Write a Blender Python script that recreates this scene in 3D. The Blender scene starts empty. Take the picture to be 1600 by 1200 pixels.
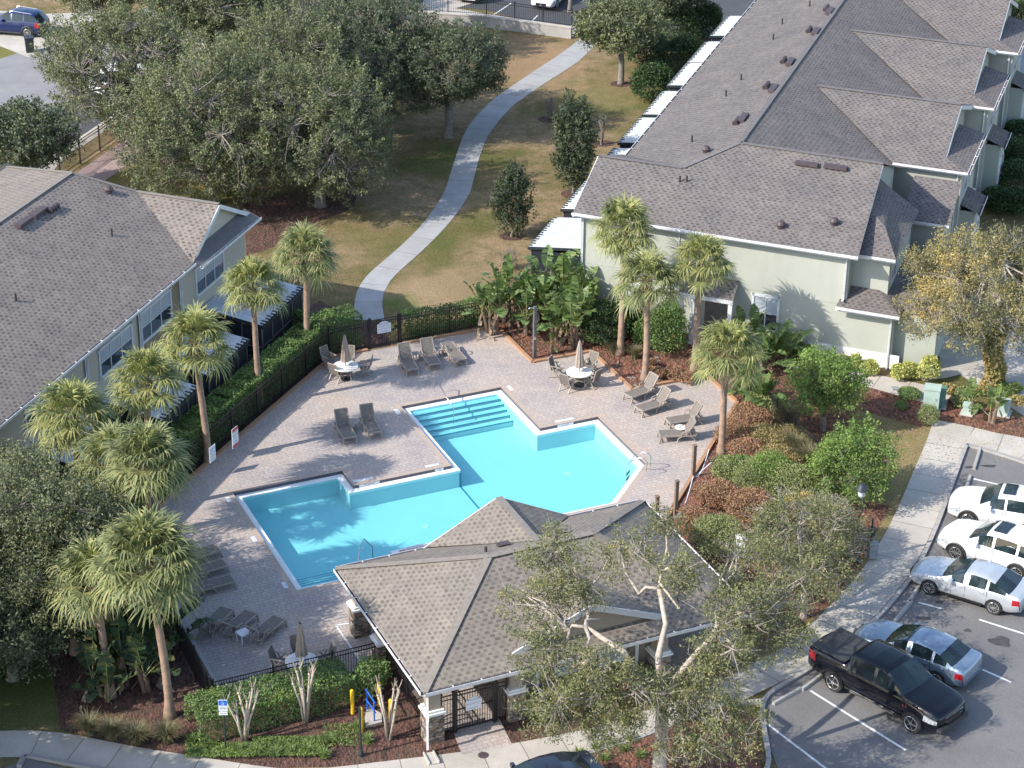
import bpy, math, random
import numpy as np
from mathutils import Vector, Matrix
from mathutils.geometry import tessellate_polygon
random.seed(7); RS = np.random.RandomState(11)
SC = bpy.context.scene
R_ = math.radians
# ------------------------------------------------------------------ camera
FPX, PITCH, ROLL, CAMH = 3400.0, R_(26.95), R_(0.58), 47.0
_F = np.array([0, math.cos(PITCH), -math.sin(PITCH)]); _U0 = np.array([0, math.sin(PITCH), math.cos(PITCH)]); _R0 = np.array([1., 0, 0])
_R = math.cos(ROLL)*_R0 + math.sin(ROLL)*_U0; _U = -math.sin(ROLL)*_R0 + math.cos(ROLL)*_U0
cam = bpy.data.cameras.new('camera'); cam.sensor_width = 36; cam.lens = 36*FPX/1600; cam.clip_end = 3000; cam.clip_start = 1
co = bpy.data.objects.new('camera', cam); SC.collection.objects.link(co)
co.matrix_world = Matrix(((_R[0], _U[0], -_F[0], 0), (_R[1], _U[1], -_F[1], 0), (_R[2], _U[2], -_F[2], CAMH), (0, 0, 0, 1)))
SC.camera = co
# ------------------------------------------------------------------ sky and sun
SUN_AZ, SUN_EL = 25.0, 36.5      # direction the shadows fall (deg from +x), elevation
w = bpy.data.worlds.new('World'); SC.world = w; w.use_nodes = True
nt = w.node_tree; bg = nt.nodes['Background']; sky = nt.nodes.new('ShaderNodeTexSky'); sky.sky_type = 'NISHITA'
sky.sun_disc = False; sky.sun_elevation = R_(SUN_EL); sky.sun_rotation = R_(270-SUN_AZ); sky.air_density = 1.0
nt.links.new(sky.outputs[0], bg.inputs[0]); bg.inputs[1].default_value = 0.15
sl = bpy.data.lights.new('sun', 'SUN'); sl.energy = 3.0; sl.angle = R_(0.5); sl.color = (1, .935, .83)
so = bpy.data.objects.new('sun', sl); SC.collection.objects.link(so)
dv = Vector((math.cos(R_(SUN_AZ))*math.cos(R_(SUN_EL)), math.sin(R_(SUN_AZ))*math.cos(R_(SUN_EL)), -math.sin(R_(SUN_EL))))
so.rotation_euler = dv.to_track_quat('-Z', 'Y').to_euler(); so.location = (0, 60, 60)
SC.view_settings.view_transform = 'Standard'; SC.view_settings.look = 'None'; SC.view_settings.exposure = 1.12; SC.view_settings.gamma = 1
SC.render.engine = 'CYCLES'
SC.cycles.max_bounces = 6; SC.cycles.diffuse_bounces = 3; SC.cycles.glossy_bounces = 3; SC.cycles.transparent_max_bounces = 12; SC.cycles.transmission_bounces = 4

# ------------------------------------------------------------------ helpers
def ray(px, py): return _F*FPX + _R*(px-800) - _U*(py-600)
def G(px, py, z=0.0):
    d = ray(px, py); t = (z-CAMH)/d[2]; return np.array([d[0]*t, d[1]*t, z])
def hit(px, py, p0, n):
    d = ray(px, py); o = np.array([0, 0, CAMH]); n = np.array(n, float); t = ((np.array(p0)-o)@n)/(d@n); return o+d*t
class Fr:
    def __init__(s, o, azu, azv=None):
        s.o = np.array([o[0], o[1]], float); a = R_(azu); b = R_(azu+90 if azv is None else azv); s.az = a
        s.u = np.array([math.cos(a), math.sin(a)]); s.v = np.array([math.cos(b), math.sin(b)])
    def W(s, a, b, z=0.0):
        p = s.o+a*s.u+b*s.v; return np.array([p[0], p[1], z])
    def inv(s, p):
        return np.linalg.solve(np.array([s.u, s.v]).T, np.array([p[0], p[1]])-s.o)
FP = Fr(G(627, 635.5), 24.2)                 # pool frame
FR = Fr(G(905, 332, 5.8), -20.8, 71.2)       # right townhouse frame
FL = Fr(G(298, 410, 5.8), -19.5, 70.9)       # left townhouse frame
FC = Fr(G(662, 1083, 2.6), 24.3)             # clubhouse frame

class MB:
    def __init__(s): s.v = []; s.f = []; s.uv = []; s.m = []; s.mi = 0
    def add(s, vs, fs, uv=None):
        o = len(s.v); s.v += [tuple(float(c) for c in p) for p in vs]
        for k, f in enumerate(fs):
            s.f.append([i+o for i in f]); s.uv.append(uv[k] if uv else None); s.m.append(s.mi)
    def box(s, c, size, rz=0.0, top=1.0):
        x, y, z = size[0]/2, size[1]/2, size[2]/2; cr, sr = math.cos(rz), math.sin(rz); vs = []
        for dz in (-1, 1):
            k = top if dz > 0 else 1.0
            for dx, dy in ((-1, -1), (1, -1), (1, 1), (-1, 1)):
                X, Y = dx*x*k, dy*y*k; vs.append((c[0]+X*cr-Y*sr, c[1]+X*sr+Y*cr, c[2]+dz*z))
        s.add(vs, [(3, 2, 1, 0), (4, 5, 6, 7), (0, 1, 5, 4), (1, 2, 6, 5), (2, 3, 7, 6), (3, 0, 4, 7)])
    def obox(s, p, q, wd, z0, z1):      # box standing between two ground points
        p = np.array(p[:2]); q = np.array(q[:2]); d = q-p; L = np.linalg.norm(d)
        s.box(((p[0]+q[0])/2, (p[1]+q[1])/2, (z0+z1)/2), (L, wd, z1-z0), math.atan2(d[1], d[0]))
    def bar(s, p, q, w, h=None):        # rectangular bar between 3-D points
        p = np.array(p, float); q = np.array(q, float); h = h or w; d = q-p; L = np.linalg.norm(d)
        if L < 1e-6: return
        d /= L; up = np.array([0, 0, 1.]) if abs(d[2]) < .95 else np.array([1., 0, 0])
        a = np.cross(d, up); a /= np.linalg.norm(a); b = np.cross(a, d); vs = []
        for e in (p, q):
            for i, j in ((-1, -1), (1, -1), (1, 1), (-1, 1)): vs.append(e+a*w/2*i+b*h/2*j)
        s.add(vs, [(0, 1, 2, 3), (7, 6, 5, 4), (0, 4, 5, 1), (1, 5, 6, 2), (2, 6, 7, 3), (3, 7, 4, 0)])
    def tube(s, pts, r, n=6, cap=True):
        pts = [np.array(p, float) for p in pts]; rs = r if hasattr(r, '__len__') else [r]*len(pts); vs = []; fs = []
        ref = np.array([0, 0, 1.])
        d0 = pts[-1]-pts[0]
        if abs(d0[2]) > .9*np.linalg.norm(d0): ref = np.array([1., 0, 0])
        for i, p in enumerate(pts):
            d = pts[min(i+1, len(pts)-1)]-pts[max(i-1, 0)]; d = d/(np.linalg.norm(d)+1e-9)
            a = np.cross(d, ref); a /= (np.linalg.norm(a)+1e-9); b = np.cross(d, a)
            for k in range(n):
                t = 2*math.pi*k/n; vs.append(p+rs[i]*(math.cos(t)*a+math.sin(t)*b))
        for i in range(len(pts)-1):
            for k in range(n): fs.append((i*n+k, i*n+(k+1) % n, (i+1)*n+(k+1) % n, (i+1)*n+k))
        if cap: fs.append(tuple(range(n))[::-1]); fs.append(tuple((len(pts)-1)*n+k for k in range(n)))
        s.add(vs, fs)
    def lathe(s, prof, c=(0, 0, 0), n=20):
        vs = []; fs = []
        for r, z in prof:
            for k in range(n):
                t = 2*math.pi*k/n; vs.append((c[0]+r*math.cos(t), c[1]+r*math.sin(t), c[2]+z))
        for i in range(len(prof)-1):
            for k in range(n): fs.append((i*n+k, i*n+(k+1) % n, (i+1)*n+(k+1) % n, (i+1)*n+k))
        fs.append(tuple(range(n))[::-1]); fs.append(tuple((len(prof)-1)*n+k for k in range(n)))
        s.add(vs, fs)
    def poly(s, pts, uvf=None):
        pts = [np.array(p, float) for p in pts]; uv = [[uvf(p) for p in pts]] if uvf else None
        s.add(pts, [tuple(range(len(pts)))], uv)
    def tess(s, loops, uvf=None):       # flat polygon with holes
        tris = tessellate_polygon([[Vector(p) for p in l] for l in loops]); flat = [p for l in loops for p in l]
        fs = []; 
        for t in tris:
            a, b, c = [flat[i] for i in t]; n = (b[0]-a[0])*(c[1]-a[1])-(b[1]-a[1])*(c[0]-a[0])
            fs.append(tuple(t) if n > 0 else (t[0], t[2], t[1]))
        s.add(flat, fs, [[uvf(flat[i]) for i in f] for f in fs] if uvf else None)
    def prism(s, pts, z0, z1, uvf=None):
        lo = [(p[0], p[1], z0) for p in pts]; hi = [(p[0], p[1], z1) for p in pts]
        s.tess([hi], uvf); n = len(pts); ar = sum(pts[i][0]*pts[(i+1) % n][1]-pts[(i+1) % n][0]*pts[i][1] for i in range(n))
        for i in range(n):
            j = (i+1) % n; q = [lo[i], lo[j], hi[j], hi[i]]
            if ar < 0: q = q[::-1]
            s.add(q, [(0, 1, 2, 3)])
    def build(s, name, mat, parent=None, smooth=False, local=None):
        off = local if local is not None else None
        me = bpy.data.meshes.new(name); vs = np.array(s.v, float)
        if off is not None and len(vs): vs = vs-np.array(off)
        me.from_pydata(vs.tolist(), [], s.f)
        mats = mat if isinstance(mat, (list, tuple)) else [mat]
        for m_ in mats: me.materials.append(m_)
        if len(mats) > 1: me.polygons.foreach_set('material_index', s.m)
        if any(u is not None for u in s.uv):
            ul = me.uv_layers.new(name='UVMap'); arr = []
            for k, f in enumerate(s.f):
                u = s.uv[k]
                arr += ([c for p in u for c in p] if u is not None else [0.0, 0.0]*len(f))
            ul.data.foreach_set('uv', arr)
        if smooth: me.polygons.foreach_set('use_smooth', [True]*len(me.polygons))
        me.update(); o = bpy.data.objects.new(name, me); SC.collection.objects.link(o)
        if parent is not None: o.parent = parent
        return o
def tag(o, label=None, cat=None, group=None, kind=None):
    if label: o['label'] = label
    if cat: o['category'] = cat
    if group: o['group'] = group
    if kind: o['kind'] = kind
    return o
def thing(name, label, cat, loc=(0, 0, 0), rz=0.0, group=None):
    o = bpy.data.objects.new(name, None); SC.collection.objects.link(o); o.empty_display_size = .3
    o.location = [float(c) for c in loc]; o.rotation_euler = (0, 0, rz); return tag(o, label, cat, group)
def copy_tree(src, loc=None, rz=None, label=None, scale=None):
    def cp(o, par):
        c = o.copy(); SC.collection.objects.link(c); c.parent = par
        for ch in list(o.children): cp(ch, c)
        return c
    r = cp(src, None)
    if loc is not None: r.location = [float(c) for c in loc]
    if rz is not None: r.rotation_euler = (0, 0, rz)
    if scale is not None: r.scale = (scale,)*3 if not hasattr(scale, '__len__') else scale
    if label: r['label'] = label
    return r
def quads(name, V, mat, parent=None, nper=4, smooth=False, mi=None):
    """V: (N,nper,3) -> one mesh of N separate polygons"""
    V = np.asarray(V, float); N = len(V); me = bpy.data.meshes.new(name)
    me.vertices.add(N*nper); me.vertices.foreach_set('co', V.reshape(-1)); me.loops.add(N*nper); me.polygons.add(N)
    me.loops.foreach_set('vertex_index', np.arange(N*nper, dtype=np.int32))
    me.polygons.foreach_set('loop_start', np.arange(0, N*nper, nper, dtype=np.int32)); me.polygons.foreach_set('loop_total', np.full(N, nper, dtype=np.int32))
    for m_ in (mat if isinstance(mat, (list, tuple)) else [mat]): me.materials.append(m_)
    if mi is not None: me.polygons.foreach_set('material_index', np.asarray(mi, dtype=np.int32))
    me.update(calc_edges=True); me.validate(); o = bpy.data.objects.new(name, me); SC.collection.objects.link(o)
    if parent is not None: o.parent = parent
    return o
def blades(P, W):
    """P: (N,K,3) centre lines, W: (N,K) half width vectors (N,K,3) -> (N*(K-1),4,3) as connected strips"""
    A = P-W; B = P+W
    return np.stack([A[:, :-1], B[:, :-1], B[:, 1:], A[:, 1:]], axis=2).reshape(-1, 4, 3)

# ------------------------------------------------------------------ materials
def nodes(name):
    m = bpy.data.materials.new(name); m.use_nodes = True; t = m.node_tree; b = t.nodes['Principled BSDF']; return m, t, b
def N(t, typ, **k):
    n = t.nodes.new(typ)
    for a, v in k.items():
        if a.startswith('i_'): n.inputs[a[2:].replace('_', ' ')].default_value = v
        else: setattr(n, a, v)
    return n
def coord(t, kind='Object', scale=1.0, rot=0.0):
    tc = N(t, 'ShaderNodeTexCoord'); mp = N(t, 'ShaderNodeMapping'); t.links.new(tc.outputs[kind], mp.inputs[0])
    mp.inputs['Scale'].default_value = (scale,)*3 if not hasattr(scale, '__len__') else scale; mp.inputs['Rotation'].default_value = (0, 0, rot); return mp.outputs[0]
def rgba(c): return (c[0], c[1], c[2], 1)
def mixc(t, f, a, b, mode='MIX', clamp=True):
    n = N(t, 'ShaderNodeMix', data_type='RGBA', blend_type=mode)
    for s_, x in ((0, f), (6, a), (7, b)):
        if isinstance(x, (int, float)): n.inputs[s_].default_value = x
        elif isinstance(x, tuple): n.inputs[s_].default_value = rgba(x)
        else: t.links.new(x, n.inputs[s_])
    return n.outputs[2]
def noise(t, vec, scale, detail=4, rough=.6, dist=0):
    n = N(t, 'ShaderNodeTexNoise'); n.inputs['Scale'].default_value = scale; n.inputs['Detail'].default_value = detail; n.inputs['Roughness'].default_value = rough; n.inputs['Distortion'].default_value = dist
    t.links.new(vec, n.inputs['Vector']); return n.outputs['Fac']
def ramp(t, fac, stops):
    r = N(t, 'ShaderNodeValToRGB'); cr = r.color_ramp
    while len(cr.elements) < len(stops): cr.elements.new(.5)
    for e, (p, c) in zip(cr.elements, stops): e.position = p; e.color = rgba(c) if hasattr(c, '__len__') else (c, c, c, 1)
    t.links.new(fac, r.inputs[0]); return r.outputs[0]
def bump(t, b, h, s=.3, d=.02):
    n = N(t, 'ShaderNodeBump'); n.inputs['Strength'].default_value = s; n.inputs['Distance'].default_value = d; t.links.new(h, n.inputs['Height']); t.links.new(n.outputs[0], b.inputs['Normal'])
def mat(name, c1, c2=None, sc=3.0, rough=.7, bmp=0.0, metal=0.0, spec=.5, lo=.35, hi=.65, coat=0.0, fine=None):
    m, t, b = nodes(name); c2 = c2 or tuple(x*.82 for x in c1); v = coord(t)
    f = noise(t, v, sc, 5); col = ramp(t, f, [(lo, c2), (hi, c1)])
    if fine: 
        f2 = noise(t, v, fine, 3, .7); col = mixc(t, .5, col, ramp(t, f2, [(.3, .55), (.7, 1.0)]), 'MULTIPLY')
    t.links.new(col, b.inputs['Base Color']); b.inputs['Roughness'].default_value = rough; b.inputs['Metallic'].default_value = metal; b.inputs['Specular IOR Level'].default_value = spec
    b.inputs['Coat Weight'].default_value = coat; b.inputs['Coat Roughness'].default_value = .05
    if bmp: bump(t, b, noise(t, v, sc*8, 4), bmp)
    return m
def leafmat(name, cols, transl=.25, rough=.55, big=None, big_s=.35):
    m, t, b = nodes(name); g = N(t, 'ShaderNodeNewGeometry'); k = len(cols)
    col = ramp(t, g.outputs['Random Per Island'], [(i/(k-1) if k > 1 else 0, c) for i, c in enumerate(cols)])
    if big:
        v = coord(t); col = mixc(t, ramp(t, noise(t, v, big_s, 3), [(.42, 0.0), (.62, 1.0)]), col, big)
    col = mixc(t, 1.0, col, ramp(t, noise(t, coord(t), .55, 3, .6), [(.36, (.78, .82, .84)), (.5, (1, 1, 1)), (.66, (1.32, 1.25, 1.08))]), 'MULTIPLY')
    hs = N(t, 'ShaderNodeHueSaturation'); hs.inputs['Saturation'].default_value = .88; hs.inputs['Value'].default_value = 1.18; t.links.new(col, hs.inputs['Color']); col = hs.outputs[0]
    t.links.new(col, b.inputs['Base Color']); b.inputs['Roughness'].default_value = rough; b.inputs['Specular IOR Level'].default_value = .3
    tr = N(t, 'ShaderNodeBsdfTranslucent'); t.links.new(mixc(t, 1.0, col, (1.0, 1.0, .45), 'MULTIPLY'), tr.inputs[0]); mx = N(t, 'ShaderNodeMixShader'); mx.inputs[0].default_value = transl
    out = t.nodes['Material Output']; t.links.new(b.outputs[0], mx.inputs[1]); t.links.new(tr.outputs[0], mx.inputs[2]); t.links.new(mx.outputs[0], out.inputs[0]); return m
def shingle(name, base, dark, light, stain=(.6, .6, .6)):
    m, t, b = nodes(name); v = coord(t, 'UV')
    wob = noise(t, v, 5.0, 2)
    def brick(w, h, mort, off, c1, c2, cm, bias=0.0):
        n = N(t, 'ShaderNodeTexBrick'); n.offset = off; n.inputs['Scale'].default_value = 1; n.inputs['Brick Width'].default_value = w; n.inputs['Row Height'].default_value = h
        n.inputs['Mortar Size'].default_value = mort; n.inputs['Mortar Smooth'].default_value = .2; n.inputs['Bias'].default_value = bias
        n.inputs['Color1'].default_value = rgba(c1); n.inputs['Color2'].default_value = rgba(c2); n.inputs['Mortar'].default_value = rgba(cm); t.links.new(v, n.inputs['Vector']); return n
    a = brick(.31, .178, .004, .37, light, base, base); d = brick(.21, .178, .0, .61, (1, 1, 1), (.55, .55, .58), (.5, .5, .5), -.15)
    def mth(op, x, y=None, z=None):
        n = N(t, 'ShaderNodeMath', operation=op)
        for i_, q in enumerate((x, y, z)):
            if q is None: continue
            if isinstance(q, (int, float)): n.inputs[i_].default_value = q
            else: t.links.new(q, n.inputs[i_])
        return n.outputs[0]
    sx = N(t, 'ShaderNodeSeparateXYZ'); t.links.new(v, sx.inputs[0]); RH = .178; row = mth('FLOOR', mth('DIVIDE', sx.outputs[1], RH)); fv = mth('FRACT', mth('DIVIDE', sx.outputs[1], RH))
    wn = N(t, 'ShaderNodeTexWhiteNoise', noise_dimensions='1D'); t.links.new(row, wn.inputs['W']); uu = mth('ADD', mth('DIVIDE', sx.outputs[0], .31), mth('ADD', mth('MULTIPLY', row, .5), mth('MULTIPLY', wn.outputs[0], .22)))
    fu = mth('FRACT', uu); wn2 = N(t, 'ShaderNodeTexWhiteNoise', noise_dimensions='2D'); cb = N(t, 'ShaderNodeCombineXYZ'); t.links.new(mth('FLOOR', uu), cb.inputs[0]); t.links.new(row, cb.inputs[1]); t.links.new(cb.outputs[0], wn2.inputs['Vector'])
    msk = mth('MULTIPLY', mth('LESS_THAN', fu, mth('ADD', .36, mth('MULTIPLY', wn2.outputs[0], .24))), mth('LESS_THAN', fv, .62))
    col = mixc(t, mth('MULTIPLY', msk, mth('ADD', .38, mth('MULTIPLY', wn2.outputs[0], .37))), mixc(t, .35, a.outputs[0], d.outputs[0], 'MULTIPLY'), dark)
    big = noise(t, v, .5, 4); col = mixc(t, 1.0, col, ramp(t, big, [(.3, (.82, .82, .84)), (.7, (1.08, 1.06, 1.02))]), 'MULTIPLY')
    fn = noise(t, v, 28, 2, .8); col = mixc(t, .6, col, ramp(t, fn, [(.3, (.7, .7, .7)), (.7, (1.15, 1.15, 1.15))]), 'MULTIPLY')
    mpv = N(t, 'ShaderNodeMapping'); mpv.inputs['Scale'].default_value = (1.6, .12, 1); t.links.new(v, mpv.inputs[0])
    st = noise(t, mpv.outputs[0], 1.0, 4); col = mixc(t, ramp(t, st, [(.55, 0.0), (.8, .35)]), col, stain)
    t.links.new(col, b.inputs['Base Color']); b.inputs['Roughness'].default_value = .9; b.inputs['Specular IOR Level'].default_value = .25
    bump(t, b, fv, .35, -.02); return m
def paver(name):
    m, t, b = nodes(name); v = coord(t, 'UV')
    def brick(w, h, mort, c1, c2, cm, off=.5, vec=None):
        n = N(t, 'ShaderNodeTexBrick'); n.offset = off; n.inputs['Scale'].default_value = 1; n.inputs['Brick Width'].default_value = w; n.inputs['Row Height'].default_value = h; n.squash = .7; n.squash_frequency = 3
        n.inputs['Mortar Size'].default_value = mort; n.inputs['Mortar Smooth'].default_value = .3; n.inputs['Color1'].default_value = rgba(c1); n.inputs['Color2'].default_value = rgba(c2); n.inputs['Mortar'].default_value = rgba(cm)
        t.links.new(vec or v, n.inputs['Vector']); return n
    nz = N(t, 'ShaderNodeTexNoise'); nz.inputs['Scale'].default_value = 1.7; t.links.new(v, nz.inputs['Vector'])
    dv_ = mixc(t, .035, v, nz.outputs['Color'], 'ADD')
    a = brick(.29, .2, .012, (.47, .41, .37), (.40, .355, .325), (.27, .235, .215), vec=dv_)
    big = ramp(t, noise(t, v, .32, 4, .6), [(.32, (.84, .84, .92)), (.5, (1, 1, 1)), (.72, (1.16, 1.04, .96))])
    col = mixc(t, 1.0, a.outputs[0], big, 'MULTIPLY')
    warm = ramp(t, noise(t, v, .9, 5, .7), [(.58, 0.0), (.75, .5)]); col = mixc(t, warm, col, (.42, .27, .19))
    fn = ramp(t, noise(t, v, 9, 4, .8), [(.25, (.72, .72, .74)), (.75, (1.15, 1.14, 1.12))]); col = mixc(t, .7, col, fn, 'MULTIPLY')
    t.links.new(col, b.inputs['Base Color']); b.inputs['Roughness'].default_value = .85; b.inputs['Specular IOR Level'].default_value = .3
    bump(t, b, a.outputs['Fac'], .35, -.01); return m
def concrete(name, c=(.52, .48, .43), joint=1.5, dirt=(.25, .23, .2)):
    m, t, b = nodes(name); uv = coord(t, 'UV'); v = coord(t)
    col = ramp(t, noise(t, v, .7, 6, .65), [(.3, tuple(x*.78 for x in c)), (.65, c)])
    col = mixc(t, .5, col, ramp(t, noise(t, v, 14, 4, .8), [(.3, (.72, .72, .72)), (.7, (1.05, 1.05, 1.05))]), 'MULTIPLY')
    col = mixc(t, ramp(t, noise(t, v, .33, 5, .7, .6), [(.56, 0.0), (.72, .45)]), col, dirt)
    if joint:
        br = N(t, 'ShaderNodeTexBrick'); br.offset = 0; br.inputs['Scale'].default_value = 1; br.inputs['Brick Width'].default_value = joint; br.inputs['Row Height'].default_value = 50
        br.inputs['Mortar Size'].default_value = .018; br.inputs['Mortar Smooth'].default_value = .1; br.inputs['Color1'].default_value = (1, 1, 1, 1); br.inputs['Color2'].default_value = (.88, .88, .86, 1); br.inputs['Mortar'].default_value = (.36, .34, .31, 1)
        t.links.new(uv, br.inputs['Vector']); col = mixc(t, 1.0, col, br.outputs[0], 'MULTIPLY')
    t.links.new(col, b.inputs['Base Color']); b.inputs['Roughness'].default_value = .85; bump(t, b, noise(t, v, 20, 3), .15, .01); return m
LAWN_PATCH = [(622, 472, 1.6, (.11, .16, .035), .7), (955, 150, 4.5, (.15, .155, .055), .55), (50, 1085, 5.5, (.09, .12, .035), .8), (1405, 745, 5, (.29, .225, .12), .8), (1375, 850, 3.5, (.28, .225, .12), .8), (700, 450, 4, (.36, .26, .17), .6), (1340, 650, 4, (.24, .20, .09), .6), (770, 90, 9, (.34, .22, .14), .6), (30, 85, 5, (.16, .17, .05), .7), (640, 380, 5, (.14, .135, .055), .4), (250, 285, 4, (.24, .20, .06), .7)]
def lawn(name):
    m, t, b = nodes(name); v = coord(t)
    f = noise(t, v, .16, 6, .62, .4)
    base = ramp(t, f, [(.30, (.09, .11, .035)), (.40, (.15, .135, .06)), (.48, (.23, .175, .10)), (.58, (.33, .24, .16)), (.75, (.27, .195, .115))])
    f2 = noise(t, v, 1.3, 5, .7); base = mixc(t, ramp(t, f2, [(.42, 0.0), (.66, .6)]), base, (.10, .11, .035))
    f3 = noise(t, v, 9, 5, .85); base = mixc(t, .9, base, ramp(t, f3, [(.3, (.45, .45, .43)), (.5, (.95, .95, .95)), (.68, (1.6, 1.55, 1.45))]), 'MULTIPLY'); base = mixc(t, .7, base, ramp(t, noise(t, v, 3.2, 6, .8), [(.32, (.68, .7, .62)), (.66, (1.28, 1.22, 1.2))]), 'MULTIPLY')
    mp = N(t, 'ShaderNodeMapping'); mp.inputs['Scale'].default_value = (5, 14, 5); t.links.new(v, mp.inputs[0]); f4 = noise(t, mp.outputs[0], 1.6, 4, .8)
    base = mixc(t, .6, base, ramp(t, f4, [(.3, (.62, .62, .6)), (.7, (1.3, 1.28, 1.2))]), 'MULTIPLY')
    nz = N(t, 'ShaderNodeTexNoise'); nz.inputs['Scale'].default_value = .5; nz.inputs['Detail'].default_value = 5; t.links.new(v, nz.inputs['Vector']); wv = mixc(t, 1.0, v, nz.outputs['Color'], 'ADD', False)
    for px, py, r, c_, st in LAWN_PATCH:
        p = G(px, py); dn = N(t, 'ShaderNodeVectorMath', operation='DISTANCE'); wv2 = N(t, 'ShaderNodeVectorMath', operation='MULTIPLY_ADD'); t.links.new(nz.outputs['Color'], wv2.inputs[0]); wv2.inputs[1].default_value = (r*1.6,)*3; t.links.new(v, wv2.inputs[2]); t.links.new(wv2.outputs[0], dn.inputs[0]); dn.inputs[1].default_value = (p[0]+r*.8, p[1]+r*.8, r*.8)
        dv2 = N(t, 'ShaderNodeMath', operation='DIVIDE'); t.links.new(dn.outputs['Value'], dv2.inputs[0]); dv2.inputs[1].default_value = r; tex = mixc(t, 1.0, c_, ramp(t, f3, [(.28, (.55, .55, .5)), (.72, (1.4, 1.4, 1.3))]), 'MULTIPLY'); base = mixc(t, ramp(t, dv2.outputs[0], [(.45, st), (1.0, 0.0)]), base, tex)
    t.links.new(base, b.inputs['Base Color']); b.inputs['Roughness'].default_value = .95; b.inputs['Specular IOR Level'].default_value = .1; bump(t, b, f3, .9, .06); return m
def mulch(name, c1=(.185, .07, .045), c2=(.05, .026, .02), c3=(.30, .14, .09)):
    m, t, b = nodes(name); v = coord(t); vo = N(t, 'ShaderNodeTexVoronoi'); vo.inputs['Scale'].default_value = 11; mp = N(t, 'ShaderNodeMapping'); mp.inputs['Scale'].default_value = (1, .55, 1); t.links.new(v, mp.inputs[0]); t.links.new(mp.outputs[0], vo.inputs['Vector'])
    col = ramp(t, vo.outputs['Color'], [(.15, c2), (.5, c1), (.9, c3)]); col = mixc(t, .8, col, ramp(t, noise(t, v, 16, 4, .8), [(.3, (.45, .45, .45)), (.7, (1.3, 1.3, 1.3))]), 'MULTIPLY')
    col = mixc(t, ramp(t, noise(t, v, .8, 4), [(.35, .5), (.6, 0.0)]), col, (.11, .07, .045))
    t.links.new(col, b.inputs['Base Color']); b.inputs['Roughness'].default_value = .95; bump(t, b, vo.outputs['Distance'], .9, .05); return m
def asphalt(name, c=(.19, .183, .182)):
    m, t, b = nodes(name); v = coord(t); col = ramp(t, noise(t, v, .35, 6, .65), [(.3, tuple(x*.72 for x in c)), (.7, c)])
    col = mixc(t, .8, col, ramp(t, noise(t, v, 30, 3, .9), [(.3, (.5, .5, .5)), (.7, (1.45, 1.45, 1.45))]), 'MULTIPLY')
    col = mixc(t, ramp(t, noise(t, v, 1.4, 5, .6, .5), [(.62, 0.0), (.72, .7)]), col, tuple(x*.5 for x in c))
    t.links.new(col, b.inputs['Base Color']); b.inputs['Roughness'].default_value = .9; bump(t, b, noise(t, v, 40, 3), .3, .01); return m
def stucco(name, c):
    m, t, b = nodes(name); v = coord(t); col = ramp(t, noise(t, v, .6, 5), [(.3, tuple(x*.9 for x in c)), (.7, c)])
    mp = N(t, 'ShaderNodeMapping'); mp.inputs['Scale'].default_value = (1.2, 1.2, .12); t.links.new(v, mp.inputs[0]); col = mixc(t, ramp(t, noise(t, mp.outputs[0], 1.5, 5), [(.5, 0.0), (.8, .18)]), col, tuple(x*.55 for x in c))
    t.links.new(col, b.inputs['Base Color']); b.inputs['Roughness'].default_value = .9; b.inputs['Specular IOR Level'].default_value = .2; bump(t, b, noise(t, v, 18, 3), .2, .01); return m
def stone(name):
    m, t, b = nodes(name); tc = N(t, 'ShaderNodeTexCoord'); mp = N(t, 'ShaderNodeMapping'); mp.inputs['Rotation'].default_value = (R_(90), 0, R_(20)); t.links.new(tc.outputs['Object'], mp.inputs[0])
    vo = N(t, 'ShaderNodeTexVoronoi'); vo.inputs['Scale'].default_value = 1; m2 = N(t, 'ShaderNodeMapping'); m2.inputs['Scale'].default_value = (3.2, 3.2, 9.5); t.links.new(tc.outputs['Object'], m2.inputs[0]); t.links.new(m2.outputs[0], vo.inputs['Vector'])
    sp = N(t, 'ShaderNodeSeparateColor'); t.links.new(vo.outputs['Color'], sp.inputs[0])
    col = ramp(t, sp.outputs[0], [(0, (.12, .085, .06)), (.35, (.30, .23, .17)), (.6, (.22, .20, .19)), (.85, (.42, .35, .27)), (1, (.33, .20, .13))])
    v2 = N(t, 'ShaderNodeTexVoronoi', feature='DISTANCE_TO_EDGE'); v2.inputs['Scale'].default_value = 1; t.links.new(m2.outputs[0], v2.inputs['Vector']); col = mixc(t, ramp(t, v2.outputs['Distance'], [(.0, 1.0), (.12, 0.0)]), col, (.05, .04, .035))
    t.links.new(col, b.inputs['Base Color']); b.inputs['Roughness'].default_value = .9; bump(t, b, v2.outputs['Distance'], .8, .04); return m
def corrugated(name, c):
    m, t, b = nodes(name); v = coord(t, 'UV'); wv = N(t, 'ShaderNodeTexWave', wave_type='BANDS', bands_direction='X'); wv.inputs['Scale'].default_value = 1.0; t.links.new(v, wv.inputs[0])
    col = mixc(t, ramp(t, noise(t, coord(t), 1.6, 5), [(.5, 0.0), (.75, .5)]), c, tuple(x*.6 for x in c)); col = mixc(t, ramp(t, wv.outputs['Fac'], [(.0, .35), (.25, 0.0)]), col, tuple(x*.55 for x in c))
    t.links.new(col, b.inputs['Base Color']); b.inputs['Roughness'].default_value = .45; bump(t, b, wv.outputs['Fac'], .7, .03); return m
def glass(name, c=(.03, .05, .06), rough=.08):
    m, t, b = nodes(name); v = coord(t); t.links.new(ramp(t, noise(t, v, 1.5, 3), [(.4, tuple(x*.6 for x in c)), (.6, c)]), b.inputs['Base Color']); b.inputs['Roughness'].default_value = rough; b.inputs['Specular IOR Level'].default_value = 1.0; b.inputs['Coat Weight'].default_value = .5; return m

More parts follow.
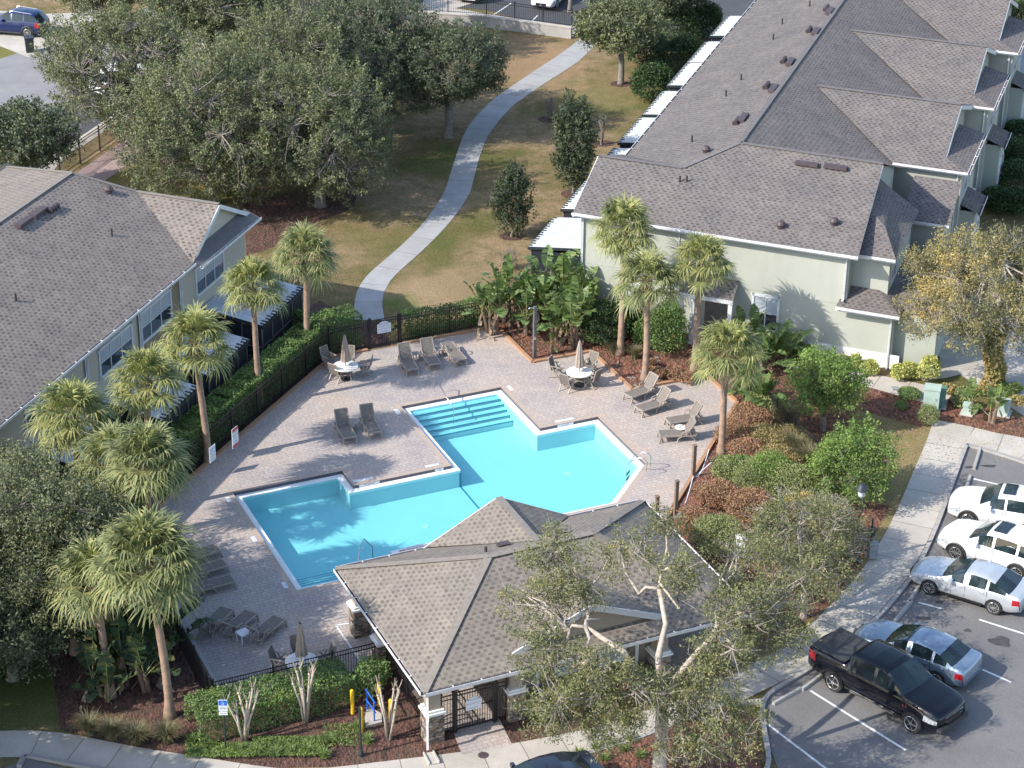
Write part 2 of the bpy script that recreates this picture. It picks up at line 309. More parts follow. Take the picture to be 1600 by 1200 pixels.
M = {}
M['roofR'] = shingle('shingle_grey', (.17, .152, .146), (.055, .048, .048), (.205, .186, .178), (.14, .12, .12))
M['roofL'] = shingle('shingle_taupe', (.225, .195, .175), (.07, .058, .053), (.27, .238, .214), (.16, .13, .12))
M['roofC'] = shingle('shingle_tan', (.235, .208, .178), (.095, .083, .074), (.275, .245, .212), (.22, .18, .15))
M['cap'] = mat('ridge_cap', (.24, .21, .185), (.18, .16, .14), 5, .95, .3)
M['capR'] = mat('ridge_cap_grey', (.16, .148, .148), (.12, .11, .11), 5, .95, .3)
M['paver'] = paver('pool_pavers'); M['conc'] = concrete('walk_concrete'); M['concp'] = concrete('plain_concrete', joint=0)
M['concr'] = concrete('street_concrete', (.27, .27, .285), 0); M['concd'] = concrete('old_concrete', (.40, .40, .40), 2.2); M['kerb'] = concrete('kerb_concrete', (.42, .40, .38), 0)
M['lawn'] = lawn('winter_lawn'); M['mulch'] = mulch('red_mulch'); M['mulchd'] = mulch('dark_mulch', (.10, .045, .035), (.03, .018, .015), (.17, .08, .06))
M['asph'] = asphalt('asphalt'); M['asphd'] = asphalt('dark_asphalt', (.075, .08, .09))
M['stG'] = stucco('sage_stucco', (.435, .45, .395)); M['stG2'] = stucco('grey_green_stucco', (.40, .43, .38)); M['stT'] = stucco('sand_stucco', (.50, .465, .39)); M['stB'] = stucco('brown_stucco', (.30, .235, .16)); M['stC'] = stucco('taupe_stucco', (.36, .31, .25))
M['white'] = mat('white_paint', (.78, .78, .76), (.68, .68, .67), 2, .5); M['trim'] = mat('white_trim', (.66, .68, .69), (.56, .58, .60), 1.5, .5)
M['gutter'] = mat('white_gutter', (.75, .76, .78), (.6, .58, .58), 3, .45); M['gutd'] = mat('gutter_debris', (.08, .05, .045), (.04, .03, .03), 8, .9)
M['black'] = mat('black_aluminium', (.012, .012, .014), (.02, .02, .022), 6, .4); M['screen'] = mat('dark_screen', (.012, .016, .024), (.02, .026, .036), 2, .5)
M['bronze'] = mat('bronze_frame', (.16, .15, .14), (.1, .1, .1), 4, .5); M['stone'] = stone('ledge_stone')
M['patio'] = corrugated('white_patio_roof', (.44, .47, .49)); M['patioL'] = corrugated('pale_patio_roof', (.52, .56, .60))
M['wglass'] = glass('window_glass', (.05, .07, .09)); M['blind'] = mat('blinds', (.42, .46, .5), (.36, .4, .44), 1, .6)
M['cglass'] = glass('car_glass', (.02, .035, .04), .04); M['cglass'].node_tree.nodes['Principled BSDF'].inputs['Specular IOR Level'].default_value = .6; M['cglass'].node_tree.nodes['Principled BSDF'].inputs['Coat Weight'].default_value = 0; M['terra'] = mat('terracotta_kerb', (.48, .25, .13), (.38, .24, .16), 1.2, .8, .3, fine=25)
M['coping'] = mat('brick_coping', (.50, .385, .31), (.42, .35, .30), 3, .8, .3, fine=12); M['tile'] = mat('waterline_tile', (.10, .095, .11), (.06, .06, .075), 9, .4)
M['plaster'] = mat('white_pool_ledge', (.80, .82, .80), (.72, .76, .76), 1, .5)
M['shell'] = mat('pool_plaster', (.50, .66, .68), (.47, .63, .66), .5, .6); M['bluetile'] = mat('blue_step_tile', (.02, .22, .30), (.02, .16, .25), 8, .3)
M['steel'] = mat('stainless_steel', (.6, .6, .6), (.5, .5, .5), 5, .25, metal=1); M['resin'] = mat('taupe_resin', (.36, .31, .26), (.28, .245, .21), 4, .55)
M['sling'] = mat('taupe_sling', (.20, .175, .15), (.15, .13, .115), 9, .8, .2); M['table'] = mat('white_table_top', (.76, .73, .68), (.55, .48, .42), 5, .45, lo=.3, hi=.5)
M['canvas'] = mat('taupe_canvas', (.40, .32, .26), (.30, .24, .19), 5, .9, .3); M['signw'] = mat('sign_white', (.75, .78, .82), (.68, .7, .74), 4, .5); M['signr'] = mat('sign_red', (.55, .08, .09), None, 3, .5)
M['signb'] = mat('sign_blue', (.02, .16, .60), None, 3, .5); M['ink'] = mat('sign_ink', (.06, .08, .2), None, 3, .6); M['markb'] = mat('marker_black', (.03, .03, .03), None, 3, .6)
M['yellow'] = mat('yellow_bollard', (.72, .47, .02), (.7, .44, .02), 3, .5); M['blue'] = mat('blue_rail', (.02, .14, .60), None, 3, .4); M['post'] = mat('dark_post', (.02, .03, .035), (.03, .04, .045), 5, .45)
M['wood'] = mat('weathered_wood', (.26, .19, .14), (.17, .12, .09), 4, .85, .4, fine=20); M['vent'] = mat('brown_vent', (.085, .06, .066), (.06, .045, .05), 4, .6); M['pipe'] = mat('vent_pipe', (.05, .035, .035), None, 4, .7)
M['acg'] = mat('ac_grey', (.30, .33, .35), (.24, .27, .3), 4, .5); M['util'] = mat('utility_green', (.42, .52, .46), (.34, .44, .38), 2, .6); M['utild'] = mat('utility_dark_green', (.12, .24, .20), None, 2, .6)
M['paint'] = mat('line_paint', (.72, .72, .70), (.45, .45, .44), 5, .7, lo=.3, hi=.5); M['oil'] = mat('oil_stain', (.045, .043, .042), (.07, .068, .066), 4, .7)
M['bark'] = mat('oak_bark', (.30, .275, .24), (.17, .15, .13), 5, .95, .6, fine=22); M['twig'] = mat('pale_twigs', (.31, .275, .235), (.18, .16, .14), 5, .9)
M['pale'] = mat('pale_bark', (.50, .43, .36), (.30, .26, .22), 7, .9, .4); M['pbark'] = mat('palm_bark', (.43, .29, .21), (.26, .18, .135), 3, .95, .7, fine=18); M['pet'] = mat('palm_petiole', (.20, .24, .08), (.28, .26, .12), 4, .6); M['boots'] = mat('palm_boots', (.25, .17, .12), (.14, .095, .07), 7, .95, .6)
M['fiber'] = leafmat('dead_fronds', [(.42, .31, .23), (.54, .42, .33), (.36, .24, .16)], .2)
M['palmA'] = leafmat('palm_fronds', [(.14, .17, .05), (.26, .27, .08), (.11, .15, .055), (.38, .36, .12), (.18, .21, .065)], .28)
M['palmB'] = leafmat('palm_fronds_grey', [(.14, .17, .06), (.23, .25, .09), (.10, .14, .055), (.34, .33, .125), (.16, .195, .075)], .28)
M['oakL'] = leafmat('oak_leaves', [(.075, .098, .042), (.115, .14, .06), (.165, .18, .085), (.09, .112, .05), (.22, .22, .12)], .2)
M['oakD'] = leafmat('dark_oak_leaves', [(.055, .08, .044), (.085, .11, .06), (.13, .15, .08), (.07, .09, .05)], .18)
M['oakS'] = leafmat('sparse_oak_leaves', [(.09, .11, .04), (.145, .16, .06), (.20, .205, .085), (.11, .125, .05), (.26, .23, .10)], .25)
M['oakY'] = leafmat('yellowing_oak_leaves', [(.11, .125, .055), (.16, .165, .075), (.22, .205, .09), (.09, .105, .05), (.26, .21, .08)], .2, big=(.33, .25, .07), big_s=.25)
M['hedge'] = leafmat('hedge_leaves', [(.075, .135, .028), (.12, .20, .045), (.18, .28, .075), (.09, .15, .03)], .25); M['shrub'] = leafmat('bright_shrub_leaves', [(.075, .14, .02), (.14, .23, .035), (.22, .32, .06), (.09, .15, .03)], .28)
M['shrubd'] = leafmat('dark_shrub_leaves', [(.02, .045, .012), (.035, .075, .02), (.06, .11, .03)], .15); M['holly'] = leafmat('holly_leaves', [(.028, .045, .022), (.05, .07, .033), (.085, .105, .05)], .15)
M['rust'] = leafmat('rust_shrub_leaves', [(.27, .13, .065), (.36, .19, .09), (.20, .10, .055), (.40, .26, .13)], .2); M['russet'] = leafmat('russet_olive_leaves', [(.30, .18, .07), (.22, .19, .07), (.36, .27, .10), (.19, .20, .06)], .2)
M['olive'] = leafmat('olive_shrub_leaves', [(.13, .18, .045), (.20, .26, .07), (.29, .31, .11), (.22, .21, .11)], .22); M['grey'] = leafmat('grey_twiggy_leaves', [(.27, .23, .18), (.35, .30, .24), (.22, .22, .11), (.31, .28, .16)], .2)
M['gold'] = leafmat('gold_leaves', [(.42, .27, .03), (.33, .24, .06), (.50, .36, .09)], .25); M['croton'] = leafmat('variegated_croton', [(.55, .55, .12), (.45, .46, .10), (.20, .26, .06), (.62, .58, .2)], .25)
M['grass'] = leafmat('muhly_grass', [(.20, .17, .09), (.13, .13, .05), (.27, .22, .13)], .25); M['grassg'] = leafmat('green_grass_clump', [(.13, .20, .04), (.20, .28, .07), (.09, .15, .03)], .28)
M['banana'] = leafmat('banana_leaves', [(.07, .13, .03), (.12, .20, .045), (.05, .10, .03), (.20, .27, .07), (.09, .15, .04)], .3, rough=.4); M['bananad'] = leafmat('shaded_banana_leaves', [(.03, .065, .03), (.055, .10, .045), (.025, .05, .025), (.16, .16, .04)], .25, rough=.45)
M['bdead'] = leafmat('dead_banana_leaves', [(.20, .145, .09), (.28, .21, .15), (.13, .09, .06)], .15); M['vine'] = leafmat('vine_leaves', [(.38, .21, .11), (.28, .28, .05), (.42, .30, .12), (.16, .20, .04)], .2)
M['bright'] = leafmat('groundcover_leaves', [(.12, .20, .03), (.17, .25, .05), (.10, .12, .04)], .25)
def water_mat():
    m, t, b = nodes('pool_water'); out = t.nodes['Material Output']; t.nodes.remove(b)
    tr = N(t, 'ShaderNodeBsdfTransparent'); tr.inputs[0].default_value = (.60, .94, .965, 1); gl = N(t, 'ShaderNodeBsdfGlossy'); gl.inputs['Roughness'].default_value = .04; gl.inputs[0].default_value = (1, 1, 1, 1)
    fr = N(t, 'ShaderNodeLayerWeight'); fr.inputs[0].default_value = .5; pw = N(t, 'ShaderNodeMath', operation='POWER'); pw.inputs[1].default_value = 4.0; ma = N(t, 'ShaderNodeMath', operation='MULTIPLY_ADD'); ma.inputs[1].default_value = .55; ma.inputs[2].default_value = .02; t.links.new(fr.outputs['Facing'], pw.inputs[0]); t.links.new(pw.outputs[0], ma.inputs[0]); mx = N(t, 'ShaderNodeMixShader'); bp = N(t, 'ShaderNodeBump'); bp.inputs['Strength'].default_value = .25; bp.inputs['Distance'].default_value = .01
    v = coord(t); t.links.new(noise(t, v, 6, 4, .6), bp.inputs['Height']); t.links.new(bp.outputs[0], gl.inputs['Normal']); t.links.new(bp.outputs[0], fr.inputs['Normal'])
    t.links.new(ma.outputs[0], mx.inputs[0]); t.links.new(tr.outputs[0], mx.inputs[1]); t.links.new(gl.outputs[0], mx.inputs[2]); t.links.new(mx.outputs[0], out.inputs[0]); return m
M['water'] = water_mat()
def carpaint(name, c, flake=.0, rough=.3):
    m, t, b = nodes(name); v = coord(t); t.links.new(ramp(t, noise(t, v, 1.2, 3), [(.4, tuple(x*.92 for x in c)), (.6, c)]), b.inputs['Base Color'])
    b.inputs['Roughness'].default_value = rough; b.inputs['Metallic'].default_value = flake; b.inputs['Coat Weight'].default_value = 1; b.inputs['Coat Roughness'].default_value = .04; return m

# ================================================================== GROUND
def uvxy(p): return (p[0], p[1])
def sheet(name, pts, z, m, uvf=uvxy, px=True):
    mb = MB(); P = [G(x, y, z) for x, y in pts] if px else pts
    mb.tess([[tuple(p) for p in P]], uvf); return tag(mb.build(name, m), kind='structure')
def ribbon(name, left, right, z, m, px=True, t=0):
    mb = MB(); L = [G(x, y, z) for x, y in left] if px else left; Rr = [G(x, y, z) for x, y in right] if px else right
    L = resample(L, 60); D_ = resample(Rr, 900); Rr = match(L, D_); s = 0
    for i in range(len(L)-1):
        d = np.linalg.norm((L[i+1]+Rr[i+1]-L[i]-Rr[i])/2); w = np.linalg.norm(L[i]-Rr[i])
        q = [L[i], Rr[i], Rr[i+1], L[i+1]]; uv = [(s, 0.5), (s, 1.5), (s+d, 1.5), (s+d, .5)]
        n = np.cross(q[1]-q[0], q[2]-q[0])
        if n[2] < 0: q = q[::-1]; uv = uv[::-1]
        mb.add(q, [(0, 1, 2, 3)], [uv]); s += d
    return tag(mb.build(name, m), kind='structure')
def match(L, D_):
    out = []; j = 0; n = len(D_)
    for i, p in enumerate(L):
        t = L[min(i+1, len(L)-1)]-L[max(i-1, 0)]; t = t/np.linalg.norm(t); k = np.arange(j, min(n, j+160)); f = np.abs((D_[k]-p)@t)+.02*np.linalg.norm(D_[k]-p, axis=1); j = int(k[np.argmin(f)]) if i else 0; out.append(D_[j])
    out[-1] = D_[-1]; return np.array(out)
def resample(P, n):
    P = np.array(P, float); d = np.r_[0, np.cumsum(np.linalg.norm(np.diff(P, axis=0), axis=1))]; t = np.linspace(0, d[-1], n)
    # smooth (Catmull-like) by linear interpolation followed by averaging
    Q = np.stack([np.interp(t, d, P[:, k]) for k in range(3)], 1)
    for _ in range(2): Q[1:-1] = (Q[:-2]+2*Q[1:-1]+Q[2:])/4
    return Q
g = MB()
bigc = [FP.W(-14.55, -19.5), FP.W(8.0, -19.5), FP.W(8.0, 1.7), FP.W(-14.55, 1.7)]
g.tess([[(-400, -60, -.004), (400, -60, -.004), (400, 700, -.004), (-400, 700, -.004)], [tuple(FP.W(s, t, -.004)) for s, t in ((-10.3, -14), (8.6, -14), (8.6, .6), (-10.3, .6))]], uvxy)
tag(g.build('lawn', M['lawn']), kind='structure')
# mulch beds round the pool and the buildings
sheet('mulch_bed', [(772, 516), (752, 500), (758, 462), (800, 432), (905, 402), (960, 470), (1190, 545), (1345, 575), (1480, 618), (1600, 655), (1600, 690), (1560, 690), (1505, 676), (1455, 655), (1440, 668), (1340, 640), (1300, 700), (1320, 780), (1390, 790), (1345, 880), (1290, 950), (1200, 1010), (1000, 1085), (700, 1000), (1040, 812), (1150, 630), (1105, 592), (985, 610), (925, 552), (830, 568)], .004, M['mulch'])
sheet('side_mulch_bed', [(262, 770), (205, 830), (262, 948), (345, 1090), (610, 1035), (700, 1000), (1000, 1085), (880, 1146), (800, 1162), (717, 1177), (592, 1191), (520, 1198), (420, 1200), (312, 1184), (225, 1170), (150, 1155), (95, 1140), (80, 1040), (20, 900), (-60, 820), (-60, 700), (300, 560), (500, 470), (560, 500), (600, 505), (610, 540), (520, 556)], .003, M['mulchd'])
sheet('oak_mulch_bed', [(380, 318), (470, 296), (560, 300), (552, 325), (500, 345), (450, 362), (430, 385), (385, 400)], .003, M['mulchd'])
sheet('island_mulch_bed', [(884, 1191), (1007, 1153), (1130, 1100), (1180, 1120), (1190, 1210), (1100, 1260), (900, 1240)], .10, M['mulch'])
# walks
PL = [(553, 500), (553, 470), (559, 448), (575, 427), (600, 407), (625, 385), (650, 362), (668, 340), (683, 320), (696, 298), (704, 270), (712, 245), (724, 210), (740, 185), (770, 155), (812, 126), (845, 104), (870, 88), (895, 70), (918, 50), (930, 38)]
PR = [(601, 500), (597, 475), (599, 458), (612, 435), (630, 418), (655, 396), (680, 372), (702, 348), (720, 325), (735, 300), (742, 272), (749, 245), (762, 212), (778, 190), (802, 164), (848, 132), (880, 112), (905, 95), (925, 76), (940, 58), (950, 44)]
ribbon('garden_path', PL, PR, .012, M['concd'])
ribbon('side_walk', [(1236, 556), (1290, 566), (1345, 580), (1440, 600), (1490, 612)], [(1230, 572), (1290, 588), (1340, 600), (1440, 628), (1470, 640)], .012, M['conc'])
sheet('driveway', [(1440, 595), (1470, 570), (1462, 520), (1500, 470), (1620, 430), (1700, 600), (1600, 650), (1500, 585), (1480, 590)], .008, M['concp'])
swL = [(1700, 728), (1600, 684), (1560, 677), (1510, 665), (1458, 655), (1452, 680), (1430, 730), (1405, 790), (1383, 835), (1350, 888), (1300, 945), (1240, 1000), (1170, 1042), (1090, 1080), (1005, 1112), (917, 1140), (800, 1162), (717, 1176), (592, 1190), (505, 1202), (450, 1205), (312, 1182), (225, 1170), (150, 1155), (92, 1141), (42, 1140), (0, 1141), (-60, 1145)]
swR = [(1700, 760), (1600, 718), (1560, 706), (1530, 698), (1507, 692), (1500, 712), (1484, 757), (1466, 806), (1447, 850), (1420, 900), (1375, 955), (1325, 1000), (1250, 1050), (1170, 1090), (1085, 1123), (1007, 1152), (882, 1188), (790, 1205), (640, 1225), (520, 1240), (430, 1240), (300, 1225), (150, 1201), (95, 1190), (60, 1184), (30, 1182), (0, 1183), (-60, 1190)]
ribbon('sidewalk', swL[4:], swR[4:], .016, M['conc'])
ribbon('cross_sidewalk', swL[:5], [(1700, 760), (1600, 718), (1560, 706), (1530, 698), (1500, 700)], .020, M['conc'])
# parking lot (13 cm below the kerb)
ZP = -.13
kerbpx = [(1700, 765), (1600, 724), (1560, 711), (1533, 703), (1510, 697), (1503, 715), (1487, 760), (1470, 808), (1450, 856), (1424, 905), (1379, 960), (1328, 1006), (1253, 1056), (1200, 1084)]
tail = [(1215, 1200), (1150, 1260)]
sheet('parking_lot', kerbpx+[(1190, 1110), (1200, 1160)]+tail+[(1150, 1400), (1900, 1400), (1900, 700)], .024, M['asph'])
sheet('entry_road', [(40, 1185), (90, 1197), (160, 1212), (300, 1240), (300, 1300), (-60, 1300), (-60, 1230)], .024, M['asph'])
sheet('front_road', [(780, 1212), (884, 1196), (905, 1240), (1150, 1262), (1150, 1400), (600, 1400), (640, 1235)], .024, M['asph'])
def kerb(name, pxs, h=.13, wd=.17, label=''):
    mb = MB(); P = resample([G(x, y, 0) for x, y in pxs], 60)
    for i in range(len(P)-1):
        d = P[i+1]-P[i]; d = d/np.linalg.norm(d); mb.obox(P[i]-d*.01, P[i+1]+d*.01, wd, -.02, h)
    return tag(mb.build(name, M['kerb']), kind='structure')
kerb('parking_kerb', kerbpx[4:]+[(1188, 1100), (1195, 1150), (1205, 1200), (1150, 1262)]); kerb('walk_kerb', kerbpx[:5]); kerb('entry_kerb', [(30, 1200), (38, 1182), (60, 1186), (150, 1203), (260, 1225)])
kerb('island_kerb', [(1150, 1262), (905, 1240), (884, 1191), (1007, 1153), (1130, 1103), (1190, 1098)])
def line(px0, px1, wd=.1, z=.030):
    p, q = G(*px0, z), G(*px1, z); d = q-p; d /= np.linalg.norm(d); n = np.array([-d[1], d[0], 0])*wd/2; mb = MB(); mb.add([p-n, q-n, q+n, p+n], [(0, 1, 2, 3)] if np.cross(q-p, n)[2] > 0 else [(3, 2, 1, 0)]); return tag(mb.build('parking_line', M['paint']), kind='structure')
for a, b in (((1521, 748), (1700, 789)), ((1435, 941), (1471, 951)), ((1530, 968), (1640, 1003)), ((1266, 1079), (1415, 1172)), ((1187, 1122), (1300, 1208)), ((1535, 1046), (1580, 1066)), ((1480, 848), (1560, 870)), ((1440, 1005), (1500, 1030))): line(a, b)
def oil(px, py, rx, ry):
    c = G(px, py, .028); mb = MB(); pts = []
    for k in range(18):
        t = 2*math.pi*k/18; r = 1+.16*math.sin(3*t+px)+.1*math.sin(5*t); pts.append((c[0]+rx*r*math.cos(t), c[1]+ry*r*math.sin(t), .028))
    mb.tess([pts]); return tag(mb.build('oil_stain', M['oil']), kind='structure')
oil(1563, 1002, .42, .36); oil(1512, 985, .15, .12); oil(1444, 966, .3, .12); oil(1468, 941, .16, .1); oil(1517, 730, .3, .1); oil(1545, 728, .35, .12)

# ---------------- far side (top of the picture)
sheet('far_road', [(-200, 150), (0, 92), (60, 72), (100, 70), (200, 30), (330, -60), (420, -60), (330, 60), (230, 140), (110, 230), (20, 285), (-200, 330)], .006, M['concr'])
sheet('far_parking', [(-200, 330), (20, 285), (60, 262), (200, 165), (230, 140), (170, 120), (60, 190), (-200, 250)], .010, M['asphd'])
ribbon('far_sidewalk', [(30, 282), (90, 238), (200, 163), (262, 120), (325, 40)], [(58, 295), (100, 248), (215, 170), (285, 125), (342, 52)], .016, M['concp'])
ribbon('far_street_walk', [(-30, 14), (60, 22), (112, 20), (150, -10)], [(-30, 60), (20, 52), (100, 66), (160, 36)], .016, M['conc'])
sheet('far_driveway', [(-30, 14), (10, 20), (20, 52), (100, 42), (110, 66), (70, 76), (45, 90), (-30, 60)], .018, M['concp'])
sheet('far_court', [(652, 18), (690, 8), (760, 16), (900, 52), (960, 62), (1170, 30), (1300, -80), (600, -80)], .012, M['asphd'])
ribbon('far_court_walk', [(650, 20), (700, 26), (800, 40), (930, 58)], [(655, 4), (705, 12), (800, 28), (930, 46)], .018, M['concp'])
sheet('far_pad', [(655, 22), (665, -10), (790, -10), (700, 16)], .020, M['concp'])
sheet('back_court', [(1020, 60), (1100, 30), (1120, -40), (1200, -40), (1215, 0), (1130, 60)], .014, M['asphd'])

for a, b in (((40, 226), (82, 232)), ((68, 203), (110, 209)), ((770, 24), (800, 4)), ((828, 36), (840, 24))): line(a, b, .1, .026)
# ================================================================== POOL
deck_out = [(-14.55, -19.45), (-14.55, -6.05), (-11.49, -3.27), (-1.22, 6.08), (7.5, 6.12), (7.5, 1.75), (10.65, 1.72), (10.65, -2.75), (14.6, -2.8), (14.6, -5.8), (6.5, -14.1), (5.2, -16.4), (5.2, -24.3), (-8.0, -24.3), (-8.0, -19.45)]
pool = [(0, 0), (5.07, 0), (5.07, -4.5), (8.0, -4.5), (8.0, -9.35), (5.3, -11.95), (-4.75, -11.95), (-4.75, -13.2), (-9.65, -13.2), (-9.65, -4.7), (-4.65, -4.7), (-4.65, -6.15), (0, -6.15)]
def offset(P, d):
    n = len(P); out = []; ar = sum(P[i][0]*P[(i+1) % n][1]-P[(i+1) % n][0]*P[i][1] for i in range(n)); sg = 1 if ar > 0 else -1
    for i in range(n):
        p0, p1, p2 = np.array(P[i-1]), np.array(P[i]), np.array(P[(i+1) % n]); a = (p1-p0)/np.linalg.norm(p1-p0); b = (p2-p1)/np.linalg.norm(p2-p1)
        na = np.array([-a[1], a[0]])*sg; nb = np.array([-b[1], b[0]])*sg; m = na+nb; m = m/(m@na); out.append(tuple(p1+m*d))
    return out
def W(P, z): return [tuple(FP.W(s, t, z)) for s, t in P]
def uvp(p): q = FP.inv(p); return (q[0], q[1])
cop_out = offset(pool, -.26)
mb = MB(); mb.tess([W(deck_out, .012), W(cop_out, .012)], uvp); tag(mb.build('pool_deck', M['paver']), kind='structure')
px0 = G(627, 635.5, 0)
PT = thing('swimming_pool', 'turquoise swimming pool stepped in outline with wide white ledge and brick edge', 'swimming pool', FP.W(0, -6, 0))
lp = np.array(PT.location)
mb = MB(); mb.tess([W(cop_out, .014), W(pool, .014)], uvp); 
for i in range(len(pool)):
    a, b = pool[i], pool[(i+1) % len(pool)]; 
mb.build('brick_coping', M['coping'], PT, local=lp)
mb = MB(); n_ = len(pool)
for i in range(n_):
    a, b = pool[i], pool[(i+1) % n_]; A, B = FP.W(*a, 0), FP.W(*b, 0); mb.add([(A[0], A[1], -.15), (B[0], B[1], -.15), (B[0], B[1], .014), (A[0], A[1], .014)], [(0, 1, 2, 3), (3, 2, 1, 0)][:1])
mb.build('waterline_tile_band', M['tile'], PT, local=lp)
inn = offset(pool, .30)
mb = MB(); mb.tess([W(pool, -.135), W(inn, -.135)])
for i in range(n_):
    A, B = FP.W(*inn[i], 0), FP.W(*inn[(i+1) % n_], 0); mb.add([(A[0], A[1], -.27), (B[0], B[1], -.27), (B[0], B[1], -.135), (A[0], A[1], -.135)], [(0, 1, 2, 3)])
mb.build('gutter_ledge', M['plaster'], PT, local=lp)
mb = MB(); ZF = -1.0; inw = offset(pool, .27); mb.tess([W(inw, ZF)])
for i in range(n_):
    A, B = FP.W(*inw[i], 0), FP.W(*inw[(i+1) % n_], 0); mb.add([(A[0], A[1], ZF), (B[0], B[1], ZF), (B[0], B[1], -.16), (A[0], A[1], -.16)], [(0, 1, 2, 3)])
mb.build('basin', M['shell'], PT, local=lp)
for k in range(5):       # wide entry steps, each with a blue tile nosing
    mb = MB(); t0 = -.3; t1 = -.62-.36*k; zt = -.25-.115*k
    q = [(.28, -.26), (4.79, -.26), (4.79, t1), (.28, t1)]; mb.prism([FP.W(*c)[:2] for c in q], ZF, zt); st = mb.build('step', M['shell'], PT, local=lp)
    mb = MB(); mb.prism([FP.W(*c)[:2] for c in ((.28, t1+.001), (4.79, t1+.001), (4.79, t1-.05), (.28, t1-.05))], zt-.03, zt+.004); e = mb.build('step_edge', M['bluetile'], st, local=lp)
for k in range(4):
    mb = MB(); t1 = -12.6+.30*k; zt = -.26-.09*k; mb.prism([FP.W(*c)[:2] for c in ((-9.37, -12.94), (-5.0, -12.94), (-5.0, t1), (-9.37, t1))], ZF, zt); st = mb.build('step', M['shell'], PT, local=lp)
    mb = MB(); mb.prism([FP.W(*c)[:2] for c in ((-9.37, t1), (-5.0, t1), (-5.0, t1+.04), (-9.37, t1+.04))], zt-.03, zt+.004); mb.build('step_edge', M['bluetile'], st, local=lp)
mb = MB(); mb.prism([FP.W(*c)[:2] for c in ((.27, -6.4), (.35, -6.4), (.35, -11.7), (.27, -11.7))], ZF, ZF+.006); mb.prism([FP.W(*c)[:2] for c in ((.25, -6.40), (.35, -6.40), (.35, -6.44), (.25, -6.44))], ZF, -.15); mb.build('floor_line', M['bluetile'], PT, local=lp)
for s, t in ((2.6, -9.4), (-5.6, -9.6), (5.2, -7.2), (-2.4, -9.0)):
    mb = MB(); c = FP.W(s, t); mb.lathe([(.14, ZF), (.14, ZF+.012), (.05, ZF+.015)], (c[0], c[1], 0), 16); mb.build('drain', M['plaster'], PT, local=lp)
mb = MB(); mb.tess([W(offset(pool, .285), -.165)]); tag(mb.build('water', M['water']), kind='structure')
def textmesh(txt, size, loc, rz, m, parent=None, rx=0.0, ext=.002, name='lettering', local=None):
    c = bpy.data.curves.new(name, 'FONT'); c.body = txt; c.size = size; c.align_x = 'CENTER'; c.align_y = 'CENTER'; c.extrude = ext; c.space_line = .9
    c.resolution_u = 2; c.materials.append(m); tmp = bpy.data.objects.new('tmp', c); SC.collection.objects.link(tmp); bpy.context.view_layer.update()
    me = bpy.data.meshes.new_from_object(tmp.evaluated_get(bpy.context.evaluated_depsgraph_get())); bpy.data.objects.remove(tmp); bpy.data.curves.remove(c); me.name = name
    o = bpy.data.objects.new(name, me); SC.collection.objects.link(o)
    l = np.array(loc, float)-(np.array(local) if local is not None else 0); o.location = [float(x) for x in l]; o.rotation_euler = (rx, 0, rz)
    if parent is not None: o.parent = parent
    return o
az = FP.az
for px, py, tx, rr, w2 in ((567, 749, 'NO DIVING', 0, .9), (675, 727, '3 1/2 FT', 0, .62), (882, 656, '3 1/2 FT', 0, .9), (621, 643, '3 FT', -1, .5), (797, 606, '3 FT', -1, .5), (357, 780, '3 FT', -1, .4), (397, 842, '3 FT', -1, .4), (445, 914, '3 FT', -1, .45), (647, 854, 'NO DIVING', 0, .9)):
    c = G(px, py, .02); mb = MB(); ang = az+(math.pi/2*rr if rr else 0); mb.box((c[0], c[1], .017), (w2, .17, .008), ang); dm = mb.build('depth_marker', M['signw'], PT, local=lp)
    textmesh(tx, .15, (c[0], c[1], .0215), ang, M['markb'], dm, ext=.0005, local=lp)
for (s, t, tx, w2) in ((-3.9, -6.15, 'NO DIVING', .95), (-.6, -6.15, '3 FT', .4), (6.35, -4.5, '3 1/2 FT', .8)):
    a = FP.W(s, t, 0); nrm = -FP.v; mb = MB(); mb.box((a[0]+nrm[0]*.004, a[1]+nrm[1]*.004, -.065), (w2, .012, .11), az); dm = mb.build('depth_marker', M['signw'], PT, local=lp)
    textmesh(tx, .10, (a[0]+nrm[0]*.012, a[1]+nrm[1]*.012, -.065), az, M['markb'], dm, rx=R_(90), ext=.0005, local=lp)
# terracotta kerbs along the beds
def curbline(name, pts, label=None):
    mb = MB(); P = [FP.W(*p) for p in pts]
    for i in range(len(P)-1): 
        d = (P[i+1]-P[i]); L = np.linalg.norm(d); d /= L; k = max(1, int(L/1.2))
        for j in range(k):
            a = P[i]+d*(L*j/k+.006); b = P[i]+d*(L*(j+1)/k-.006); mb.obox(a, b, .17, 0, .115+.004*(j % 2))
    return tag(mb.build(name, M['terra']), kind='structure')
curbline('bed_kerb', [(-14.3, -5.9), (-11.49, -3.22), (-1.22, 6.12), (.65, 6.16)]); curbline('bed_kerb', [(2.5, 6.16), (7.55, 6.16), (7.55, 1.8), (10.7, 1.77), (10.7, -2.7), (14.65, -2.75), (14.65, -5.8), (6.55, -14.1)])
mb = MB(); mb.obox(FP.W(-14.6, -6.1), FP.W(-14.6, -19.6), .14, 0, .25); tag(mb.build('low_kerb_wall', M['kerb']), kind='structure')
def flatline(pxs, name='deck_stripe', wd=.07):
    mb = MB(); P = [G(x, y, .017) for x, y in pxs]
    for i in range(len(P)-1): mb.obox(P[i], P[i+1], wd, .013, .018)
    return tag(mb.build(name, M['signw']), kind='structure')
flatline([(548, 973), (525, 977), (568, 1040)])
flatline([(1112, 722), (1068, 760), (1052, 800)], wd=.05)

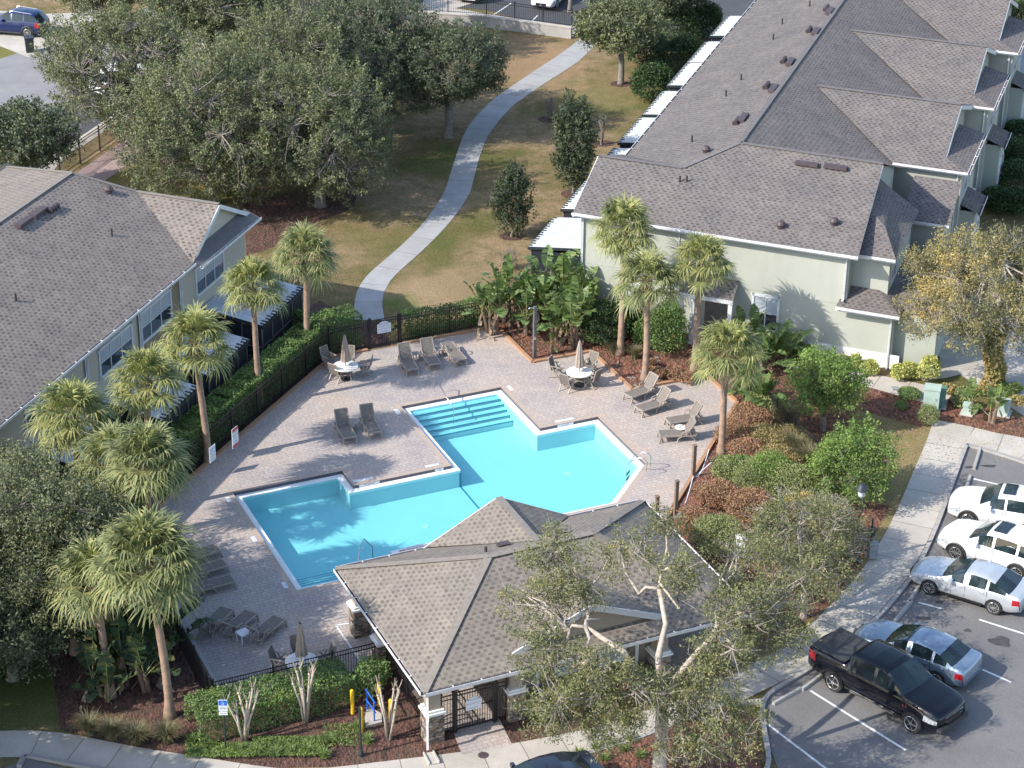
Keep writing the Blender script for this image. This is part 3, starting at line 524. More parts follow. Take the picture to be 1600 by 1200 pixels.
# ================================================================== BUILDINGS
def roofpoly(mb, pts):
    P = [np.array(p, float) for p in pts]; n = np.zeros(3)
    for i in range(len(P)): n += np.cross(P[i], P[(i+1) % len(P)])
    n /= np.linalg.norm(n)
    if n[2] < 0: P = P[::-1]; n = -n
    u = np.cross([0, 0, 1.], n); u = u/np.linalg.norm(u) if np.linalg.norm(u) > 1e-3 else np.array([1., 0, 0]); v = np.cross(n, u)
    mb.add(P, [tuple(range(len(P)))], [[(p@u, p@v) for p in P]])
def wallq(mb, p, q, z0, z1, z1b=None):
    mb.add([(p[0], p[1], z0), (q[0], q[1], z0), (q[0], q[1], z1b if z1b is not None else z1), (p[0], p[1], z1)], [(0, 1, 2, 3)])
def planez(a, sl): pass
class Bld:
    def __init__(s, fr, name, label, cat='house'):
        s.f = fr; s.t = thing(name, label, cat, fr.W(0, 0, 0)); s.l = np.array(s.t.location)
    def P(s, a, b, z=0): return s.f.W(a, b, z)
    def add(s, name, mb, m, parent=None): return mb.build(name, m, parent or s.t, local=s.l)
    def roof(s, name, polys, m):
        mb = MB()
        for p in polys: roofpoly(mb, [s.P(*q) for q in p])
        return s.add(name, mb, m)
    def cap(s, segs, m, roof, wd=.26):
        mb = MB()
        for a, b in segs: A = s.P(*a)+np.array([0, 0, .02]); B = s.P(*b)+np.array([0, 0, .02]); mb.bar(A, B, wd, .022)
        return s.add('ridge_cap', mb, m, roof)
    def walls(s, loop, z0, z1, m, name='wall'):
        mb = MB(); P = [s.P(a, b, 0) for a, b in loop]
        for i in range(len(P)-1): wallq(mb, P[i], P[i+1], z0, z1)
        return s.add(name, mb, m)
    def gutter(s, pts, z, m=None, name='gutter'):
        mb = MB(); mb2 = MB(); P = [s.P(a, b, z) for a, b in pts]
        for i in range(len(P)-1):
            d = P[i+1]-P[i]; L = np.linalg.norm(d); d /= L; nn = np.array([d[1], -d[0], 0]); A, B = P[i], P[i+1]
            mb.bar(A+nn*.05-[0, 0, .09], B+nn*.05-[0, 0, .09], .12, .02); mb.bar(A+nn*.115-[0, 0, .03], B+nn*.115-[0, 0, .03], .02, .12); mb.bar(A-nn*.02-[0, 0, .11], B-nn*.02-[0, 0, .11], .03, .20)
            mb2.bar(A+nn*.045-[0, 0, .035], B+nn*.045-[0, 0, .035], .10, .02)
            k = int(L/1.1)
            for j in range(1, k): q = A+d*L*j/k; mb.bar(q-nn*.0+[0, 0, .02], q+nn*.12+[0, 0, .02], .04, .02)
        o = s.add(name, mb, m or M['gutter']); s.add('leaf_debris', mb2, M['gutd'], o); return o
    def fascia(s, pts, h=.2, th=.04, name='rake_board', drop=.02):
        mb = MB(); P = [s.P(*p) for p in pts]
        for i in range(len(P)-1): mb.bar(P[i]-[0, 0, h/2+drop], P[i+1]-[0, 0, h/2+drop], th, h)
        return s.add(name, mb, M['trim'])
    def downspout(s, a, b, z1, z0=0.05):
        mb = MB(); mb.bar(s.P(a, b, z1), s.P(a, b, z0), .09, .07); mb.bar(s.P(a, b, z0+.02), s.P(a, b-.25, z0-.0), .09, .07); return s.add('downspout', mb, M['gutter'])
    def window(s, c0, c1, z0, z1, face, cols=2, rows=2, side=None, blind=True):
        """opening between frame coords c0=(a,b) and c1, facing outward along unit 'face' (a,b)"""
        A = s.P(c0[0], c0[1], 0); B = s.P(c1[0], c1[1], 0); o = s.P(face[0], face[1], 0)-s.P(0, 0, 0); o /= np.linalg.norm(o)
        def at(t, z, off): q = A+(B-A)*t; return np.array([q[0]+o[0]*off, q[1]+o[1]*off, z])
        mb = MB(); L = np.linalg.norm(B-A); fw = .12
        for z in (z0, z1): mb.bar(at(-fw/L, z, .03), at(1+fw/L, z, .03), .06, fw)
        for t in (0, 1): mb.bar(at(t, z0, .03), at(t, z1, .03), .06, fw) if False else mb.obox(at(t-fw/2/L, 0, .03), at(t+fw/2/L, 0, .03), .06, z0-fw/2, z1+fw/2)
        fr = s.add('window', mb, M['trim'])
        mb = MB(); mb.add([at(0, z0, .012), at(1, z0, .012), at(1, z1, .012), at(0, z1, .012)], [(0, 1, 2, 3)]); s.add('pane', mb, M['wglass'], fr)
        if blind:
            mb = MB(); zm = z0+(z1-z0)*.52; mb.add([at(.02, zm, .018), at(.98, zm, .018), at(.98, z1, .018), at(.02, z1, .018)], [(0, 1, 2, 3)]); s.add('blind', mb, M['blind'], fr)
        mb = MB()
        for k in range(1, cols): mb.obox(at(k/cols-.025/L, 0, .03), at(k/cols+.025/L, 0, .03), .03, z0, z1)
        for k in range(1, rows): z = z0+(z1-z0)*k/rows; mb.bar(at(0, z, .03), at(1, z, .03), .03, .045)
        s.add('muntin', mb, M['trim'], fr); return fr
def vents(B, spots, plane, m='vent'):
    pass
# -------- right (sage green) townhouse row
Bd = Bld(FR, 'sage_townhouse', 'long sage green townhouse row with grey shingle roof and white downspouts', 'townhouse')
ZE = 5.8; SL = .353; RZ = 8.1; A0 = 6.5; NB = 52.0
def ez(a): return RZ-SL*(a-A0)
wp = [(0, 0, ZE), (4.1, 4.1, ZE+SL*4.1), (0, 4.1, ZE+SL*4.1)]
r = Bd.roof('roof', [
    [(-.35, -.05, ZE-.1), (14.06, -.05, ZE-.02), (13.85, 6.4, RZ), (A0, A0, RZ), (4.15, 4.15, ZE+SL*4.15), (-.3, 4.15, ZE+SL*4.15)],                  # south plane
    [(-.3, 4.15, ZE+SL*4.15), (4.15, 4.15, ZE+SL*4.15), (0, 8.4, ZE), (-.3, 8.4, ZE)],                                                             # back of the west gable
    [(0, 8.3, ZE), (4.15, 4.15, ZE+SL*4.15), (A0, A0, RZ), (A0, NB, RZ), (0, NB, ZE)],                                                               # west plane
    [(A0, A0, RZ), (13.85, 6.4, RZ), (13.95, 12.8, 5.55), (13.3, 12.8, ez(13.3)), (A0, 12.8, RZ)][:2]+[(13.85, 12.8, ez(13.85)), (A0, 12.8, RZ)],      # behind bay 0
    [(A0, 12.8, RZ), (13.6, 12.8, ez(13.6)), (13.6, NB, ez(13.6)), (A0, NB, RZ)]], M['roofR'])
bays = [(18.0, 7.58, 8.05, 16.0, 12.75), (28.35, 7.62, 7.9, 15.9, 23.2), (38.6, 7.6, 7.9, 15.9, 33.6)]
for (bb, rz, a0, a1, be) in bays:
    hw = bb-be
    Bd.roof('bay_roof', [[(a0, bb, rz+.02), (a1, bb, rz+.02), (a1, be, ZE+.02), (13.3, be, ZE+.02)], [(a0, bb, rz+.02), (a1, bb, rz+.02), (a1, bb+hw, ZE+.02), (13.3, bb+hw, ZE+.02)]], M['roofR'])
Bd.cap([((A0, A0, RZ), (A0, NB, RZ)), ((A0, A0, RZ), (13.85, 6.4, RZ)), ((A0, A0, RZ), (4.15, 4.15, ZE+SL*4.15)), ((4.15, 4.15, ZE+SL*4.15), (-.3, 4.15, ZE+SL*4.15))]+[((a0, bb, rz+.02), (a1, bb, rz+.02)) for bb, rz, a0, a1, be in bays], M['capR'], r)
Bd.walls([(0, NB), (0, .38), (13.6, .38), (13.6, 12.0)], 0, ZE-.02, M['stG'])
mb = MB(); mb.add([Bd.P(0, .38, ZE-.05), Bd.P(0, 7.9, ZE-.05), Bd.P(0, 4.15, 7.05)], [(0, 1, 2)]); Bd.add('gable_wall', mb, M['stG'])
mb = MB(); mb.add([Bd.P(13.6, .38, ZE-.05), Bd.P(13.6, 12.4, ZE-.05), Bd.P(13.6, 6.4, 7.95)], [(0, 1, 2)]); Bd.add('gable_wall', mb, M['stG2'])
Bd.gutter([(-.35, -.05), (14.06, -.05)], ZE-.04); Bd.gutter([(0, NB), (0, 8.4)], ZE-.03)
Bd.fascia([(14.0, 0, ZE), (13.85, 6.4, RZ)], .2); Bd.fascia([(-.33, 0, ZE-.08), (-.33, 4.15, 7.26), (-.33, 8.3, ZE)], .2)
Bd.downspout(13.45, .3, 5.6, 3.3); Bd.downspout(.12, .3, 5.6)
mb = MB(); mb.obox(Bd.P(5.1, .34, 0), Bd.P(5.13, .34, 0), .03, 3.6, ZE-.1); Bd.add('trim_strip', mb, M['white'])
mb = MB(); mb.obox(Bd.P(11.9, .35, 0), Bd.P(16.4, .35, 0), .03, 0, .75); Bd.add('painted_plinth', mb, M['white'])
for k in range(2): mb = MB(); mb.obox(Bd.P(0, .372, 0), Bd.P(13.6, .372, 0), .012, 2.98, 3.0); Bd.add('stucco_joint', mb, M['stG2']) if k == 0 else None
# one-storey wing on the east end with hipped skirt roof
lw = [hit(px, py, Bd.P(0, 0, 0), np.r_[np.array([FR.v[0], FR.v[1]]), 0]) for px, py in ((1315, 465), (1393, 483))]
Bd.roof('porch_roof', [[(13.2, -.1, 3.05), (16.3, -.1, 3.05), (13.75, 2.6, 4.15), (13.62, 2.6, 4.15)], [(16.3, -.1, 3.05), (16.3, 7.0, 3.05), (13.75, 7.0, 4.15), (13.75, 2.6, 4.15)]], M['roofR'])
Bd.gutter([(13.2, -.1), (16.3, -.1)], 3.02); Bd.walls([(13.6, .38), (16.0, .38), (16.0, 7.2)], 0, 3.03, M['stG'], 'porch_wall'); Bd.downspout(15.85, .3, 2.95)
Bd.walls([(16.0, .9), (18.0, .9), (18.0, 9.0)], 0, 2.9, M['stG2'], 'porch_wall'); Bd.roof('porch_roof', [[(15.9, .7, 2.95), (18.2, .7, 2.95), (17.2, 2.2, 3.5), (15.9, 2.2, 3.5)], [(18.2, .7, 2.95), (18.2, 9, 2.95), (17.2, 9, 3.5), (17.2, 2.2, 3.5)]], M['roofR'])
# second-storey set-back bays between the gables
def setback(b0, b1, a1, zz=ZE-.35, first=False):
    mid = (b0+b1)/2
    Bd.walls([(13.5, b0), (a1-.3, b0), (a1-.3, b1)], 0, zz, M['stG'], 'bay_wall')
    Bd.roof('bay_roof', [[(13.5, b0-.3, zz), (a1, b0-.3, zz), (a1-.9, b0+1.4, zz+.85), (13.5, b0+1.4+1.2, zz+1.45)], [(a1, b0-.3, zz), (a1, b1, zz), (a1-1.4, b1, zz+.9), (a1-.9, b0+1.4, zz+.85)], [(a1-.9, b0+1.4, zz+.85), (a1-1.4, b1, zz+.9), (13.5, b1, zz+1.5), (13.5, b0+2.6, zz+1.45)]], M['roofR'])
    Bd.gutter([(13.7, b0-.3), (a1, b0-.3)], zz-.02); Bd.window((a1-.3, b0+.6), (a1-.3, b0+1.9), zz-1.7, zz-.4, (1, 0), 2, 2)
setback(1.3, 7.5, 15.7)
e0, e1 = FR.inv(G(1427, 343, 4.5)), FR.inv(G(1480, 353, 4.5)); bq = (e0[1]+e1[1])/2
Bd.roof('bay_roof', [[(e0[0]-.6, bq, 4.5), (e1[0]+.1, bq, 4.5), (e1[0]+.1, bq+3.4, 5.6), (e0[0]-.6, bq+3.4, 5.6)]], M['roofR']); Bd.walls([(e0[0]-.3, bq+.35), (e1[0]-.2, bq+.35), (e1[0]-.2, bq+3.4)], 0, 4.48, M['stG'], 'bay_wall'); Bd.gutter([(e0[0]-.6, bq), (e1[0]+.1, bq)], 4.48)
for (bb, rz, a0, a1, be) in bays:
    hw = bb-be
    Bd.walls([(13.4, be+.35), (a1-.35, be+.35), (a1-.35, bb+hw)], 0, ZE, M['stG'], 'bay_wall')
    mb = MB(); mb.add([Bd.P(a1-.33, be+.3, ZE-.02), Bd.P(a1-.33, bb+hw, ZE-.02), Bd.P(a1-.33, bb, rz-.05)], [(0, 1, 2)]); Bd.add('gable_wall', mb, M['stG2'])
    Bd.roof('apron_roof', [[(a1-.1, be+.95, ZE+.36), (a1-.1, be, ZE+.02), (a1+1.35, be, ZE-.02)], [(a1-.1, be+.95, ZE+.36), (a1+1.35, be, ZE-.02), (a1+1.35, be+6.2, ZE-.02), (a1-.1, be+6.2, ZE+.36)]], M['roofR']); Bd.walls([(a1-.35, be+.35), (a1+1.0, be+.35), (a1+1.0, be+6.0), (a1-.35, be+6.0)], 0, ZE-.05, M['stG'], 'bay_wall')
    Bd.gutter([(13.4, be), (a1+1.35, be), (a1+1.35, be+6.2)], ZE); Bd.fascia([(a1+.02, be, ZE), (a1+.02, bb, rz), (a1+.02, bb+hw, ZE)], .24); Bd.downspout(a1+.8, be+.28, ZE-.1)
    Bd.window((a1+1.0, be+1.2), (a1+1.0, be+2.7), 3.9, 5.3, (1, 0), 2, 2); Bd.window((a1+1.0, be+4), (a1+1.0, be+5.2), 3.9, 5.3, (1, 0), 2, 2); a1 += 1.3
    # hip skirt over the front, entry alcove and garage below
    Bd.roof('skirt_roof', [[(a1-.3, be+1.0, 3.6), (a1+.7, be+1.0, 3.2), (a1+.7, bb-1.5, 3.2), (a1-.3, bb-1.5, 3.6)]], M['roofR'])
    Bd.walls([(a1-.3, be+1.2), (a1+.5, be+1.2), (a1+.5, bb-1.7), (a1-.3, bb-1.7)], 0, 3.2, M['stG2'], 'porch_wall'); Bd.gutter([(a1+.7, be+1.0), (a1+.7, bb-1.5)], 3.2)
    for q in (be+1.5, be+3.3 if False else bb+.2):
        mb = MB(); A = Bd.P(a1+(.54 if q < bb-1.7 else -.26), q, 0); B2 = Bd.P(a1+(.54 if q < bb-1.7 else -.26), q+1.6, 0)
        arch = [(A+(B2-A)*t)[:2] for t in np.linspace(0, 1, 9)]; zs = [1.9+.55*math.sin(math.pi*t) for t in np.linspace(0, 1, 9)]
        for i in range(8): mb.bar((*arch[i], zs[i]), (*arch[i+1], zs[i+1]), .1, .16)
        mb.obox(A-(B2-A)*.05, A+(B2-A)*.05, .1, 0, 1.95); mb.obox(B2-(B2-A)*.05, B2+(B2-A)*.05, .1, 0, 1.95); ar = Bd.add('arched_opening', mb, M['white'])
        mb = MB(); mb.obox(A, B2, .03, .02, 1.95); Bd.add('door_panel', mb, M['blind'], ar)
# roof vents
def rv(B, polyplane, px, py, kind, az_):
    p = hit(px, py, polyplane[0], polyplane[1]); n = polyplane[1]/np.linalg.norm(polyplane[1]); mb = MB()
    if kind == 'pipe': mb.tube([p-[0, 0, .05], p+[0, 0, .35]], .05, 8); B.add('vent_pipe', mb, M['pipe'])
    elif kind == 'turbine': mb.lathe([(.16, -.02), (.2, .12), (.24, .2), (.16, .34), (.03, .38)], p, 10); B.add('turbine_vent', mb, M['vent'])
    elif kind == 'stack':
        d = np.array([math.cos(az_), math.sin(az_), 0])
        for k in range(4): 
            q = p+d*(.22*k); q = hitz(q, polyplane); mb.tube([q-d*.05+[0, 0, .12], q+d*.1+[0, 0, .16]], [.15, .13], 8)
        B.add('exhaust_hood', mb, M['vent'])
    else:
        d = np.array([math.cos(az_), math.sin(az_), 0]); q = hitz(p+d*1.15, polyplane); a = p+n*.11; b = q+n*.11; mb.bar(a, b, .34, .15); B.add('box_vent', mb, M['vent'])
def hitz(q, pl):
    p0, n = pl; z = p0[2]-(n[0]*(q[0]-p0[0])+n[1]*(q[1]-p0[1]))/n[2]; return np.array([q[0], q[1], z])
def plane3(a, b, c): n = np.cross(b-a, c-a); n = n if n[2] > 0 else -n; return (a, n)
pS = plane3(Bd.P(0, 0, ZE-.07), Bd.P(14, 0, ZE-.02), Bd.P(13.85, 6.4, RZ)); pW = plane3(Bd.P(0, 20, ZE), Bd.P(A0, 20, RZ), Bd.P(A0, 40, RZ)); va = math.atan2(FR.v[1], FR.v[0])
for px, py in ((1243, 256), (1288, 261)): rv(Bd, pS, px, py, 'box', FR.az)
for px, py in ((1303, 351), (1220, 356)): rv(Bd, pS, px, py, 'turbine', 0)
for px, py in ((1062, 285), (1073, 285)): rv(Bd, pS, px, py, 'pipe', 0)
for px, py in ((1158, 125), (1134, 150), (1081, 222), (1208, 62), (1222, 38), (1265, 10)): rv(Bd, pW, px, py, 'pipe', 0)
for px, py in ((1148, 196), (1195, 140), (1222, 100), (1262, 52), (1289, 18)): rv(Bd, pW, px, py, 'stack', va)
for px, py in ((1155, 200), (1165, 184), (1200, 150), (1210, 136)): rv(Bd, pW, px, py, 'turbine', 0) if False else None
for px, py in ((1158, 192), (1205, 146), (1232, 104), (1272, 56), (1294, 24)): rv(Bd, pW, px, py, 'box', va)
rv(Bd, pW, 1103, 238, 'turbine', 0)
# south wall entry: small shed roof, door and window behind the palms
Bd.roof('entry_roof', [[(5.5, -.75, 2.75), (8.25, -.75, 2.75), (8.25, .36, 3.35), (5.5, .36, 3.35)]], M['roofR']); Bd.fascia([(5.5, -.75, 2.75), (8.25, -.75, 2.75)], .2, name='entry_fascia')
for a in (5.6, 6.2, 8.1): mb = MB(); mb.obox(Bd.P(a-.1, -.6, 0), Bd.P(a+.1, -.6, 0), .2, 0, 2.65); Bd.add('entry_column', mb, M['white'])
mb = MB(); mb.obox(Bd.P(6.6, .34, 0), Bd.P(7.8, .34, 0), .04, 0, 2.2); dr = Bd.add('entry_door', mb, M['bronze'])
Bd.window((9.0, .38), (10.3, .38), .95, 2.75, (0, -1), 2, 2); Bd.window((2.2, .38), (3.3, .38), .95, 2.3, (0, -1), 2, 2)
for px, py, nm in ((1341, 528, 0), (1356, 536, 1)):
    p = hit(px, py, Bd.P(0, .3, 0), np.array([FR.v[0], FR.v[1], 0])); mb = MB(); mb.box((p[0], p[1], p[2]), (.28, .14, .42 if nm else .34), FR.az); o = Bd.add('meter_box', mb, M['util'] if nm else M['acg'])
    mb = MB(); mb.bar((p[0], p[1], p[2]-.2), (p[0], p[1], 0), .05); Bd.add('conduit', mb, M['acg'], o)
# white ribbed patio covers with dark screens along the west wall
def patio_cover(B, b0, b1, a0, a1, z0, z1, m, label, name='patio_enclosure', face=-1):
    t = thing(name, label, 'patio enclosure', B.P(a0, b0, 0), group='screened patios along the %s townhouse' % ('sage' if B is Bd else 'sand')); l = np.array(t.location)
    mb = MB(); q = [B.P(a0, b0, z0), B.P(a1, b0, z1), B.P(a1, b1, z1), B.P(a0, b1, z0)]; n = int(abs(b1-b0)/.28)
    vs = []; th = .06
    for k in range(n*4):          # ribbed sheet
        t0 = b0+(b1-b0)*k/(n*4); t1 = b0+(b1-b0)*(k+1)/(n*4); pr = [0, .05, .05, 0][k % 4]; nx = [.05, .05, 0, 0][k % 4]
        mb.add([B.P(a0, t0, z0+pr), B.P(a1, t0, z1+pr), B.P(a1, t1, z1+nx), B.P(a0, t1, z0+nx)], [(0, 1, 2, 3)], [[(t0, 0), (t0, 1), (t1, 1), (t1, 0)]])
    mb.build('ribbed_roof', m, t, local=l)
    mb = MB(); mb.bar(B.P(a0, b0-.05, z0-.1), B.P(a0, b1+.05, z0-.1), .1, .14); mb.bar(B.P(a0, b0, z0-.09), B.P(a1, b0, z1-.09), .06, .12); mb.bar(B.P(a0, b1, z0-.09), B.P(a1, b1, z1-.09), .06, .12)
    for k in range(n):
        q0 = b0+(b1-b0)*(k+.25)/n; e_ = .16 if a0 < a1 else -.16; zz_ = z0+.055+(z1-z0)*abs(e_)/abs(a1-a0); mb.bar(B.P(a0, q0, z0+.05), B.P(a0+e_*(1+.5*(k % 2)), q0, zz_), .09, .04)
    mb.build('eave_beam', M['post'], t, local=l)
    mb = MB(); s = .12 if a0 < a1 else -.12; c = [(a0+s, b0+.08), (a0+s, b1-.08)]
    wallq(mb, B.P(*c[0], 0), B.P(*c[1], 0), .45, z0-.12); wallq(mb, B.P(a0+s, b0+.08, 0), B.P(a1, b0+.08, 0), .45, z0-.12); wallq(mb, B.P(a0+s, b1-.08, 0), B.P(a1, b1-.08, 0), .45, z0-.12); mb.build('insect_screen', M['screen'], t, local=l)
    mb = MB(); e = -.02 if a0 < a1 else .02
    for k in range(5):
        p = B.P(a0+s+e, b0+.08+(b1-b0-.16)*k/4, 0); mb.box((p[0], p[1], (z0-.1)/2), (.06, .06, z0-.1), B.f.az)
    for k in range(1, 3): 
        p = B.P(a0+s+(a1-a0-s)*k/3, b0+.06, 0); mb.box((p[0], p[1], (z0-.1)/2), (.05, .05, z0-.1), B.f.az)
    mb.bar(B.P(a0+s+e, b0+.06, 1.25), B.P(a0+s+e, b1-.06, 1.25), .04, .05); mb.bar(B.P(a0+s, b0+.05, 1.25), B.P(a1, b0+.05, 1.25), .04, .05); mb.build('screen_frame', M['bronze'], t, local=l)
    mb = MB(); mb.obox(B.P(a0+s, b0+.08, 0), B.P(a0+s, b1-.08, 0), .08, 0, .45); mb.obox(B.P(a0+s, b0+.08, 0), B.P(a1, b0+.08, 0), .08, 0, .45); mb.build('kick_panel', M['acg'], t, local=l)
    return t
spans = [(2.15, 6.35, 'largest white ribbed patio cover beside the corner palm of the sage townhouse')]
for (x0, y0, x1, y1, lb) in ((880, 325, 924, 281, 'white patio cover next beyond the corner one, partly under the roof edge'), (955, 243, 967, 231, 'short white patio cover peeking past the low gable ridge'), (973, 222, 1007, 183, 'third open white patio cover, beside the dark round shrub'), (1010, 178, 1044, 142, 'white patio cover in front of the thick dark bushes'), (1053, 133, 1082, 98, 'middle white patio cover half hidden by dark bushes'), (1083, 97, 1113, 65, 'white patio cover second from the far car court'), (1122, 56, 1146, 25, 'farthest white patio cover, next to the far car court')):
    i0 = FR.inv(G(x0, y0, 2.6))[1]; i1 = FR.inv(G(x1, y1, 2.6))[1]; spans.append((i0, i1, lb))
for b0, b1, lb in spans: patio_cover(Bd, b0, b1, -3.35, -.02, 2.55, 2.95, M['patio'], lb)

# -------- left (sand coloured) townhouse
Bl = Bld(FL, 'sand_townhouse', 'sand and brown townhouse with taupe shingle roof above the row of palms', 'townhouse')
LR = 8.6; LA = -7.15
lr = Bl.roof('roof', [
    [(.12, -30, ZE-.04), (.12, .0, ZE-.04), (-4.4, 3.17, 7.53), (LA, 1.85, LR), (LA, -30, LR)],
    [(-4.4, 3.17, 7.53), (.12, .0, ZE-.04), (0, .05, ZE), (.0, 3.17, 7.53)],
    [(-4.4, 3.17, 7.53), (0, 3.17, 7.53), (0, 6.4, ZE), (-7, 6.6, ZE)],
    [(LA, 1.85, LR), (-4.4, 3.17, 7.53), (-7, 6.6, ZE), (-14.4, 7.6, ZE)],
    [(LA, 1.85, LR), (LA, -30, LR), (-14.4, -30, ZE), (-14.4, 7.6, ZE)]], M['roofL'])
Bl.cap([((LA, 1.85, LR), (LA, -30, LR)), ((LA, 1.85, LR), (-4.4, 3.17, 7.53)), ((-4.4, 3.17, 7.53), (0, 3.17, 7.53)), ((LA, 1.85, LR), (-14.4, 7.6, ZE))], M['cap'], lr, .22)
Bl.roof('apron_roof', [[(.42, .15, ZE-.16), (.42, 6.5, ZE-.16), (-.25, 6.3, ZE+.25), (-.25, .25, ZE+.25)]], M['capR'])
Bl.walls([(-.3, -30), (-.3, 6.3), (-14, 6.3), (-14, -30)], 0, ZE-.05, M['stT'])
mb = MB(); mb.add([Bl.P(-.26, .3, ZE-.05), Bl.P(-.26, 6.1, ZE-.05), Bl.P(-.26, 3.17, 7.42)], [(0, 1, 2)]); Bl.add('gable_wall', mb, M['stT'])
Bl.fascia([(.04, .1, ZE), (.04, 3.17, 7.53), (.04, 6.45, ZE)], .2); Bl.gutter([(.12, -30), (.12, 0.1)], ZE-.06); Bl.gutter([(.46, .1), (.46, 6.5)], ZE-.18)
wn = np.array([FL.u[0], FL.u[1], 0]); wp0 = Bl.P(-.28, 0, 0)
def lw2(px, py): q = hit(px, py, wp0, wn); c = FL.inv(q); return c[1], q[2]
for (xa, ya, xb, yb, xc, yc) in ((305, 421, 348, 381, 306, 465), (216, 492, 265, 452, 219, 539), (152, 548, 203, 502, 154, 592)):
    b0, z1 = lw2(xa, ya); b1, _ = lw2(xb, yb); _, z0 = lw2(xc, yc); Bl.window((-.3, b0), (-.3, b1), max(z0, 3.6), min(z1, 5.45), (1, 0), 3, 2)
Bl.window((-.3, -14.6), (-.3, -12.2), 4.0, 5.45, (1, 0), 3, 2); Bl.window((-.3, -20.6), (-.3, -17.2), 4.0, 5.45, (1, 0), 3, 2)
for b0, b1 in ((-4.6, -.9),):
    mb = MB(); mb.obox(Bl.P(-.30, b0, 0), Bl.P(-.30, b1, 0), .012, 0, ZE-.1); Bl.add('brown_wall_panel', mb, M['stB'])
for b in (-.75, -4.75, -9.6): Bl.walls([(-.2, b-.12), (-.2, b+.12)], 0, ZE-.1, M['white'], 'corner_board'); Bl.downspout(-.16, b+.02, ZE-.1)
pE = plane3(Bl.P(.12, -10, ZE-.04), Bl.P(.12, 0, ZE-.04), Bl.P(LA, -10, LR)); la = math.atan2(FL.v[1], FL.v[0])
for px, py in ((26, 357), (50, 341)): rv(Bl, pE, px, py, 'box', la)
for px, py in ((78, 333), (170, 301)): rv(Bl, pE, px, py, 'stack' if px < 100 else 'turbine', la)
for px, py in ((175, 368), (25, 470)): rv(Bl, pE, px, py, 'pipe', 0)
Lsp = []
for (x0, y0, x1, y1, a, lb) in ((409, 507, 471, 447, 2.95, 'pale patio enclosure nearest the lawn, behind two palms'), (321, 584, 388, 528, 2.95, 'pale patio enclosure just past the grey condenser, behind a tall palm'), (252, 654, 306, 601, 2.95, 'pale patio enclosure behind the third palm from the gate'), (170, 742, 216, 687, 2.95, 'pale patio enclosure nearest the shaded palm thicket')):
    b0 = FL.inv(G(x0, y0, 2.5))[1]; b1 = FL.inv(G(x1, y1, 2.5))[1]; patio_cover(Bl, b0, b1, a, -.25, 2.45, 2.85, M['patioL'], lb)
def ac_unit(px, py, label):
    p = G(px, py); t = thing('air_conditioner', label, 'air conditioner', (p[0], p[1], 0), FL.az); mb = MB(); mb.box((0, 0, .05), (1.0, 1.0, .1)); mb.build('base_pad', M['kerb'], t)
    mb = MB()
    for k in range(9): mb.box((0, 0, .16+.1*k), (.82 if k % 2 else .8, .82 if k % 2 else .8, .1))
    mb.build('housing', M['acg'], t); mb = MB(); mb.lathe([(.36, 1.02), (.36, 1.05), (.3, 1.05), (.28, 1.03)], (0, 0, 0), 20); mb.build('fan_grille', M['black'], t)
ac_unit(390, 590, 'grey air conditioner between two screened patios behind the hedge')
ac_unit(300, 668, 'grey air conditioner in deep shade between screened patios near the third palm')

# -------- clubhouse
Cb = Bld(FC, 'pool_clubhouse', 'taupe clubhouse with hipped tan shingle roof and stone based columns beside the pool', 'clubhouse')
CE = 2.62; CL, CD = 13.22, 9.0; CR = 4.62; g0, g1, gm = 3.7, 9.95, 6.83
cr = Cb.roof('roof', [
    [(0, 0, CE), (CL, 0, CE), (8.75, 4.5, CR), (4.45, 4.5, CR)], [(0, 0, CE), (4.45, 4.5, CR), (0, CD, CE)],
    [(CL, 0, CE), (CL, CD, CE), (8.75, 4.5, CR)], [(0, CD, CE), (4.45, 4.5, CR), (8.75, 4.5, CR), (CL, CD, CE)]], M['roofC'])
gz = 4.22
Cb.roof('gable_roof', [[(gm, 5.4, gz+.01), (gm, 9.05, gz), (g0, 9.05, CE+.03)], [(gm, 5.4, gz+.01), (gm, 9.05, gz), (g1, 9.05, CE+.03)]], M['roofC'])
Cb.roof('gable_roof', [[(gm, 3.65, gz+.01), (gm, .62, gz), (g0, .62, 2.93)], [(gm, 3.65, gz+.01), (gm, .62, gz), (g1, .62, 2.93)]], M['roofC'])
Cb.cap([((0, 0, CE), (4.45, 4.5, CR)), ((0, CD, CE), (4.45, 4.5, CR)), ((4.45, 4.5, CR), (8.75, 4.5, CR)), ((CL, 0, CE), (8.75, 4.5, CR)), ((CL, CD, CE), (8.75, 4.5, CR)), ((gm, 5.4, gz), (gm, 9.0, gz)), ((gm, 3.6, gz), (gm, .65, gz))], M['cap'], cr, .3)
Cb.gutter([(0, CD), (0, 0), (CL, 0), (CL, CD), (0, CD)], CE-.02)
mb = MB(); mb.add([Cb.P(g0+.2, .72, 2.95), Cb.P(g1-.2, .72, 2.95), Cb.P(gm, .72, gz-.1)], [(0, 1, 2)]); Cb.add('gable_wall', mb, M['stC']); mb = MB(); mb.add([Cb.P(g0+.2, 8.9, CE), Cb.P(g1-.2, 8.9, CE), Cb.P(gm, 8.9, gz-.1)], [(2, 1, 0)]); Cb.add('gable_wall', mb, M['stC'])
Cb.fascia([(g0, .6, 2.95), (gm, .6, gz), (g1, .6, 2.95)], .24, .06); Cb.fascia([(g0, 9.07, CE+.03), (gm, 9.07, gz), (g1, 9.07, CE+.03)], .2, .05)
mb = MB(); mb.tess([[tuple(Cb.P(a, b, CE-.14)) for a, b in ((.02, .02), (CL-.02, .02), (CL-.02, CD-.02), (.02, CD-.02))]]); Cb.add('soffit', mb, M['stC'])
mb = MB()
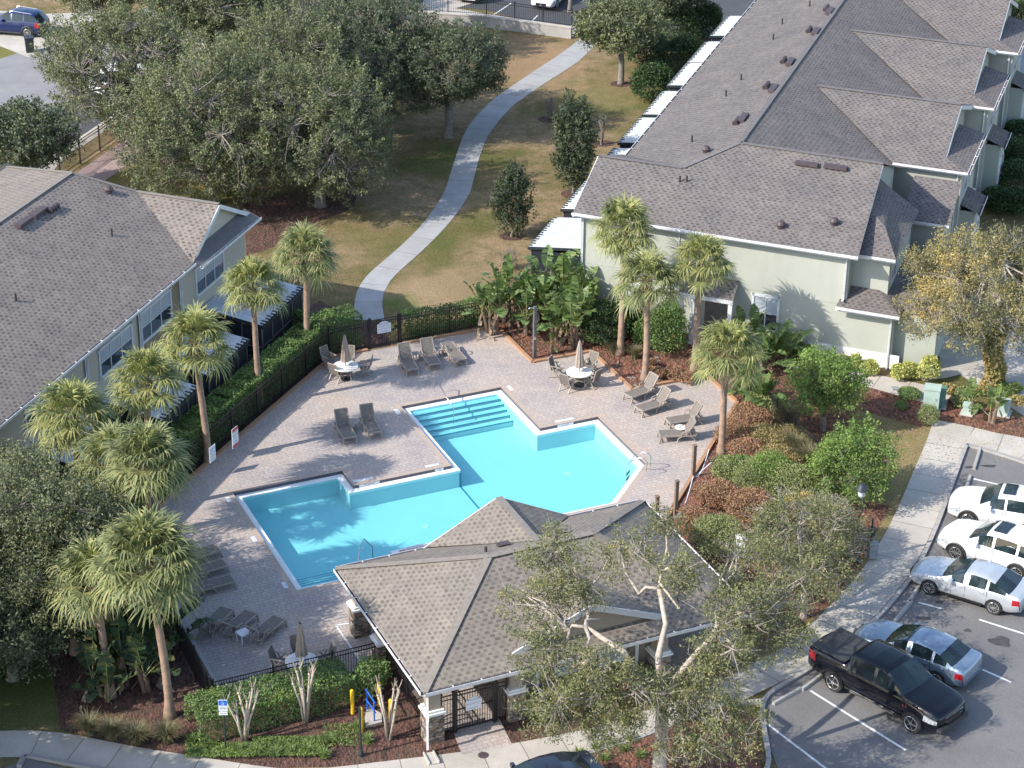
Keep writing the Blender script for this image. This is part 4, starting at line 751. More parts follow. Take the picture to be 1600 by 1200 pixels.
for p, q in (((.55, .7), (CL-.6, .7)), ((.55, CD-.75), (CL-.6, CD-.75)), ((.55, .7), (.55, CD-.75)), ((CL-.6, .7), (CL-.6, CD-.75))): mb.obox(Cb.P(*p), Cb.P(*q), .28, 2.25, CE-.145)
Cb.add('lintel_beam', mb, M['stC'])
def column(B, a, b):
    mb = MB(); c = B.P(a, b, 0); mb.box((c[0], c[1], .62), (.66, .66, 1.24), B.f.az); cb = B.add('column', mb, M['stone'])
    mb = MB(); mb.box((c[0], c[1], 1.28), (.78, .78, .09), B.f.az); mb.box((c[0], c[1], 1.36), (.66, .66, .1), B.f.az); B.add('cap_moulding', mb, M['white'], cb)
    mb = MB(); mb.box((c[0], c[1], 1.84), (.46, .46, .88), B.f.az); B.add('shaft', mb, M['stC'], cb); mb = MB(); mb.box((c[0], c[1], 2.2), (.56, .56, .22), B.f.az); B.add('capital', mb, M['white'], cb)
for a, b in ((.6, .7), (3.85, .8), (9.8, .8), (12.6, .8), (.6, 5.6), (.6, 8.15), (12.6, 8.15)): column(Cb, a, b)
Cb.walls([(4.1, 8.0), (4.1, 1.25), (9.6, 1.25), (9.6, 8.0), (4.1, 8.0)], 0, 2.4, M['stC'])
mb = MB(); mb.obox(Cb.P(5.0, 1.22, 0), Cb.P(9.0, 1.22, 0), .08, .0, 2.3); Cb.add('stone_wall', mb, M['stone'])
for a in (4.95, 9.05): mb = MB(); mb.obox(Cb.P(a-.06, 1.2, 0), Cb.P(a+.06, 1.2, 0), .12, 0, 2.3); Cb.add('corner_board', mb, M['white'])
def louver(B, a0, a1, b, z0, z1):
    mb = MB(); 
    for z in (z0, z1): mb.bar(B.P(a0-.08, b, z), B.P(a1+.08, b, z), .06, .12)
    for a in (a0, a1): mb.obox(B.P(a-.06, b, 0), B.P(a+.06, b, 0), .06, z0, z1)
    fr = B.add('shutter_window', mb, M['white']); mb = MB(); k = 9
    for i in range(k): z = z0+(z1-z0)*(i+.5)/k; mb.bar(B.P(a0, b+.01, z), B.P(a1, b+.01, z), .02, (z1-z0)/k*.72)
    B.add('louvre', mb, M['blind'], fr)
louver(Cb, 5.7, 6.6, 1.16, 1.05, 2.0); louver(Cb, 7.5, 8.4, 1.16, 1.05, 2.0)
pCn = plane3(Cb.P(0, CD, CE), Cb.P(CL, CD, CE), Cb.P(5, 4.5, CR))
for px, py, k in ((759, 862, 'pipe'), (787, 853, 'turbine'), (880, 833, 'turbine')):
    p = hit(px, py, *pCn); mb = MB()
    if k == 'pipe': mb.tube([p-[0, 0, .05], p+[0, 0, .22]], .06, 8)
    else: mb.box((p[0], p[1], p[2]+.06), (.5, .26, .14), FC.az)
    Cb.add('vent_pipe' if k == 'pipe' else 'box_vent', mb, M['vent'])
mb = MB(); q = Cb.P(.2, .15, 0); mb.bar((q[0], q[1], 2.5), (q[0], q[1], 1.45), .1, .08); q2 = Cb.P(.12, -.02, 0); mb.bar((q[0], q[1], 1.45), (q2[0], q2[1], 1.3), .1, .08); mb.bar((q2[0], q2[1], 1.32), (q2[0], q2[1], .15), .1, .08); Cb.add('downspout', mb, M['gutter'])
mb = MB(); mb.prism([Cb.P(a, b)[:2] for a, b in ((-.1, -.75), (.25, -.8), (.3, -.1), (-.05, -.05))], .02, .06); mb.obox(Cb.P(-.1, -.75), Cb.P(-.05, -.05), .05, .02, .12); mb.obox(Cb.P(.25, -.8), Cb.P(.3, -.1), .05, .02, .12)
tag(mb.build('splash_block', M['concp']), 'pale splash block under the downspout of the clubhouse corner column', 'splash block')
sheet('entry_pavers', [(698, 1118), (745, 1100), (762, 1085), (800, 1163), (722, 1180)], .018, M['paver'], uvp)

# ================================================================== FENCES
def fence(name, pts, label, h=1.45, post_every=2.3, z0=.06, group=None, gap=.105):
    """pts: world ground points"""
    pts = [np.array(p, float) for p in pts]; t = thing('metal_fence' if name == 'side_panel' else name, label, 'fence', (pts[0][0], pts[0][1], 0), 0, group); l = np.array(t.location)
    for i in range(len(pts)-1):
        p, q = pts[i], pts[i+1]; d = q-p; L = np.linalg.norm(d); d /= L; k = max(1, round(L/post_every))
        for j in range(k+1):
            if j == 0 and i > 0: continue
            c = p+d*L*j/k; mb = MB(); mb.box((c[0], c[1], (h+.08)/2), (.065, .065, h+.08), math.atan2(d[1], d[0])); mb.box((c[0], c[1], h+.1), (.085, .085, .04), math.atan2(d[1], d[0])); mb.build('post', M['black'], t, local=l)
        for j in range(k):
            a = p+d*L*j/k; b = p+d*L*(j+1)/k; mb = MB(); n = max(2, int(L/k/gap)); 
            for r in range(1, n): c = a+(b-a)*r/n; mb.box((c[0], c[1], z0+(h-z0)/2), (.018, .018, h-z0), math.atan2(d[1], d[0]))
            for z in (z0+.1, h-.2, h-.02): mb.bar((a[0], a[1], z), (b[0], b[1], z), .03, .035)
            mb.build('picket_panel', M['black'], t, local=l)
    return t
W2 = lambda s, t: FP.W(s, t, 0)
fence('metal_fence', [W2(-14.9, -6.35), W2(-11.6, -3.05), W2(-1.3, 6.32), W2(.75, 6.36)], 'black picket fence with two notice boards between the long hedge and the pool deck')
fence('metal_fence', [W2(2.5, 6.42), W2(7.7, 6.42), W2(9.0, 6.5)], 'black picket fence running from the garden gate to the banana plants')
fence('metal_fence', [W2(-14.95, -6.6), W2(-15.2, -19.9)], 'black picket fence in the shade beside the banana thicket and low kerb wall')
fence('metal_fence', [W2(-15.1, -19.85), W2(-8.15, -19.75)], 'black picket fence between the loungers and the bare crape myrtles', h=1.3)
fence('metal_fence', [FC.W(.62, 5.3), FC.W(.62, 1.05)], 'black picket fence under the clubhouse eave between two stone columns', h=1.5)
fence('metal_fence', [G(1172, 618), G(1212, 668), G(1240, 700), G(1287, 740), G(1310, 700)], 'black picket fence in the shrubs below the round bright green tree', h=1.4)
fence('metal_fence', [G(1220, 610), G(1260, 660), G(1285, 700)], 'black picket fence stretch under the upper round bright green tree', h=1.3) if False else None
def gate(name, p, q, label, h=1.5, sign=True):
    p = np.array(p, float); q = np.array(q, float); d = q-p; L = np.linalg.norm(d); d /= L; az_ = math.atan2(d[1], d[0]); t = thing(name, label, 'gate', (p[0], p[1], 0)); l = np.array(t.location)
    for c in (p, q): mb = MB(); mb.box((c[0], c[1], (h+.12)/2), (.11, .11, h+.12), az_); mb.build('gate_post', M['black'], t, local=l)
    mb = MB(); n = int(L/.105); a = p+d*.08; b = q-d*.08
    for r in range(n+1): c = a+(b-a)*r/n; mb.box((c[0], c[1], .08+(h-.1)/2), (.02, .02, h-.1), az_)
    for z in (.14, h*.55, h-.16, h-.02): mb.bar((a[0], a[1], z), (b[0], b[1], z), .035, .04)
    mb.build('gate_leaf', M['black'], t, local=l); c = q-d*.15; mb = MB(); mb.box((c[0], c[1]-.03, .95), (.16, .08, .12), az_); mb.build('latch', M['black'], t, local=l)
    return t, az_
gA = gate('garden_gate', W2(.85, 6.38), W2(2.4, 6.42), 'black picket gate with white notice opening onto the curved garden path')
gB = gate('entry_gate', FC.W(1.5, .72), FC.W(3.05, .74), 'tall black entry gate with white notice under the clubhouse eave', h=1.75)
fence('side_panel', [FC.W(.95, .72), FC.W(1.42, .72)], 'narrow black picket panel between the corner column and the entry gate', h=1.7, post_every=.6)
fence('side_panel', [FC.W(3.13, .74), FC.W(3.5, .74)], 'narrow black picket panel between the entry gate and the shrub-covered column', h=1.7, post_every=.6)
def notice(name, c, rz, w_, h_, label, arched=False, red=False, lines=(), cat='sign', tilt=0):
    t = thing(name, label, cat, c, rz); mb = MB()
    if arched:
        pts = [(-w_/2, -h_/2), (w_/2, -h_/2), (w_/2, h_*.28), (w_*.32, h_*.34)]+[(w_*.32*math.cos(a), h_*.34+h_*.16*math.sin(a)) for a in np.linspace(0, math.pi, 9)[1:-1]]+[(-w_*.32, h_*.34), (-w_/2, h_*.28)]
    else: pts = [(-w_/2, -h_/2), (w_/2, -h_/2), (w_/2, h_/2), (-w_/2, h_/2)]
    n = len(pts); mb.add([(x, -.01, z) for x, z in pts]+[(x, .01, z) for x, z in pts], [tuple(range(n)), tuple(range(2*n-1, n-1, -1))]+[(i, i+n, (i+1) % n+n, (i+1) % n) for i in range(n)]); mb.build('board', M['signw'], t)
    if red:
        for z in (h_*.42, -h_*.42): mb = MB(); mb.box((0, -.0135, z), (w_*.98, .004, h_*.14)); mb.build('red_band', M['signr'], t)
    k = len(lines)
    for i, (s_, sz) in enumerate(lines):
        z = h_*.30-(h_*.66)*i/max(1, k-1); textmesh(s_, sz, (0, -.0135, z), 0, M['signr'] if red and i == 0 else M['ink'], t, rx=R_(90), ext=.0005)
    return t
p = W2(1.6, 6.36); notice('notice_board', (p[0], p[1]-.03, 1.05), FP.az, .72, .62, 'white arch-topped notice on the garden gate by the curved path', True, lines=[('POOL RULES', .085), ('NO LIFEGUARD ON DUTY', .05), ('GATE MUST STAY CLOSED', .05), ('RESIDENTS ONLY', .05)])
p = FC.W(2.2, .68); notice('notice_board', (p[0], p[1]-.03, 1.15), FC.az, .6, .55, 'white arch-topped notice on the tall entry gate under the clubhouse eave', True, lines=[('POOL RULES', .08), ('NO LIFEGUARD ON DUTY', .045), ('RESIDENTS ONLY', .045)])
fa = math.atan2((W2(-1.3, 6.32)-W2(-11.6, -3.05))[1], (W2(-1.3, 6.32)-W2(-11.6, -3.05))[0])
p = G(366, 716); notice('notice_board', (p[0]+.1, p[1]-.05, 1.1), fa, .52, .95, 'white notice with red bands hung on the black fence by the hedge', False, True, [('WARNING', .09), ('NO LIFEGUARD', .06), ('ON DUTY', .06), ('SWIM AT', .06), ('OWN RISK', .06)])
p = G(330, 742); notice('notice_board', (p[0]+.12, p[1]-.05, 1.1), fa, .5, .75, 'plain white notice hung on the black fence beside a palm trunk', False, False, [('POOL HOURS', .07), ('DAWN TO DUSK', .055), ('NO DIVING', .055), ('NO GLASS', .055)])

# ================================================================== POOL RAILS
def tubes(name, label, cat, lists, m, r=.024, pname='rail'):
    base = lists[0][0]; t = thing(name, label, cat, (base[0], base[1], 0)); l = np.array(t.location)
    for pts in lists: mb = MB(); mb.tube(pts, r, 8); mb.build(pname, m, t, smooth=True, local=l)
    return t
a = FP.W(1.9, .55); b = FP.W(2.0, -1.55); u = b-a; u /= np.linalg.norm(u)
tubes('handrail', 'steel handrail leading down the wide entry steps of the pool', 'handrail', [[(a[0], a[1], 0), (a[0], a[1], .82), (a+u*.12+[0, 0, .9]), (a+u*1.1+[0, 0, .55]), (b[0], b[1], .25), (b[0], b[1], -.9)]], M['steel'])
a = FP.W(-6.9, -12.9); b = FP.W(-6.3, -12.0)
tubes('handrail', 'steel handrail on the corner steps beside the clubhouse eave', 'handrail', [[(a[0], a[1], -.3), (a[0], a[1], .75), (b[0], b[1], .95), (b[0]+.3, b[1]+.3, .4), (b[0]+.35, b[1]+.35, -.9)]], M['steel'])
L1 = []
for o in (0, .52):
    bse = FP.W(7.75+.15-o*.72, -10.0-o*.72); dd = FP.u*-.72+FP.v*.69; dd = np.array([-dd[0], -dd[1], 0]); dd = np.array([*( -FP.u*.70+FP.v*.0+FP.v*.70), 0]); 
    e = np.array([*(-(FP.u*.68-FP.v*.73)), 0]); q = bse+e*.95
    L1.append([(bse[0], bse[1], 0), (bse[0], bse[1], .72), tuple(bse+e*.12+[0, 0, .84]), tuple(bse+e*.35+[0, 0, .86]), tuple(bse+e*.8+[0, 0, .55]), tuple(q+[0, 0, .2]), tuple(q+[0, 0, -1.0])])
T = tubes('pool_ladder', 'steel pool ladder on the angled edge near the wooden posts', 'ladder', L1, M['steel'])
for z in (-.2, -.45, -.7): mb = MB(); mb.bar(np.array(L1[0][-1])*[1, 1, 0]+[0, 0, z], np.array(L1[1][-1])*[1, 1, 0]+[0, 0, z], .08, .03); mb.build('tread', M['steel'], T, local=np.array(T.location))

# ================================================================== FURNITURE
def sling_strip(pts, wd, th=.02):
    mb = MB(); L = []
    for i in range(len(pts)-1):
        p, q = np.array([0, *pts[i]]), np.array([0, *pts[i+1]])
        for k in range(4):
            a = p+(q-p)*(k+.0)/4; b = p+(q-p)*(k+1)/4
            mb.add([(-wd/2, a[1], a[2]), (wd/2, a[1], a[2]), (wd/2, b[1], b[2]), (-wd/2, b[1], b[2]), (-wd/2, a[1], a[2]-th), (wd/2, a[1], a[2]-th), (wd/2, b[1], b[2]-th), (-wd/2, b[1], b[2]-th)], [(0, 1, 2, 3), (7, 6, 5, 4), (0, 3, 7, 4), (1, 5, 6, 2)])
    return mb
def make_lounger(name, label, back):     # local: foot end at y=0, head end at +y; back = backrest angle in degrees
    t = thing(name, label, 'lounger', (0, 0, 0), 0, 'resin sling loungers on the pool deck')
    hz = .36; hy = 1.18; bl = .76; ca, sa = math.cos(R_(back)), math.sin(R_(back))
    sling_strip([(.03, hz), (hy, hz-.02)], .56).build('seat', M['sling'], t)
    sling_strip([(hy, hz), (hy+bl*ca, hz+bl*sa)], .54).build('backrest', M['sling'], t)
    mb = MB()
    for s in (-.30, .30):
        mb.bar((s, 0, hz-.02), (s, hy+.45, hz-.04), .05, .06); mb.bar((s, hy, hz+.0), (s, hy+bl*ca, hz+bl*sa), .045, .05)
    mb.bar((-.3, 0, hz-.02), (.3, 0, hz-.02), .05, .06); mb.bar((-.3, hy+bl*ca, hz+bl*sa), (.3, hy+bl*ca, hz+bl*sa), .04, .05); mb.bar((-.3, hy+.45, hz-.06), (.3, hy+.45, hz-.06), .05, .05); mb.build('frame', M['resin'], t)
    for s in (-.30, .30):
        mb = MB(); mb.bar((s, .04, hz-.03), (s, -.06, 0), .05, .05); mb.build('leg', M['resin'], t)
        mb = MB(); mb.tube([(s, .78, .04), (s, .82, .2), (s, .98, .3), (s, 1.18, .32), (s, 1.4, .28), (s, 1.56, .15), (s, 1.62, .02)], .03, 6); mb.build('leg', M['resin'], t)
        mb = MB(); mb.tube([(s*1.06, .95, hz), (s*1.1, 1.0, .52), (s*1.1, 1.2, .56), (s*1.08, 1.35, .5), (s*1.05, 1.42, .34)], .025, 6); mb.build('armrest', M['resin'], t)
    if back > 5: 
        mb = MB(); mb.bar((-.22, hy+bl*ca*.6, hz+bl*sa*.6), (-.22, hy+.5, hz-.05), .03); mb.bar((.22, hy+bl*ca*.6, hz+bl*sa*.6), (.22, hy+.5, hz-.05), .03); mb.build('prop', M['resin'], t)
    mb = MB(); mb.bar((-.3, .03, .1), (.3, .03, .1), .03); mb.build('stretcher', M['resin'], t)
    return t
LG = {}
spots = [
 (644.5, 587, 629, 562, 62, 'upright lounger nearest the garden gate, left one of the row of three'),
 (680, 579, 663, 553, 62, 'upright lounger in the middle of the row of three by the garden gate'),
 (720, 572, 699, 548, 3, 'flat lounger at the far end of the row of three by the garden gate'),
 (547, 694, 532, 668, 62, 'upright lounger of the pair above the pool corner, nearer the hedge'),
 (587, 686, 571, 660, 62, 'upright lounger of the pair above the pool corner, nearer the entry steps'),
 (981, 628, 1022, 613, 55, 'raised lounger closest to the terracotta kerb corner, beside the white round stool'),
 (998, 649, 1042, 635, 55, 'raised lounger casting a long shadow, in front of the white round stool'),
 (1043, 668, 1086, 661, 60, 'lounger with steep back behind the small white table by the palm trunk'),
 (1030, 688, 1073, 686, 58, 'lounger in front of the small white table by the palm trunk and wooden post'),
 (340, 866, 300, 880, 6, 'topmost of the three loungers half under the big palm crown'),
 (352, 890, 308, 903, 6, 'middle one of the three loungers half under the big palm crown'),
 (364, 915, 312, 928, 6, 'lowest of the three loungers half under the big palm crown'),
 (355, 962, 326, 990, 40, 'shaded lounger of the lower trio nearest the low kerb wall'),
 (393, 968, 361, 994, 40, 'shaded lounger in the middle of the lower trio beside the square side table'),
 (437, 977, 401, 1005, 40, 'shaded lounger of the lower trio nearest the closed umbrella')]
for fx, fy, hx, hy_, bk, lb in spots:
    f, hd = G(fx, fy), G(hx, hy_); d = hd-f; rz = math.atan2(d[1], d[0])-math.pi/2
    if bk not in LG: LG[bk] = make_lounger('pool_lounger', lb, bk); LG[bk].location = f; LG[bk].rotation_euler = (0, 0, rz)
    else: copy_tree(LG[bk], f, rz, lb)
def make_chair():
    t = thing('patio_chair', 'x', 'chair', (0, 0, 0), 0, 'sling chairs round the umbrella tables')   # faces -y... sitter looks to -y
    sling_strip([(-.24, .43), (.2, .40)], .46).build('seat', M['sling'], t); sling_strip([(.2, .42), (.36, .98)], .46).build('backrest', M['sling'], t)
    for s in (-.26, .26):
        mb = MB(); mb.bar((s, -.26, .0), (s, .16, .62), .045); mb.build('leg', M['resin'], t)
        mb = MB(); mb.bar((s, .34, .0), (s, -.14, .62), .045); mb.build('leg', M['resin'], t)
        mb = MB(); mb.bar((s, -.26, .64), (s, .24, .66), .06, .03); mb.build('armrest', M['resin'], t)
        mb = MB(); mb.bar((s*.92, .2, .4), (s*.92, .37, 1.0), .035); mb.bar((s*.92, -.25, .42), (s*.92, .2, .40), .035); mb.build('side_frame', M['resin'], t)
    mb = MB(); mb.bar((-.24, .37, 1.0), (.24, .37, 1.0), .04); mb.bar((-.25, -.2, .08), (.25, -.2, .08), .03); mb.build('cross_bar', M['resin'], t); return t
CH = [None]
def chair(px, py, tx, ty, lb):
    c = G(px, py); tb = G(tx, ty); d = c-tb; rz = math.atan2(d[1], d[0])-math.pi/2
    if CH[0] is None: CH[0] = make_chair(); CH[0].location = c; CH[0].rotation_euler = (0, 0, rz); CH[0]['label'] = lb
    else: copy_tree(CH[0], c, rz, lb)
def dining(cx, cy, where, ulabel, tilt=(0, 0)):
    c = G(cx, cy, .72); g_ = (c[0], c[1], 0); t = thing('umbrella_table', 'round white table under a closed umbrella '+where, 'table', g_, 0, 'round white tables with umbrellas')
    mb = MB(); mb.lathe([(.58, .69), (.62, .70), (.62, .73), (.60, .74)], n=40); mb.build('tabletop', M['table'], t)
    for k in range(4): a = math.pi/4+k*math.pi/2; mb = MB(); mb.tube([(.42*math.cos(a), .42*math.sin(a), 0), (.34*math.cos(a), .34*math.sin(a), .35), (.4*math.cos(a), .4*math.sin(a), .69)], .022, 6); mb.build('leg', M['resin'], t)
    mb = MB(); mb.lathe([(.33, .36), (.33, .38)], n=20); mb.build('lower_ring', M['resin'], t)
    u = thing('closed_umbrella', ulabel, 'umbrella', g_, 0, 'closed umbrellas at the tables'); mb = MB(); mb.tube([(0, 0, .1), (0, 0, 2.42)], .022, 8); mb.build('pole', M['resin'], u); mb = MB(); mb.lathe([(.25, 0), (.25, .06), (.06, .1), (.05, .3)], n=18); mb.build('base', M['post'], u)
    mb = MB(); n = 32; vs = []; zs = [(2.38, .03), (2.2, .07), (1.9, .12), (1.5, .155), (1.1, .20), (1.0, .205)]
    for z, r in zs:
        for k in range(n):
            a = 2*math.pi*k/n; rr = r*(1+.20*math.cos(8*a)+.08*math.sin(3*a+z*2)); vs.append((rr*math.cos(a), rr*math.sin(a), z))
    fs = [(i*n+k, i*n+(k+1) % n, (i+1)*n+(k+1) % n, (i+1)*n+k) for i in range(len(zs)-1) for k in range(n)]; mb.add(vs, fs); mb.build('canopy', M['canvas'], u, smooth=True)
    mb = MB(); mb.lathe([(.02, 2.36), (.045, 2.4), (.03, 2.46), (.01, 2.48)], n=10); mb.build('finial', M['post'], u)
    u.rotation_euler = (tilt[0], tilt[1], 0)
dining(540, 572, 'next to the hedge corner and long hedge', 'closed taupe umbrella slightly spread, beside the hedge corner', (0, 0))
dining(905, 581, 'in front of the banana plants', 'closed taupe umbrella in front of the big banana plant')
dining(471, 1033, 'in the shade behind the bare crape myrtle', 'closed taupe umbrella in the shade near the lower fence')
for px, py, tx, ty, lb in ((527, 594, 540, 586, 'sling chair at the near side of the table by the hedge corner'), (571, 586, 540, 586, 'sling chair facing the hedge-corner table from the lounger side'), (514, 574, 540, 586, 'sling chair hidden behind the umbrella at the hedge-corner table'), (545, 574, 540, 586, 'sling chair at the far side of the hedge-corner table'),
  (870, 589, 905, 596, 'sling chair at the banana-plant table, on the side of the steel shower pole'), (886, 610, 905, 596, 'sling chair nearest the pool at the banana-plant table'), (926, 604, 905, 596, 'sling chair casting a shadow toward the kerb at the banana-plant table'), (922, 583, 905, 596, 'sling chair behind the umbrella at the banana-plant table'),
  (437, 1048, 471, 1053, 'shaded sling chair on the lounger side of the lower table'), (509, 1044, 471, 1053, 'shaded sling chair on the clubhouse side of the lower table'), (466, 1034, 471, 1053, 'shaded sling chair behind the umbrella at the lower table'), (479, 1075, 471, 1053, 'shaded sling chair at the fence side of the lower table')):
    chair(px, py, tx, ty, lb)
def sq_table(px, py, lb, m=None, rz=0):
    c = G(px, py); t = thing('side_table', lb, 'side table', c, rz); mb = MB(); mb.box((0, 0, .41), (.46, .46, .035)); mb.build('tabletop', m or M['resin'], t); mb = MB()
    for x in (-.15, 0, .15): mb.box((x, 0, .431), (.1, .42, .008))
    mb.build('slats', m or M['resin'], t)
    for x in (-.19, .19):
        for y in (-.19, .19): mb = MB(); mb.bar((x, y, 0), (x, y, .4), .04); mb.build('leg', m or M['resin'], t)
def rd_table(px, py, lb, h=.42, r=.27):
    c = G(px, py); t = thing('round_side_table', lb, 'side table', c); mb = MB(); mb.lathe([(r-.02, h-.03), (r, h-.02), (r, h), (r-.02, h+.01)], n=24); mb.build('tabletop', M['table'], t)
    for k in range(3): a = k*2.1+.4; mb = MB(); mb.tube([(r*.9*math.cos(a), r*.9*math.sin(a), 0), (r*.7*math.cos(a), r*.7*math.sin(a), h-.03)], .02, 6); mb.build('leg', M['table'], t)
sq_table(552, 672, 'square taupe side table between the pair of loungers above the pool corner', rz=FP.az); sq_table(647, 563, 'square taupe side table between the first two loungers by the garden gate', rz=FP.az); sq_table(683, 557, 'square taupe side table between the upright and flat loungers', rz=FP.az)
sq_table(381, 1002, 'square grey side table wedged between the shaded lower loungers', M['signw'], R_(40)); rd_table(1034, 630, 'small white round table between the two raised loungers'); rd_table(1063, 680, 'small white round table between the loungers by the palm trunk')

# ================================================================== SMALL SITE OBJECTS
def pole(name, px, py, h, r, label, cat, m, cap=None, square=False, pname='pole'):
    c = G(px, py); t = thing(name, label, cat, c); mb = MB()
    if square: mb.box((0, 0, h/2), (r*2, r*2, h), FP.az)
    else: mb.tube([(0, 0, 0), (0, 0, h)], r, 12)
    mb.build(pname, m, t, smooth=False); return t
t = pole('outdoor_shower', 835, 559, 2.75, .075, 'slim grey outdoor shower post with chrome head at the mulch bed corner', 'shower', M['bronze'], square=True)
mb = MB(); mb.tube([(0, -.02, 2.68), (-.25, -.06, 2.72), (-.3, -.08, 2.66)], .03, 8); mb.build('shower_head', M['steel'], t); mb = MB(); mb.box((0, -.08, 1.1), (.12, .06, .14)); mb.build('valve', M['steel'], t)
for px, py, h, lb in ((1083, 745, 1.55, 'weathered wooden post beside the pool ladder, rope tied to it'), (1055, 808, 1.75, 'tall weathered wooden post at the corner of the rust coloured bed'), (1026, 800, .75, 'short dark wooden post poking above the clubhouse roof edge')):
    t = pole('wooden_post', px, py, h, .075, lb, 'post', M['wood'], square=True); mb = MB(); mb.box((0, 0, h+.02), (.19, .19, .04), FP.az); mb.build('post_cap', M['wood'], t)
a, b, c_ = G(1083, 745, 1.0), G(1055, 808, 1.0), G(1108, 702, .9); mb = MB()
def sag(a, b, s_=.35): return [tuple(a+(b-a)*t-np.array([0, 0, s_*math.sin(math.pi*t)])) for t in np.linspace(0, 1, 10)]
mb.tube(sag(a, b, .5), .018, 5); mb.tube(sag(a, c_, .5), .018, 5); tag(mb.build('safety_rope', M['signw']), 'white rope sagging between the wooden posts at the deck edge', 'rope')
for px, py, lb in ((551, 1115, 'yellow bollard nearest the clipped hedge'), (565, 1143, 'yellow bollard in front of the concrete pad, beside the black post'), (593, 1103, 'yellow bollard behind the bare crape myrtle stems'), (611, 1130, 'yellow bollard between the crape myrtle trunks')):
    t = pole('yellow_bollard', px, py, 1.0, .075, lb, 'bollard', M['yellow'], pname='sleeve'); t['group'] = 'yellow bollards by the mulch bed'; mb = MB(); mb.lathe([(.078, .98), (.07, 1.03), (.04, 1.06), (.01, 1.07)], n=12); mb.build('domed_cap', M['yellow'], t)
mb = MB(); mb.prism([G(x, y)[:2] for x, y in ((570, 1124), (574, 1106), (596, 1118), (597, 1131), (572, 1138))], .01, .1); tag(mb.build('concrete_pad', M['concp']), 'small concrete pad with blue rail between yellow bollards', 'pad')
c1, c2 = G(574, 1112, 0), G(585, 1130, 0); L = []
t = thing('blue_rail', 'blue tubular railing standing on the small concrete pad', 'railing', c1); l = c1
for a_, b_ in ((c1, c1), (c2, c2)): mb = MB(); mb.tube([a_+[0, 0, .08], a_+[0, 0, .92]], .03, 8); mb.build('upright', M['blue'], t, local=l)
mb = MB()
for z in (.5, .92): mb.tube([c1+[-.05, .03, z+.06], c2+[.05, -.03, z-.02]], .028, 8)
mb.build('crossbar', M['blue'], t, local=l)
pole('black_post', 564, 1181, 2.1, .045, 'slim black post standing at the edge of the sidewalk mulch', 'post', M['post'])
mb = MB(); mb.lathe([(.1, 0), (.1, .1), (.06, .3)], n=12); o = mb.build('post_base', M['post'], [x for x in SC.objects if x.name.startswith('black_post')][0])
t = pole('accessible_parking_sign', 353, 1173, 2.25, .035, 'blue and white wheelchair parking sign on dark post by the sidewalk', 'sign', M['post'], pname='post')
mb = MB(); mb.box((0, -.05, 2.0), (.32, .02, .46)); pl = mb.build('sign_plate', M['signw'], t); mb = MB(); mb.box((0, -.063, 2.11), (.3, .004, .22)); mb.build('blue_panel', M['signb'], pl)
mb = MB(); cx, cz = -.0, 2.1; mb.tube([(cx+.045*math.cos(a), -.068, cz-.03+.045*math.sin(a)) for a in np.linspace(.9*math.pi, 2.1*math.pi, 9)], .007, 5); mb.tube([(cx-.01, -.068, cz+.045), (cx-.005, -.068, cz), (cx+.035, -.068, cz), (cx+.05, -.068, cz-.045)], .008, 5); mb.tube([(cx-.012, -.068, cz+.06), (cx-.012, -.068, cz+.075)], .012, 6); mb.build('wheelchair_symbol', M['signw'], pl)
textmesh('PARKING BY\nDISABLED\nPERMIT ONLY', .05, (0, -.0615, 1.89), 0, M['ink'], pl, rx=R_(90), ext=.0005)
mb = MB(); mb.box((0, -.05, 1.66), (.3, .02, .14)); p2 = mb.build('sign_plate', M['signw'], t); textmesh('$250 FINE', .055, (0, -.0615, 1.66), 0, M['ink'], p2, rx=R_(90), ext=.0005)
t = pole('street_lamp', 1336, 879, 3.15, .05, 'black lamp post with lantern head in the strip beside the sidewalk', 'street lamp', M['post'])
mb = MB(); mb.lathe([(.13, 0), (.13, .3), (.07, .42), (.06, .9)], n=12); mb.build('base', M['post'], t); mb = MB(); mb.lathe([(.06, 3.1), (.1, 3.14), (.13, 3.2), (.17, 3.45)], n=12); mb.build('lantern_glass', M['signw'], t)
mb = MB(); mb.lathe([(.26, 3.45), (.25, 3.48), (.2, 3.58), (.1, 3.68), (.03, 3.72), (.02, 3.8)], n=16); mb.build('lantern_hood', M['post'], t)
t = pole('pet_waste_station', 1358, 872, 1.9, .04, 'dark pet waste station with bin beside the lamp post', 'bin', M['post'], pname='post'); mb = MB(); mb.box((.12, -.08, .45), (.36, .34, .7)); mb.build('bin', M['acg'], t); mb = MB(); mb.box((.0, -.05, 1.3), (.22, .12, .34)); mb.build('bag_dispenser', M['post'], t)
def util(px, py, sx, sy, h, lb, m, rz=FR.az):
    c = G(px, py); t = thing('utility_box', lb, 'utility box', c, rz); mb = MB(); mb.box((0, 0, h/2), (sx, sy, h)); mb.build('cabinet', m, t); mb = MB(); mb.box((0, -.01, h+.03), (sx+.05, sy+.05, .07)); mb.build('lid', m, t); mb = MB(); mb.box((0, 0, .03), (sx+.2, sy+.2, .06)); mb.build('base', M['concp'], t)
    mb = MB(); mb.box((sx*.3, -sy/2-.01, h*.6), (.06, .03, .12)); mb.build('handle', M['acg'], t)
util(1454, 640, .72, .62, 1.15, 'large pale green utility cabinet behind the clipped round bush', M['util'], FR.az+.1); util(1470, 633, .35, .7, .8, 'narrow green utility cabinet attached beside the large pale green one', M['utild'], FR.az+.1)
util(1511, 646, .4, .4, .45, 'small pale utility box beside the young banana plants', M['util']); util(1566, 646, .6, .6, .62, 'green utility box shadowing the mulch behind the young banana plants', M['util'])
